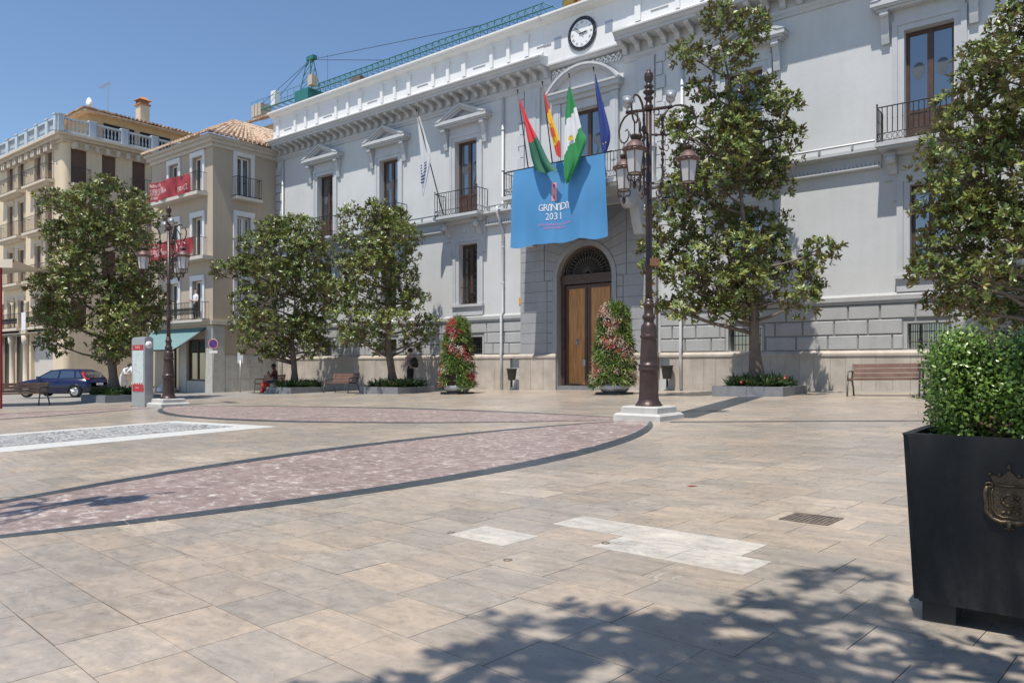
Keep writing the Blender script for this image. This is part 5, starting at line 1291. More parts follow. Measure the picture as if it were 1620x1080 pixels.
# tree just outside the frame on the right: its shade falls over the foreground
r_=random.Random(2); ov=[]
for k in range(64):
    th=r_.uniform(0,2*PI); q=r_.uniform(.1,1)**.6; z=r_.uniform(3.0,6.0); W=2.5*(1-.28*abs(z-3.9)/2.4)
    ov.append((.0+W*q*math.cos(th),z,r_.uniform(.34,.62)))
magnolia('magnolia_tree','magnolia standing just outside the right edge whose shade dapples the foreground paving',(.80,-.40),ov,9,.16,6.0,dens=6.0,ln=.132,back=.6,wdepth=2.2,flowers=0)

def blades(name,parent,P,A,per,ln,wd,cols,g,spread=(.2,1.1),mat='softleaf',droop=.45):
    C,D,Nn,l=rosettes(g,P,A,per,ln,.3,spread); n=len(C); c=np.array(cols)[g.integers(0,len(cols),n)]*g.uniform(.75,1.25,(n,1))
    return leaves(name,parent,C,D,Nn,l,np.full(n,wd),c,mat,.3,droop)
# ---------------------------------------------------------------- low stone planters under the trees
def treebox(label,x0,x1,y0,y1,seed,fl=0):
    g=np.random.default_rng(seed); cx,cy=(x0+x1)/2,(y0+y1)/2; z=gz(cx,cy); t=thing('stone_tree_planter',label,'planter',(cx,cy,z),'low stone planters under the trees')
    for a0,a1,b0,b1,sx in ((x0,x1,y0,y0+.14,1),(x0,x1,y1-.14,y1,1),(x0,x0+.14,y0+.143,y1-.143,0),(x1-.14,x1,y0+.143,y1-.143,0)):
        n=2
        for k in range(n):
            if sx: MB().box(lerp(a0,a1,k/n)+.004,lerp(a0,a1,(k+1)/n)-.004,b0,b1,z-.08,z+.25).build('kerb_stone','granite',t)
            else: MB().box(a0,a1,lerp(b0,b1,k/n)+.004,lerp(b0,b1,(k+1)/n)-.004,z-.08,z+.25).build('kerb_stone','granite',t)
    MB().box(x0+.142,x1-.142,y0+.142,y1-.142,z-.05,z+.18).build('soil','soil',t)
    p=thing('border_plants',label.replace('low grey stone planter','strappy green border plants in the stone planter'),'plant',(cx,cy,z+.18),'border plants in the tree planters')
    n=150; P=np.stack([g.uniform(x0+.2,x1-.2,n),g.uniform(y0+.2,y1-.2,n),np.full(n,z+.2)+g.uniform(0,.16,n)],1); A=np.tile([[0,0,1.]],(n,1))+g.normal(0,.3,(n,3))
    blades('foliage',p,P,A,9,.27,.022,[(.03,.07,.02),(.05,.11,.03),(.02,.05,.015)],g)
    if fl:
        m_=MB()
        for _ in range(fl): 
            c=(g.uniform(x0+.2,x1-.2),g.uniform(y0+.15,y1-.3),z+g.uniform(.32,.5)); m_.sphere(c,g.uniform(.035,.065),n=4)
        m_.build('red_blossoms',M_('coral_petal',(.62,.09,.08),.6,var=.3,scale=30),p)
treebox('low grey stone planter under the see-through magnolia',-8.4,-6.5,19.15,21.1,1,16)
treebox('low grey stone planter behind the clipped hedge at the right edge',-2.1,-.2,19.0,20.9,2,6)
treebox('low grey stone planter between the blue car and the information totem',-29.8,-27.8,11.9,13.9,3,0)
treebox('low grey stone planter beside the seated person with the red bag',-28.7,-26.9,18.95,20.85,4,0)
treebox('low grey stone planter in front of the standing man',-22.65,-20.5,19.05,20.95,5,7)
# ---------------------------------------------------------------- flower towers
def tower(label,x,y,h,rb,rt,seed,reds):
    g=np.random.default_rng(seed); z=gz(x,y); t=thing('flower_tower',label,'flower tower',(x,y,z),'flower towers by the door')
    MB().frus((x,y),.42,.42,z,z+.07).build('base_plate','black',t)
    MB().lathe([(.34,.07),(.40,.10),(.53,.30),(.50,.31)],(x,y,z),20).build('tray','zinc',t)
    MB().lathe([(rb*.80,.3),(rb*.74,h*.5),(rt*.72,h*.86),(.12,h*.97)],(x,y,z),16).build('core','soil',t)
    n=560; th=g.uniform(0,2*PI,n); s=g.uniform(0,1,n)**1.0; zz=.26+s*(h-.30); rad_=np.where(s<.86,rb+(rt-rb)*s/.86,rt*np.sqrt(np.clip(1-((s-.86)/.14)**2,.02,1)))*.86
    P=np.stack([x+rad_*np.cos(th),y+rad_*np.sin(th),z+zz],1); A=np.stack([np.cos(th),np.sin(th),np.full(n,.55)],1)+g.normal(0,.2,(n,3))
    ks=np.sin(th*2.0+s*7+seed)+np.sin(s*19+th+seed)*.8+g.normal(0,.35,n)
    grass=ks>-.22
    blades('grass_tufts',t,P[grass],A[grass],15,.235,.011,[(.24,.36,.07),(.36,.45,.11),(.16,.27,.055),(.40,.46,.20)],g,(.2,1.0),'softleaf',.55)
    blades('dark_leaves',t,P[~grass],A[~grass],9,.10,.03,[(.10,.17,.05),(.16,.18,.08),(.15,.05,.04),(.09,.15,.05)],g,(.5,1.4))
    # petals
    Q=P[~grass]; B_=A[~grass]; rep=15; Q=np.repeat(Q,rep,0)+g.normal(0,.055,(len(Q)*rep,3))+np.repeat(unit(B_),rep,0)*.07; B2_=np.repeat(B_,rep,0)+g.normal(0,.4,(len(Q),3))
    zone=np.repeat(np.floor((np.sin(th[~grass]*1.5+s[~grass]*6.0+seed*2)+1)*1.5+g.normal(0,.55,int((~grass).sum()))).astype(int)%3,rep)
    pal=np.array(reds)[zone]; C,D,Nn,l=rosettes(g,Q,B2_,4,.034,.3,(1.0,1.5)); col=np.tile(pal,(4,1))*g.uniform(.75,1.2,(len(C),1)); col=np.clip(col,0,.85)
    leaves('blossoms',t,C,D,Nn,l,l*.42,col,'softleaf',.1,.05)
    return t
tower('flower tower with mostly red and white blossoms left of the door',-18.05,19.6,2.62,.66,.33,21,[(.50,.03,.035),(.62,.52,.44),(.45,.05,.05)])
tower('bigger flower tower with pink blossoms and grassy tufts in front of the door',-11.85,19.9,2.74,.71,.37,34,[(.62,.40,.33),(.50,.10,.08),(.60,.50,.38)])
# ---------------------------------------------------------------- black planter with a clipped hedge
px0,px1,py0,py1=-.62,.046,3.14,3.806; pcx,pcy=(px0+px1)/2,(py0+py1)/2; zg=gz(pcx,pcy)
m,t_,b=nodes('scuffed_black_planter'); g_=N(t_,'ShaderNodeNewGeometry')
mp=N(t_,'ShaderNodeMapping'); mp.inputs['Scale'].default_value=(2.2,2.2,.9); L(t_,g_.outputs['Position'],mp.inputs[0])
n1=N(t_,'ShaderNodeTexNoise',Scale=3.0,Detail=8.0,Roughness=.68,Distortion=.7); L(t_,mp.outputs[0],n1.inputs['Vector'])
n2=N(t_,'ShaderNodeTexNoise',Scale=42.0,Detail=5.0,Roughness=.7); L(t_,g_.outputs['Position'],n2.inputs['Vector'])
r1=ramp(t_,n1.outputs['Fac'],[(.46,(.008,.0083,.0098)),(.60,(.016,.0165,.019)),(.70,(.075,.075,.078))]); r2=ramp(t_,n2.outputs['Fac'],[(.3,.7),(.72,1.35)])
L(t_,mix(t_,1.0,r1.outputs[0],r2.outputs[0],'MULTIPLY'),b.inputs['Base Color']); rr_=ramp(t_,n1.outputs['Fac'],[(.4,.33),(.7,.6)]); L(t_,rr_.outputs[0],b.inputs['Roughness'])
bp=N(t_,'ShaderNodeBump',Strength=.12,Distance=.004); L(t_,n2.outputs['Fac'],bp.inputs['Height']); L(t_,bp.outputs[0],b.inputs['Normal']); MAT['planterblack']=m
PT=thing('square_planter','big black square planter with a bronze crest, cut by the right edge','planter',(pcx,pcy,zg))
bm=bmesh.new(); hw=.333
ring=[(.303,zg+.074),(.333,zg+.690),(.333,zg+.702),(.300,zg+.702),(.295,zg+.60)]
vv=[]
for h,z in ring: vv.append([bm.verts.new((sx*h,sy*h,z-zg)) for sx,sy in ((-1,-1),(1,-1),(1,1),(-1,1))])
for a,c in zip(vv[:-1],vv[1:]):
    for k in range(4): bm.faces.new((a[k],a[(k+1)%4],c[(k+1)%4],c[k]))
bm.faces.new(vv[0][::-1]); bm.faces.new(vv[-1])
bmesh.ops.bevel(bm,geom=[e for e in bm.edges if abs(e.verts[0].co.z-e.verts[1].co.z)>.3],offset=.022,segments=4,affect='EDGES')
bmesh.ops.recalc_face_normals(bm,faces=bm.faces)
me=bpy.data.meshes.new('planter_body'); bm.to_mesh(me); bm.free(); me.materials.append(MAT['planterblack'])
for p in me.polygons: p.use_smooth=True
me.set_sharp_from_angle(angle=rad(30)) if hasattr(me,'set_sharp_from_angle') else None
o=bpy.data.objects.new('planter_body',me); COL.objects.link(o); o.parent=PT
for sx in (-1,1):
    for sy in (-1,1): MB().box(pcx+sx*.22-.055,pcx+sx*.22+.055,pcy+sy*.22-.055,pcy+sy*.22+.055,gz(pcx+sx*.22,pcy+sy*.22)+.004,zg+.073).build('foot','black',PT)
MB().box(px0+.045,px1-.045,py0+.045,py1-.045,zg+.5,zg+.635).build('soil','soil',PT)
MAT['bronze']=M_('aged_bronze',(.12,.088,.058),.42,metal=.75,var=.25,scale=60,bump=.2,bscale=160)
# crest: mantled frame, shield, crown
yc=py0+.0105; cxx=-.281; czz=zg+.478
def cr(u,v,p=0.): return (cxx+u,yc+ (v-.0)*(-.0508)*0 -p+ (czz+v-zg-.728)*-.0*1,czz+v)
def yat(v): return pcy-(.303+.03*((czz+v-zg-.074)/.616))
def CP(u,v,p): return (cxx+u*.88,yat(v*.88)-p,czz+v*.88)
m_=MB(); sh=[(-.062,.055),(.062,.055),(.062,-.02),(.058,-.045),(.04,-.062),(.015,-.068),(0,-.08),(-.015,-.068),(-.04,-.062),(-.058,-.045),(-.062,-.02)]
m_.prism(sh,lambda u,v,t:CP(u*1.15,v*1.12,t),-.001,.007); CRB=m_.build('crest','bronze',PT)
m_=MB(); fr_=[(-.075,.06),(-.082,.03),(-.077,-.01),(-.08,-.04),(-.06,-.07),(-.03,-.082),(0,-.078),(.03,-.082),(.06,-.07),(.08,-.04),(.077,-.01),(.082,.03),(.075,.06)]
m_.tube([CP(u,v,.008) for u,v in fr_],.0085,6); m_.tube([CP(u*.74,v*.80+.003,.008) for u,v in fr_],.0045,5)
for s in (-1,1):
    m_.tube([CP(s*(.066+.016*math.cos(q)*(1-q/9)),.062+.014*math.sin(q)*(1-q/9),.010) for q in [j*.7 for j in range(9)]],.005,5)
    m_.tube([CP(s*(.014+.012*math.cos(q)),-.094+.012*math.sin(q),.008) for q in [j*.7 for j in range(8)]],.0045,5)
m_.tube([CP(0,-.08,.009),CP(0,-.115,.009)],[.011,.005],6); m_.build('crest_frame','bronze',CRB)
m_=MB(); m_.prism([(-.05,.068),(.05,.068),(.066,.105),(.03,.098),(.012,.115),(0,.128),(-.012,.115),(-.03,.098),(-.066,.105)],lambda u,v,t:CP(u,v,t),.0,.008)
for u,v in ((-.066,.108),(-.033,.106),(.033,.106),(.066,.108),(0,.138)): m_.sphere(CP(u,v,.006),.0075,n=5)
m_.tube([CP(0,.135,.006),CP(0,.158,.005)],[.006,.002],5); m_.tube([CP(-.052,.070,.009),CP(0,.063,.011),CP(.052,.070,.009)],.0055,5); m_.build('crest_crown','bronze',CRB)
m_=MB(); r_=random.Random(4)
m_.tube([CP(.026*math.cos(q),.008+.024*math.sin(q),.009) for q in [j*PI/6 for j in range(11)]],.0045,4)
for k in range(16): u,v=r_.uniform(-.035,.035),r_.uniform(-.05,.035); m_.sphere(CP(u,v,.008),r_.uniform(.004,.008),n=4)
for k in range(3): m_.tube([CP(.005,-.02-.011*k,.009),CP(.04,-.018-.011*k,.009)],.0028,4)
m_.build('crest_charges','bronze',CRB)
HD=thing('clipped_hedge','bright green small-leaved clipped hedge in the black planter','hedge',(pcx,pcy,zg+.66))
g=np.random.default_rng(17); n=21000
v=g.uniform(-1,1,(n,3)); big=np.argmax(np.abs(v),1); k=g.uniform(0,1,n)**.35
v=v/ (np.sum(np.abs(v)**5,1,keepdims=True)**(1/5)); v*=k[:,None]
lump=1+.07*np.sin(v[:,0:1]*9+1)+.06*np.sin(v[:,1:2]*11)+.05*np.sin(v[:,2:3]*13+v[:,0:1]*7)
P=np.array([pcx+.02,pcy+.02,zg+.835])+v*np.array([.305,.305,.225])*(1-.16*np.clip(-v[:,2:3],0,1))*lump
P[:,2]=np.maximum(P[:,2],zg+.64)
A=unit(v*np.array([1,1,1.2])+np.array([0,0,.35])+g.normal(0,.45,(n,3)))
C,D,Nn,l=rosettes(g,P,A,5,.0165,.35,(.5,1.4)); nn=len(C)
cc=np.tile(g.uniform(0,1,n),5)[:,None]*.6+g.uniform(0,.4,(nn,1)); hgt=np.clip((C[:,2:3]-zg-.7)/.45,0,1)
lo_=np.array([.055,.11,.02]);hi_=np.array([.24,.38,.06]); col=lo_+(hi_-lo_)*np.clip(cc,0,1)
dead=((np.sin(C[:,0:1]*14)+np.sin(C[:,2:3]*17+1)+g.normal(0,.5,(nn,1)))>2.0); col=np.where(dead,np.array([.16,.12,.06])*g.uniform(.5,1.2,(nn,1)),col)
leaves('foliage',HD,C,D,Nn,l,l*.30,col,'boxleaf',.25,.1)
m_=MB(); r_=random.Random(9)
for k in range(60):
    a=r_.uniform(0,2*PI); q=r_.uniform(.3,1); e=(pcx+.33*q*math.cos(a),pcy+.33*q*math.sin(a),zg+r_.uniform(.75,1.1)); m_.tube([(pcx+.12*math.cos(a),pcy+.12*math.sin(a),zg+.64),((pcx+e[0])/2+.02,(pcy+e[1])/2,zg+.8),e],[.008,.006,.003],4)
m_.build('stems','bark',HD)
# ---------------------------------------------------------------- street lamps
def lamp(label,x,y,ang):
    z=gz(x,y); t=thing('street_lamp',label,'street lamp',(x,y,z),'ornate street lamps')
    C=(x,y,z)
    MB().frus((x,y),.44,.44,z-.08,z+.085,0,.44,.44).frus((x,y),.44,.44,z+.086,z+.12,0,.40,.40).build('plinth_step','stone_pale',t)
    MB().frus((x,y),.345,.345,z+.121,z+.215,0,.345,.345).frus((x,y),.345,.345,z+.216,z+.235,0,.31,.31).build('plinth_step','stone_pale',t)
    m_=MB(); m_.lathe([(.235,.236),(.235,.255),(.215,.26),(.20,.30),(.178,.33),(.172,.36),(.165,.44),(.157,.80),(.160,.82),(.176,.84),(.18,.86),(.172,.88),(.172,.90),(.180,.92),(.172,.945),(.152,.955),(.150,1.0),(.146,1.10),(.131,1.36),(.134,1.38),(.150,1.40),(.152,1.425),(.140,1.44),(.133,1.47),(.135,1.54),(.128,1.60),(.100,1.635),(.088,1.66),(.086,1.69),(.105,1.715),(.112,1.745),(.105,1.775),(.082,1.80),(.078,1.86),(.080,1.91),(.095,1.94),(.096,1.97),(.078,1.99),(.066,2.02),(.066,2.06)],C,20); 
    for k in range(8): a=2*PI*k/8; m_.sphere((x+.215*math.cos(a),y+.215*math.sin(a),z+.262),.014,n=4)
    m_.tube([(x-.06*RV.x-.15*FV.x+.06*0+RV.x*.06*math.cos(q),y-.15*FV.y+RV.y*.06*math.cos(q),z+.53+.05*math.sin(q)) for q in [PI+PI*j/8 for j in range(9)]],.008,4)
    m_.build('pedestal','lampiron',t)
    m_=MB(); m_.lathe([(.058,2.06),(.056,2.6),(.066,2.62),(.066,2.65),(.056,2.67),(.054,3.6),(.064,3.62),(.064,3.66),(.053,3.68),(.050,5.28)],C,14); m_.build('shaft','lampiron',t)
    m_=MB(); m_.lathe([(.05,5.28),(.075,5.30),(.075,5.36),(.055,5.38),(.05,5.45),(.075,5.47),(.085,5.49),(.05,5.52),(.06,5.55),(.095,5.58),(.10,5.60),(.055,5.63),(.06,5.66),(.085,5.68),(.05,5.72),(.045,5.75),(.075,5.80),(.08,5.86),(.07,5.88),(.076,5.90),(.04,5.93),(.03,5.97),(.01,5.98)],C,14); m_.build('finial','lampiron',t)
    def P(r,a,zz): return (x+r*math.cos(a),y+r*math.sin(a),z+zz)
    # floodlight crossbar
    ba=ang-rad(22); m_=MB(); m_.tube([P(-.40,ba,5.29),P(.40,ba,5.29)],.028,4); m_.tube([P(.13+.05*math.cos(q),ba,5.23+.05*math.sin(q)) for q in [2*PI*j/8 for j in range(9)]],.01,4); br=m_.build('crossbar','lampiron',t)
    for s in (-1,1):
        m_=MB(); c=P(.37*s,ba,5.44); m_.sphere(c,.085,n=7); m_.tube([c,P(.37*s,ba+.0,5.30)],.02,5); 
        d=Vector((FV.x*-.6,FV.y*-.6,.5)).normalized(); e=Vector(c)+d*.05; m_.tube([tuple(e),tuple(e+d*.055)],[.085,.092],12); m_.build('floodlight','zinc',br)
    for k in range(3):
        a=ang+2*PI*k/3; m_=MB()
        # horizontal ties, twisted rod, lower scroll
        m_.tube([P(.05,a,4.86),P(.30,a,4.86)],.018,5); m_.tube([P(.05,a,4.02),P(.23,a,4.02)],.012,4)
        for rr,zz in ((.13,4.86),(.30,4.86)): m_.sphere(P(rr,a,zz),.03,n=5)
        rod=[P(.235+.006*math.sin(j*1.6),a+.03*math.cos(j*1.6),3.95+j*.052) for j in range(24)]; m_.tube(rod,[.017+.006*(j%2) for j in range(24)],5)
        m_.lathe([(.02,-.06),(.042,-.02),(.045,.02),(.02,.06)],P(.235,a,4.90),8); m_.lathe([(.018,-.05),(.034,0),(.018,.05)],P(.235,a,4.55),8)
        m_.tube([P(.235,a,3.95),P(.225,a,3.86),P(.185,a,3.80),P(.14,a,3.82),P(.125,a,3.88),P(.15,a,3.92),P(.18,a,3.90),P(.178,a,3.865)],[.016,.016,.015,.014,.013,.012,.011,.014],5)
        m_.tube([P(.235,a,4.15),P(.29,a,4.10),P(.32,a,4.16),P(.30,a,4.21),P(.275,a,4.18)],.010,4); m_.tube([P(.235,a,4.62),P(.31,a,4.58),P(.345,a,4.64),P(.32,a,4.70),P(.29,a,4.67)],.010,4)
        # big arm: over the top and down to a ring
        arm=[(.235,4.98),(.235,5.09),(.26,5.20),(.33,5.30),(.44,5.36),(.55,5.37),(.66,5.34),(.76,5.26),(.815,5.14),(.80,5.01),(.74,4.92),(.66,4.885),(.58,4.91),(.535,4.98),(.54,5.06),(.585,5.11),(.635,5.09)]
        m_.tube([P(r,a,zz) for r,zz in arm],[.021-.0006*j for j in range(len(arm))],6)
        for j in range(7):   # leaf sprigs along the rod
            q=j*2.4; c=P(.235,a,4.2+.1*j); m_.tube([c,(c[0]+.04*math.cos(q),c[1]+.04*math.sin(q),c[2]+.03),(c[0]+.065*math.cos(q+.5),c[1]+.065*math.sin(q+.5),c[2]+.075)],[.013,.016,.004],4)
        m_.build('lamp_arm','lampiron',t)
        rl=.675; c=P(rl,a,0); m_=MB()
        m_.tube([P(rl,a,4.885),P(rl,a,4.68)],.012,5); m_.lathe([(.015,4.70),(.05,4.69),(.06,4.66),(.035,4.63),(.05,4.60)],(c[0],c[1],z),8)
        for j in range(6): b_=2*PI*j/6; m_.tube([(c[0]+.04*math.cos(b_),c[1]+.04*math.sin(b_),z+4.60),(c[0]+.07*math.cos(b_),c[1]+.07*math.sin(b_),z+4.66),(c[0]+.085*math.cos(b_),c[1]+.085*math.sin(b_),z+4.71)],[.012,.012,.004],4)
        m_.build('hanger','lampiron',t)
        m_=MB(); m_.lathe([(.045,4.60),(.085,4.575),(.135,4.53),(.172,4.475),(.185,4.455)],(c[0],c[1],z),12); roof=m_.build('lamp_roof','lamproof',t)
        m_=MB(); 
        for j in range(12): b_=2*PI*(j+.5)/12; m_.sphere((c[0]+.185*math.cos(b_),c[1]+.185*math.sin(b_),z+4.455),.026,n=4)
        m_.lathe([(.17,4.40),(.19,4.42),(.188,4.44),(.17,4.45)],(c[0],c[1],z),12); m_.build('roof_crest','lamproof',roof)
        m_=MB(); m_.lathe([(.118,4.06),(.162,4.40)],(c[0],c[1],z),6,0,False); gl=m_.build('lantern_glass','frost',t)
        m_=MB()
        for j in range(6):
            b_=2*PI*j/6; q0=(c[0]+.165*math.cos(b_),c[1]+.165*math.sin(b_),z+4.41); q1=(c[0]+.121*math.cos(b_),c[1]+.121*math.sin(b_),z+4.05); m_.bar(q0,q1,.009)
            b2=2*PI*(j+1)/6; m_.bar(q1,(c[0]+.121*math.cos(b2),c[1]+.121*math.sin(b2),z+4.05),.011)
            m_.tube([q1,(c[0]+.135*math.cos(b_),c[1]+.135*math.sin(b_),z+4.0),(c[0]+.10*math.cos(b_),c[1]+.10*math.sin(b_),z+3.94),(c[0]+.05*math.cos(b_),c[1]+.05*math.sin(b_),z+3.95),(c[0],c[1],z+3.88)],.010,4)
        m_.lathe([(.01,3.80),(.03,3.84),(.035,3.88),(.012,3.92)],(c[0],c[1],z),8); m_.build('lantern_frame','lampiron',t)
    return t
LA=[rad(38.5),rad(8.5),rad(70)]
l1=lamp('nearer ornate brown street lamp with three hanging lanterns, in front of the hall door bay',*LAMPS[0],LA[0])
MB().box(LAMPS[0][0]+.05,LAMPS[0][0]+.17,LAMPS[0][1]-.06,LAMPS[0][1]+.06,gz(*LAMPS[0])+2.62,gz(*LAMPS[0])+2.74).build('junction_box',MAT['terracotta'],l1)
lamp('farther ornate brown street lamp beside the information totem at left',*LAMPS[1],LA[1])
lamp('ornate street lamp outside the left edge whose shadow falls on the red paving band',*LAMPS[2],LA[2])
# ---------------------------------------------------------------- benches
def bench(label,x,y,rot,wood,ln=1.6):
    z=gz(x,y); c,s=math.cos(rot),math.sin(rot)
    T=lambda a,b_,h:(x+a*c-b_*s,y+a*s+b_*c,gz(x+a*c-b_*s,y+a*s+b_*c)+h)
    t=thing('park_bench',label,'bench',(x,y,z),'wooden park benches')
    for k,(b_,h,tl) in enumerate(((-.24,.425,0),(-.11,.415,0),(.02,.405,0),(.14,.50,1),(.175,.615,1),(.21,.73,1))):
        m_=MB(T)
        if not tl: m_.box(-ln/2,ln/2,b_-.055,b_+.055,h-.02,h+.02)
        else: m_.prism([(b_-.022,h-.045),(b_+.018,h-.05),(b_+.045,h+.045),(b_+.005,h+.05)],lambda u,v,w_:(w_,u,v),-ln/2,ln/2)
        m_.build('seat_slat' if not tl else 'back_slat',wood,t)
    for a in (-ln/2+.02,ln/2-.02):
        m_=MB(T); m_.tube([(a,-.34,.0),(a,-.31,.25),(a,-.27,.40),(a,.05,.385),(a,.13,.46),(a,.24,.80)],[.022,.022,.026,.026,.026,.02],6)
        m_.tube([(a,.27,0),(a,.20,.22),(a,.10,.385)],[.022,.022,.026],6); m_.tube([(a,-.28,.40),(a,-.30,.50),(a,-.25,.60),(a,-.05,.615),(a,.10,.60),(a,.17,.60)],.02,6)
        m_.build('cast_leg_frame','benchiron',t)
    return t
bench('reddish slatted bench against the hall plinth near the right edge, nobody on it',-4.30,19.95,0,'slatwood',1.62)
bench('slatted bench between the two close tree planters, empty',-24.8,19.95,0,'slatwood',1.6)
bench('slatted bench at the corner of the beige house with a person sitting on it',-29.85,19.95,0,'slatwood2',1.6)
bx=Vector(fromcam(-17.15,26.2,0)); bench('orange slatted bench cut by the left edge in front of the blue car',bx.x,bx.y,rad(38.5),'slatwood2',1.9)
# ---------------------------------------------------------------- litter bins on posts
def bin_(label,x):
    y=Y-.37; z=gz(x,y); t=thing('litter_bin',label,'litter bin',(x,y,z),'litter bins by the door')
    m_=MB(); m_.lathe([(.10,.0),(.10,.02),(.035,.03),(.03,.42)],(x,y,z),10); m_.build('post','binmetal',t)
    m_=MB(); m_.lathe([(.135,.38),(.14,.39),(.195,.80),(.21,.80),(.21,.83),(.185,.83),(.17,.70)],(x,y,z),16); m_.build('bucket','binmetal',t)
bin_('dark tapered litter bin on a post left of the door block',-18.05); bin_('dark tapered litter bin on a post right behind the nearer street lamp',-11.5)
# ---------------------------------------------------------------- information totem
t=thing('information_totem','grey steel information totem with a map between red strips','information totem',(-23.0,10.95,gz(-23,10.95)))
zt=gz(-23,10.95); tx0,tx1,ty0,ty1=-23.42,-22.60,10.80,11.06
pr=[(ty0,-.05),(ty0,2.02)]+[((ty0+ty1)/2-.13*math.cos(q),2.02+.09*math.sin(q)) for q in [PI*j/8 for j in range(1,8)]]+[(ty1,2.02),(ty1,-.05)]
m_=MB().prism([(a,zt+b_) for a,b_ in pr],lambda u,v,w_:(w_,u,v),tx0,tx1); m_.build('casing','zinc',t)
MB().box(tx0-.03,tx1+.03,ty0-.03,ty1+.03,zt-.05,zt+.012).build('foot_plate','benchiron',t)
m,t_,b=nodes('town_map'); g_=N(t_,'ShaderNodeNewGeometry'); n1=N(t_,'ShaderNodeTexVoronoi',Scale=9.0,feature='DISTANCE_TO_EDGE'); L(t_,g_.outputs['Position'],n1.inputs['Vector'])
n2=N(t_,'ShaderNodeTexNoise',Scale=4.0); L(t_,g_.outputs['Position'],n2.inputs['Vector']); r1=ramp(t_,n1.outputs['Distance'],[(.02,(.40,.46,.48)),(.05,(.58,.64,.66))]); r2=ramp(t_,n2.outputs['Fac'],[(.4,(.85,.95,.9)),(.6,(1,1,1))])
L(t_,mix(t_,1.0,r1.outputs[0],r2.outputs[0],'MULTIPLY'),b.inputs['Base Color']); b.inputs['Roughness'].default_value=.12; MAT['townmap']=m
fx0,fx1=tx0+.07,tx1-.07
pn=MB().box(fx0,fx1,ty0-.008,ty0-.002,zt+.58,zt+1.86).build('map_panel','townmap',t)
MB().box(fx0,fx1,ty0-.012,ty0-.0085,zt+1.70,zt+1.862).build('red_header','red',t)
m_=MB(); prs=[(fx0,zt+.46),(fx1,zt+.46),(fx1,zt+.66)]+[(fx1-(fx1-fx0)*k/14,zt+.66+.035*((k*7)%3)) for k in range(1,14)]+[(fx0,zt+.66)]
m_.prism(prs,lambda u,v,w_:(u,w_,v),ty0-.012,ty0-.0085); m_.build('red_footer','red',t)
m_=MB(); v,f=TXT['PLANO']; m_.add([((fx0+fx1)/2+a*.09,ty0-.014,zt+1.79+b_*.09) for a,b_,_ in v],f); v,f=TXT['CIUDAD']; m_.add([((fx0+fx1)/2-.05+a*.055,ty0-.014,zt+.57+b_*.055) for a,b_,_ in v],f); m_.build('totem_lettering','white',t)
m_=MB(); m_.lathe([(.11,0),(.11,.008)],(0,0,0),16); m_.v=[(tx1+.002+z,(ty0+ty1)/2+x,zt+1.86+y) for x,y,z in m_.v]; bd=m_.build('round_badge','white',t)
m_=MB(); v,f=TXT['i']; m_.add([(tx1+.0125,(ty0+ty1)/2+a*.16,zt+1.86+b_*.16) for a,b_,_ in v],f); m_.build('badge_letter','red',bd)
# ---------------------------------------------------------------- road signs
def signpost(name,label,x,y,h,build):
    z=gz(x,y); t=thing(name,label,'road sign',(x,y,z)); m_=MB(); m_.tube([(x,y,z-.02),(x,y,z+h)],.03,8); m_.build('post','zinc',t); build(t,x,y,z)
def noparking(t,x,y,z):
    d=(-FV).normalized(); 
    def D(r0,r1,h,off,name,mat,n=28):
        m_=MB(); c=Vector((x,y,z+h))+d*off
        ring=lambda r:[tuple(c+RV*(r*math.cos(2*PI*k/n))+Vector((0,0,r*math.sin(2*PI*k/n)))) for k in range(n)]
        if r0==0: m_.add(ring(r1),[tuple(range(n))])
        else: m_.add(ring(r0)+ring(r1),[(k,(k+1)%n,n+(k+1)%n,n+k) for k in range(n)])
        return m_.build(name,mat,t)
    m_=MB(); c=Vector((x,y,z+2.33))+d*.035; m_.tube([tuple(c),tuple(c+d*.02)],.232,24); m_.build('sign_plate','zinc',t)
    D(.0,.228,2.33,.058,'white_rim','white'); D(.0,.21,2.33,.060,'blue_disc','blueprint'); D(.165,.212,2.33,.062,'red_ring','red')
    m_=MB(); c=Vector((x,y,z+2.33))+d*.064; u=(RV+Vector((0,0,-1))).normalized(); w_=(RV+Vector((0,0,1))).normalized(); m_.add([tuple(c+u*a+w_*b_) for a,b_ in ((-.17,-.02),(.17,-.02),(.17,.02),(-.17,.02))],[(0,1,2,3)]); m_.build('red_bar','red',t)
    c=Vector((x,y,z+1.94))+d*.04; q=[tuple(c+RV*a+Vector((0,0,b_))) for a,b_ in ((-.2,-.06),(.2,-.06),(.2,.06),(-.2,.06))]; MB().add(q+[tuple(Vector(p)-d*.02) for p in q],[(0,1,2,3),(4,5,6,7),(0,1,5,4),(1,2,6,5),(2,3,7,6),(3,0,4,7)]).build('sub_plate','white',t)
signpost('no_parking_sign','round blue no-parking sign with red rim on a grey post',-33.62,19.35,2.5,noparking)
def backsign(t,x,y,z):
    d=FV; c=Vector((x,y,z+1.62)); q=[tuple(c+RV*a+Vector((0,0,b_))+d*.02) for a,b_ in ((-.14,-.25),(.10,-.25),(.13,.25),(-.14,.25))]; MB().add(q+[tuple(Vector(p)+d*.03) for p in q],[(0,1,2,3),(4,5,6,7),(0,1,5,4),(1,2,6,5),(2,3,7,6),(3,0,4,7)]).build('sign_back','pipe',t)
    m_=MB(); m_.tube([(x+.05,y,z+1.35),(x+.12,y,z+1.6)],.02,5); m_.build('bracket','zinc',t)
signpost('grey_sign','small grey sign seen from behind on a thin post beside the no-parking sign',-32.3,19.95,1.5,backsign)
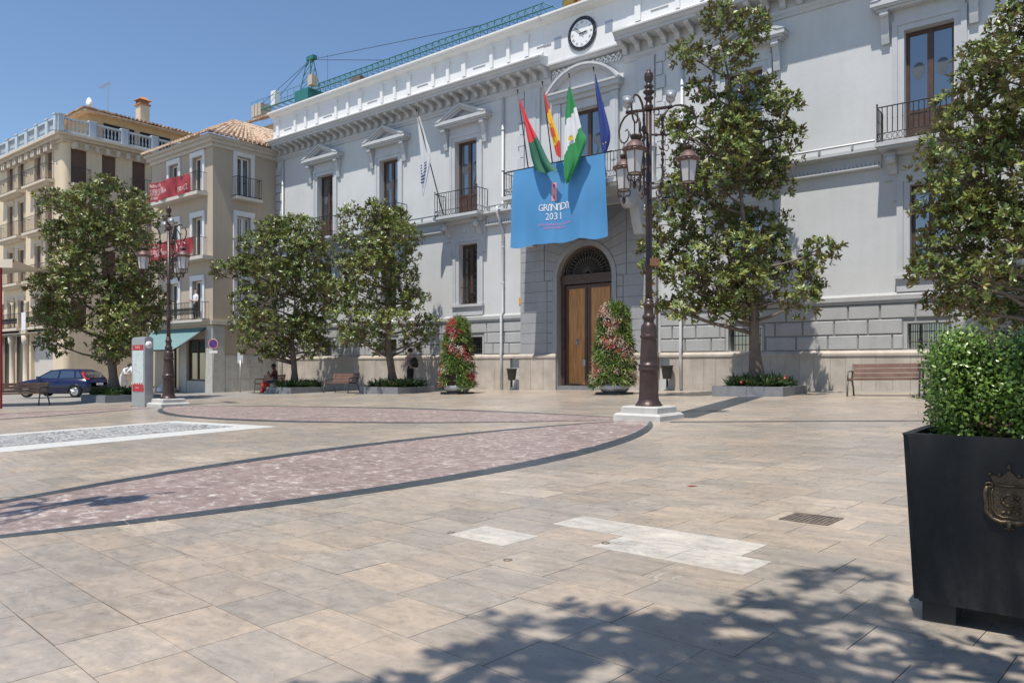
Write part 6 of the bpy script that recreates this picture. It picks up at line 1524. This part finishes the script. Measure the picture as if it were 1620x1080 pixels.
# ---------------------------------------------------------------- car
def car(x0,yc,label):
    """hatchback heading -x, tail at x0"""
    z=gz(x0-2,yc)+.004; t=thing('parked_car',label,'car',(x0-2.0,yc,z))
    Lc=4.0
    # side outline stations: s from tail (0) to nose (Lc): lower z, belt z, half width
    st=[(0.0,.42,.72,.66),(.05,.30,.86,.76),(.25,.22,.93,.81),(.8,.20,.95,.835),(1.7,.19,.93,.84),(2.5,.19,.91,.84),(2.95,.19,.88,.835),(3.4,.20,.80,.81),(3.75,.24,.70,.75),(3.93,.30,.60,.66),(4.0,.38,.50,.55)]
    vs=[];fs=[]
    for s,zl,zb,hw in st:
        sec=[(-hw*.86,zl),(-hw*.99,zl+.10),(-hw,lerp(zl,zb,.55)),(-hw*.955,zb),(-hw*.6,zb+.025),(0,zb+.035),(hw*.6,zb+.025),(hw*.955,zb),(hw,lerp(zl,zb,.55)),(hw*.99,zl+.10),(hw*.86,zl)]
        vs+=[(x0-s,yc+a,z+h) for a,h in sec]
    n=11
    for j in range(len(st)-1):
        for k in range(n): k2=(k+1)%n; fs.append((j*n+k,j*n+k2,(j+1)*n+k2,(j+1)*n+k))
    fs+= [tuple(range(n)),tuple(range((len(st)-1)*n,len(st)*n))[::-1]]
    MB().add(vs,fs,0,True).build('body','carblue',t)
    gh=[(.10,.90,.70,.98),(.38,.94,.66,1.26),(.75,.95,.62,1.38),(1.5,.94,.61,1.40),(2.05,.92,.62,1.35),(2.85,.88,.70,.93)]
    vs=[]
    for s,zb,hw,zt_ in gh:
        wb=.79 if s>.3 else .74; vs+=[(x0-s,yc-wb,z+zb-.02),(x0-s,yc-hw+.02,z+zt_-.04),(x0-s,yc-hw+.12,z+zt_),(x0-s,yc+hw-.12,z+zt_),(x0-s,yc+hw-.02,z+zt_-.04),(x0-s,yc+wb,z+zb-.02)]
    fs=[]
    for j in range(len(gh)-1):
        for k in range(5): fs.append((j*6+k,j*6+k+1,(j+1)*6+k+1,(j+1)*6+k))
    fs+=[tuple(range(6)),tuple(range(30,36))[::-1]]
    MB().add(vs,fs,0,False).build('cabin','carblue',t)
    def sidewin(name,P,side):
        m_=MB(); yv=lambda h: yc+side*(lerp(.795,.615,(h-.92)/.42)+.004)
        m_.add([(x0-s,yv(h),z+h) for s,h in P],[tuple(range(len(P)))]); m_.build(name,'glass',t)
    for side in (-1,1):
        sidewin('side_window',[(1.62,.95),(1.62,1.30),(2.02,1.29),(2.62,.95)],side); sidewin('side_window',[(.78,.97),(.86,1.30),(1.54,1.31),(1.54,.95)],side); sidewin('quarter_window',[(.42,1.0),(.62,1.26),(.76,1.29),(.70,.98)],side)
        MB().box(x0-2.62,x0-2.44,yc+side*.84-.02,yc+side*.84+.12*side+.02,z+.93,z+1.04).build('wing_mirror','carblue',t)
        m_=MB(); m_.bar((x0-1.58,yc+side*.846,z+.28),(x0-1.58,yc+side*.82,z+.94),.006); m_.bar((x0-2.7,yc+side*.846,z+.28),(x0-2.65,yc+side*.80,z+.92),.006); m_.bar((x0-.8,yc+side*.846,z+.52),(x0-3.0,yc+side*.846,z+.52),.012); m_.build('door_seam','black',t)
        for s in (1.72,2.45): MB().box(x0-s-.09,x0-s+.09,yc+side*.835-.01,yc+side*.835+.025*side+.01,z+.78,z+.815).build('door_handle','carblue',t)
    MB().add([(x0-.085,yc-.60,z+.97),(x0-.085,yc+.60,z+.97),(x0-.36,yc+.56,z+1.245),(x0-.36,yc-.56,z+1.245)],[(0,1,2,3)]).build('rear_window','glass',t)
    MB().add([(x0-2.80,yc-.64,z+.955),(x0-2.80,yc+.64,z+.955),(x0-2.10,yc+.56,z+1.345),(x0-2.10,yc-.56,z+1.345)],[(0,1,2,3)]).build('windscreen','glass',t)
    for side in (-1,1):
        m_=MB(); m_.add([(x0-.06,yc+side*.74,z+.90),(x0-.10,yc+side*.60,z+.95),(x0-.40,yc+side*.63,z+1.26),(x0-.50,yc+side*.68,z+1.22),(x0-.26,yc+side*.785,z+.93)],[(0,1,2,3,4)]); m_.v=[(a+.012,b_+side*.012,c) for a,b_,c in m_.v]; m_.build('tail_light','redlamp',t)
        m_=MB(); m_.sphere((x0-3.82,yc+side*.55,z+.56),.13,n=6); m_.build('headlight','white',t)
    m_=MB().box(x0-.25,x0+.05,yc-.78,yc+.78,z+.34,z+.50).box(x0-.1,x0+.055,yc-.70,yc+.70,z+.501,z+.53); m_.build('rear_bumper','black',t)
    MB().box(x0+.02,x0+.032,yc-.26,yc+.26,z+.60,z+.72).build('number_plate','white',t)
    for s in (.72,3.22):
        for side in (-1,1):
            m_=MB(); m_.lathe([(.18,-.09),(.27,-.10),(.30,-.06),(.30,.06),(.27,.10),(.18,.09)],(0,0,0),20); c=(x0-s,yc+side*.745,z+.30); m_.v=[(c[0]+a,c[1]+h,c[2]+b_) for a,b_,h in m_.v]; w_=m_.build('wheel','tyre',t)
            m_=MB(); m_.lathe([(.02,.0),(.19,.0),(.20,.02),(.185,.035),(.05,.02)],(0,0,0),18)
            for k in range(7): q=2*PI*k/7; m_.bar((.04*math.cos(q),.04*math.sin(q),.03),(.19*math.cos(q),.19*math.sin(q),.035),.018)
            m_.v=[(c[0]+a,c[1]+side*(.075+h),c[2]+b_) for a,b_,h in m_.v]; m_.build('rim','rim',w_)
            m_=MB(); m_.tube([(c[0]+.345*math.cos(q),c[1]+side*.10,c[2]+.345*math.sin(q)) for q in [PI*j/12 for j in range(13)]],.03,5); m_.build('wheel_arch','black',t)
    return t
cc_=fromcam(-20.88,34.94,0); CAR=car(0,0,'dark blue hatchback parked behind the left tree, tail lights towards the square'); CAR.location=(cc_[0],cc_[1],gz(cc_[0],cc_[1])+.004); CAR.rotation_euler=(0,0,rad(34.1)); CAR.scale=(.93,.93,.93)
# ---------------------------------------------------------------- people
def person(label,x,y,face,J,cols,sc=1.0,z=None,hair=True,name='person'):
    """J: joint name -> (side, forward, up) in metres; face: heading angle; cols: bone group -> material"""
    z=gz(x,y) if z is None else z; f=Vector((math.cos(face),math.sin(face),0)); s=Vector((f.y,-f.x,0))
    t=thing(name,label,'person',(x,y,z))
    bones=[('pelvis','waist',.135,.125,'top'),('waist','chest',.125,.15,'top'),('chest','neck',.15,.062,'top'),('neck','jaw',.055,.075,'skin'),('jaw','head',.082,.095,'skin'),('head','crown',.095,.06,'skin')]
    for q in 'lr':
        bones+=[('chest','sh'+q,.14,.07,'top'),('sh'+q,'el'+q,.062,.045,'sleeve'),('el'+q,'wr'+q,.044,.032,'fore'),('wr'+q,'ha'+q,.032,.034,'skin'),('pelvis','hi'+q,.13,.10,'leg'),('hi'+q,'kn'+q,.095,.062,'leg'),('kn'+q,'an'+q,.06,.043,'shin'),('an'+q,'to'+q,.046,.036,'shoe')]
    names=[];rads={};
    for a,b_,ra,rb,gq in bones:
        for nme,r in ((a,ra),(b_,rb)):
            if nme not in rads: rads[nme]=r; names.append(nme)
    # five short finger chains on each hand
    ed=[(names.index(a),names.index(b_)) for a,b_,*_ in bones]; pts=[Vector(J[nm])*sc for nm in names]; rl=[rads[nm]*sc for nm in names]; grp=[b_[4] for b_ in bones]
    for q in 'lr':
        h=Vector(J['ha'+q]); d=(h-Vector(J['wr'+q])).normalized(); sv=d.cross(Vector((0,1,0.2))).normalized(); pv=d.cross(sv)
        for k,(off,ln) in enumerate(((-.03,.06),(-.011,.075),(.008,.07),(.027,.055),(-.045,.045))):
            b0=len(pts); p1=h+sv*off+d*(.02 if k<4 else -.03); p2=p1+(d+pv*.25+(sv*-.6 if k==4 else Vector((0,0,0)))).normalized()*ln*.55; p3=p2+(d+pv*.7).normalized()*ln*.45
            pts+=[p1*sc,p2*sc,p3*sc]; rl+=[.010*sc,.009*sc,.008*sc]; hi=names.index('ha'+q); ed+=[(hi,b0),(b0,b0+1),(b0+1,b0+2)]; grp+=['skin']*3
    me=bpy.data.meshes.new('body'); me.from_pydata([tuple(s*p.x+f*p.y+Vector((0,0,p.z))) for p in pts],ed,[]); o=bpy.data.objects.new('body',me); COL.objects.link(o)
    mo=o.modifiers.new('skin','SKIN'); mo.use_smooth_shade=True
    for i,sv in enumerate(me.skin_vertices[0].data): sv.radius=(rl[i],rl[i]*(.72 if i<len(names) and names[i] in('pelvis','waist','chest') else 1)); sv.use_root=(names[i]=='pelvis') if i<len(names) else False
    ms=o.modifiers.new('sub','SUBSURF'); ms.levels=1; ms.render_levels=1
    ev=o.evaluated_get(bpy.context.evaluated_depsgraph_get()); nm=bpy.data.meshes.new_from_object(ev); o.modifiers.clear(); o.data=nm; nm.name='body'
    wp=[s*p.x+f*p.y+Vector((0,0,p.z)) for p in pts]; mats=[];
    for k in ('top','skin','sleeve','fore','leg','shin','shoe'): nm.materials.append(MAT[cols[k]]); mats.append(k)
    for p in nm.polygons:
        best=1e9;bi=0
        for i,(a,b_) in enumerate(ed):
            A=wp[a];B=wp[b_];ab=B-A; tt=max(0,min(1,(p.center-A).dot(ab)/max(ab.length_squared,1e-9))); dd=(p.center-A-ab*tt).length/max(.02,rl[a])
            if dd<best: best=dd;bi=i
        p.material_index=mats.index(grp[bi]); p.use_smooth=True
    o.parent=t
    H=wp[names.index('head')]; K=wp[names.index('crown')]; up=(K-H).normalized(); fw=(f-up*f.dot(up)).normalized(); r=.095*sc; off=Vector(t.location)
    if hair:
        m_=MB(); 
        for k in range(40):
            q=k*2.399; v=1-k/39*1.15; rr_=math.sqrt(max(0,1-v*v)); d=up*v+(fw*math.cos(q)+s*math.sin(q))*rr_
            if d.dot(fw)>.55 and v<.6: continue
            m_.sphere(tuple(off+H+up*.03*sc+d*r*.93),.032*sc,n=4)
        m_.build('hair',cols.get('hair','hair'),t)
    m_=MB(); c=off+H+fw*r*.95-up*.015*sc; m_.tube([tuple(c+up*.02*sc),tuple(c+fw*.018*sc-up*.02*sc)],[.008*sc,.014*sc],5); m_.build('nose',cols['skin'],t)
    m_=MB()
    for q in (-1,1): m_.sphere(tuple(off+H+fw*r*.90+s*q*.033*sc+up*.018*sc),.010*sc,n=4)
    m_.build('eyes','black',t); m_=MB(); c=off+H+fw*r*.88-up*.055*sc; m_.tube([tuple(c-s*.022*sc),tuple(c+s*.022*sc)],.006*sc,4); m_.build('mouth',MAT['cloth_maroon'],t)
    return t
STAND=dict(pelvis=(0,0,.93),waist=(0,.01,1.08),chest=(0,.0,1.30),neck=(0,.0,1.46),jaw=(0,.03,1.54),head=(0,.03,1.62),crown=(0,.02,1.70),
 shl=(-.18,0,1.38),ell=(-.23,.02,1.10),wrl=(-.17,.22,1.02),hal=(-.15,.30,1.05),shr=(.18,0,1.38),elr=(.23,.02,1.10),wrr=(.15,.24,1.08),har=(.12,.32,1.12),
 hil=(-.09,0,.88),knl=(-.10,.03,.48),anl=(-.10,0,.08),tol=(-.11,.17,.04),hir=(.09,0,.88),knr=(.10,.05,.48),anr=(.10,.02,.08),tor=(.11,.19,.04))
cl=dict(top='cloth_pink',sleeve='cloth_pink',fore='skin',skin='skin',leg='cloth_dark',shin='cloth_dark',shoe='black')
p1=person('man in a pinkish shirt with a black backpack standing behind the tree planter',-22.80,21.9,rad(180),STAND,cl,1.0)
m_=MB(); zz=gz(-22.8,21.9); m_.sphere((-22.57,21.9,zz+1.18),.16,n=8,sz=1.35); m_.sphere((-22.46,21.9,zz+1.08),.10,n=6,sz=1.3); 
bp_=m_.build('backpack','black'); tag(bp_,'black backpack on the back of the standing man','backpack')
SIT=dict(pelvis=(0,0,.50),waist=(0,-.03,.66),chest=(0,-.02,.88),neck=(0,.03,1.03),jaw=(0,.07,1.10),head=(0,.08,1.18),crown=(0,.07,1.26),
 shl=(-.17,0,.95),ell=(-.22,.10,.70),wrl=(-.12,.30,.80),hal=(-.06,.33,.88),shr=(.17,0,.95),elr=(.22,.12,.70),wrr=(.10,.30,.84),har=(.04,.33,.92),
 hil=(-.09,.03,.47),knl=(-.12,.42,.50),anl=(-.11,.42,.09),tol=(-.12,.58,.04),hir=(.09,.03,.47),knr=(.12,.44,.50),anr=(.10,.34,.09),tor=(.11,.50,.04))
cl2=dict(top='cloth_maroon',sleeve='cloth_maroon',fore='skin',skin='skin',leg='cloth_denim',shin='cloth_denim',shoe='black'); MAT['skin_dark']=M_('darker_skin',(.16,.085,.055),.6,var=.05); cl2['skin']='skin_dark'; cl2['fore']='skin_dark'
person('person in dark clothes sitting on the bench and raising both hands to the face',-29.35,19.85,rad(215),SIT,cl2,.97)
m_=MB(); bz=gz(-29.25,19.2); m_.sphere((-29.2,19.25,bz+.33),.20,n=8,sz=.9); m_.lathe([(.15,0),(.19,.12),(.17,.28)],(-29.2,19.25,bz+.16),10); m_.tube([(-29.32,19.25,bz+.45),(-29.28,19.25,bz+.62),(-29.14,19.25,bz+.62),(-29.1,19.25,bz+.45)],.012,5); m_.sphere((-29.35,19.2,bz+.10),.10,n=6)
o=m_.build('shopping_bag','redbag'); tag(o,'red bag in front of the seated person','bag')
BEND=dict(STAND); BEND.update(waist=(0,.10,1.04),chest=(0,.24,1.20),neck=(0,.34,1.32),jaw=(0,.40,1.37),head=(0,.43,1.43),crown=(0,.45,1.52),shl=(-.18,.26,1.27),ell=(-.24,.42,1.05),wrl=(-.18,.60,1.0),hal=(-.16,.68,1.02),shr=(.18,.26,1.27),elr=(.26,.40,1.05),wrr=(.22,.62,1.02),har=(.2,.70,1.03),knl=(-.12,.20,.50),anl=(-.12,-.02,.10),tol=(-.12,.15,.05),knr=(.10,.02,.48),anr=(.10,-.20,.12),tor=(.1,-.05,.05))
cl3=dict(top='cloth_white',sleeve='cloth_white',fore='skin',skin='skin',leg='cloth_white',shin='cloth_white',shoe='cloth_white')
c3=fromcam(-18.7,36.2,0); person('person in white shirt and white trousers leaning forward behind the left tree trunk',c3[0],c3[1],rad(25),BEND,cl3,.95)
c4=fromcam(-17.15,34.5,0); person('second white-clad person mostly hidden behind the information totem',c4[0],c4[1],rad(190),BEND,cl3,.95)
BAL=dict(STAND); cl5=dict(top='cloth_white',sleeve='cloth_white',fore='skin',skin='skin',leg='cloth_dark',shin='cloth_dark',shoe='black')
person('bald man in a white shirt on the lowest balcony of the beige house',-35.15,19.30,rad(-90),BAL,cl5,.86,z=3.21,hair=False)
# ---------------------------------------------------------------- odds and ends
m_=MB(); r_=random.Random(6); bb=fromcam(-17.05,38.6,0)
def bag(label,x,y,r,seed):
    r_=random.Random(seed); m_=MB(); z=gz(x,y); n=10; prof=[(.25,.0),(.95,.08),(1.05,.35),(.8,.75),(.35,1.05),(.18,1.15),(.3,1.35)]
    vs=[];fs=[]
    for pr,h in prof:
        for k in range(n): a=2*PI*k/n; q=r*pr*(1+.16*r_.uniform(-1,1)); vs.append((x+q*math.cos(a),y+q*math.sin(a),z+.005+h*r*1.15+r*.06*r_.uniform(-1,1)*(h>0)))
    for j in range(len(prof)-1):
        for k in range(n): k2=(k+1)%n; fs.append((j*n+k,j*n+k2,(j+1)*n+k2,(j+1)*n+k))
    m_.add(vs,fs,0,True); o=m_.build('rubbish_bag','plastic',loc=(x,y,z)); tag(o,label,'rubbish bag','rubbish bags by the shop')
bag('knotted white rubbish bag at the shop door, the left one',-37.75,18.95,.27,1); bag('knotted white rubbish bag at the shop door, the right one',-37.2,19.05,.28,2)
# rusty grate, caps, leaf
def flat(name,label,cat,cx,cy,a,b_,rot,mat,h,group=None,bars=0):
    c,s=math.cos(rot),math.sin(rot); T=lambda u,v,w_:(cx+u*c-v*s,cy+u*s+v*c,gz(cx+u*c-v*s,cy+u*s+v*c)+w_); m_=MB(T)
    if bars:
        m_.box(-a,a,-b_,-b_+.02,.002,h).box(-a,a,b_-.02,b_,.002,h).box(-a,-a+.02,-b_+.02,b_-.02,.002,h).box(a-.02,a,-b_+.02,b_-.02,.002,h).box(-a+.02,a-.02,-b_+.02,b_-.02,.002,.0055)
        for k in range(bars): x=-a+.035+(2*a-.07)*k/(bars-1); m_.box(x-.006,x+.006,-b_+.02,b_-.02,.0056,h)
    else: m_.box(-a,a,-b_,b_,.002,h)
    o=m_.build(name,mat,loc=(cx,cy,gz(cx,cy))); tag(o,label,cat,group); return o
flat('drain_grate','rusty square drain grate set in the pale paving','drain grate',-1.46,4.81,.15,.13,rad(-5.65),'rust',.009,None,9)
def cap(label,px,Yd):
    x,y=px; z=gz(x,y); m_=MB(); m_.lathe([(.024,.004),(.024,.009),(.017,.0095),(.016,.007),(.008,.007),(.007,.0095)],(x,y,z),14); o=m_.build('floor_cap','capmetal',loc=(x,y,z)); tag(o,label,'floor cap','round metal caps in the paving')
def gpt(px,py):
    a=(px-810)/1194; c=(577-py)/1194; Yd=1.012/(.02545*a+.00148-c); X=a*Yd; return (.7826*X-.6225*Yd,.6225*X+.7826*Yd)
cap('round rusty cap in the single pale slab at the middle of the paving',(-3.117,3.33),1); cap('round rusty cap in the group of pale slabs left of the grate',(-2.20,3.60),1); cap('bottle-cap-like metal disc on a grey slab in front of the pale ones',(-2.43,3.02),1)
m_=MB(); lx,ly=-2.60,5.57; lz=gz(lx,ly)
m_.add([(lx-.045,ly-.02,lz+.006),(lx,ly-.03,lz+.012),(lx+.05,ly+.005,lz+.035),(lx+.01,ly+.03,lz+.02),(lx-.03,ly+.02,lz+.008)],[(0,1,4),(1,2,3),(1,3,4)]); o=m_.build('fallen_leaf','redbag'); tag(o,'single curled orange leaf lying on the open paving','leaf')
# terrace canopy and red post at the left edge
c=fromcam(-16.35,24.2,0); t=thing('terrace_canopy','cream cloth terrace canopy on red posts at the left edge','canopy',(c[0],c[1],gz(c[0],c[1])))
def CM(a,b_,h): p=fromcam(-16.3+a,24.1+b_,0); return (p[0],p[1],h)
m_=MB(CM); NN=14; vs=[]
for j in range(7):
    for i in range(NN+1): a=-6+6.35*i/NN; b_=3.0*j/6; vs.append((a,b_,4.42-.10*math.sin(PI*j/6)-.12*(j/6)+.05*math.sin(i*1.3)))
m_.add(vs,[(j*(NN+1)+i,j*(NN+1)+i+1,(j+1)*(NN+1)+i+1,(j+1)*(NN+1)+i) for j in range(6) for i in range(NN)],0,True)
vs=[]
for i in range(NN+1): a=-6+6.35*i/NN; vs+=[(a,0,4.42+.05*math.sin(i*1.3)),(a,-.01,4.14+.05*math.sin(i*1.3)+.02*(i%2))]
m_.add(vs,[(2*i,2*i+1,2*i+3,2*i+2) for i in range(NN)]); m_.build('canopy_cloth','canopy',t)
m_=MB(CM); gzz=gz(*CM(0,0,0)[:2])
for a in (-.12,-3.0,-5.9): 
    for b_ in ((.1,) if a>-1 else (.1,2.9)): m_.box(a-.045,a+.045,b_-.045,b_+.045,gzz-.1,4.36)
m_.box(-5.9,.3,.06,.14,4.30,4.36); m_.build('red_post','redpost',t)
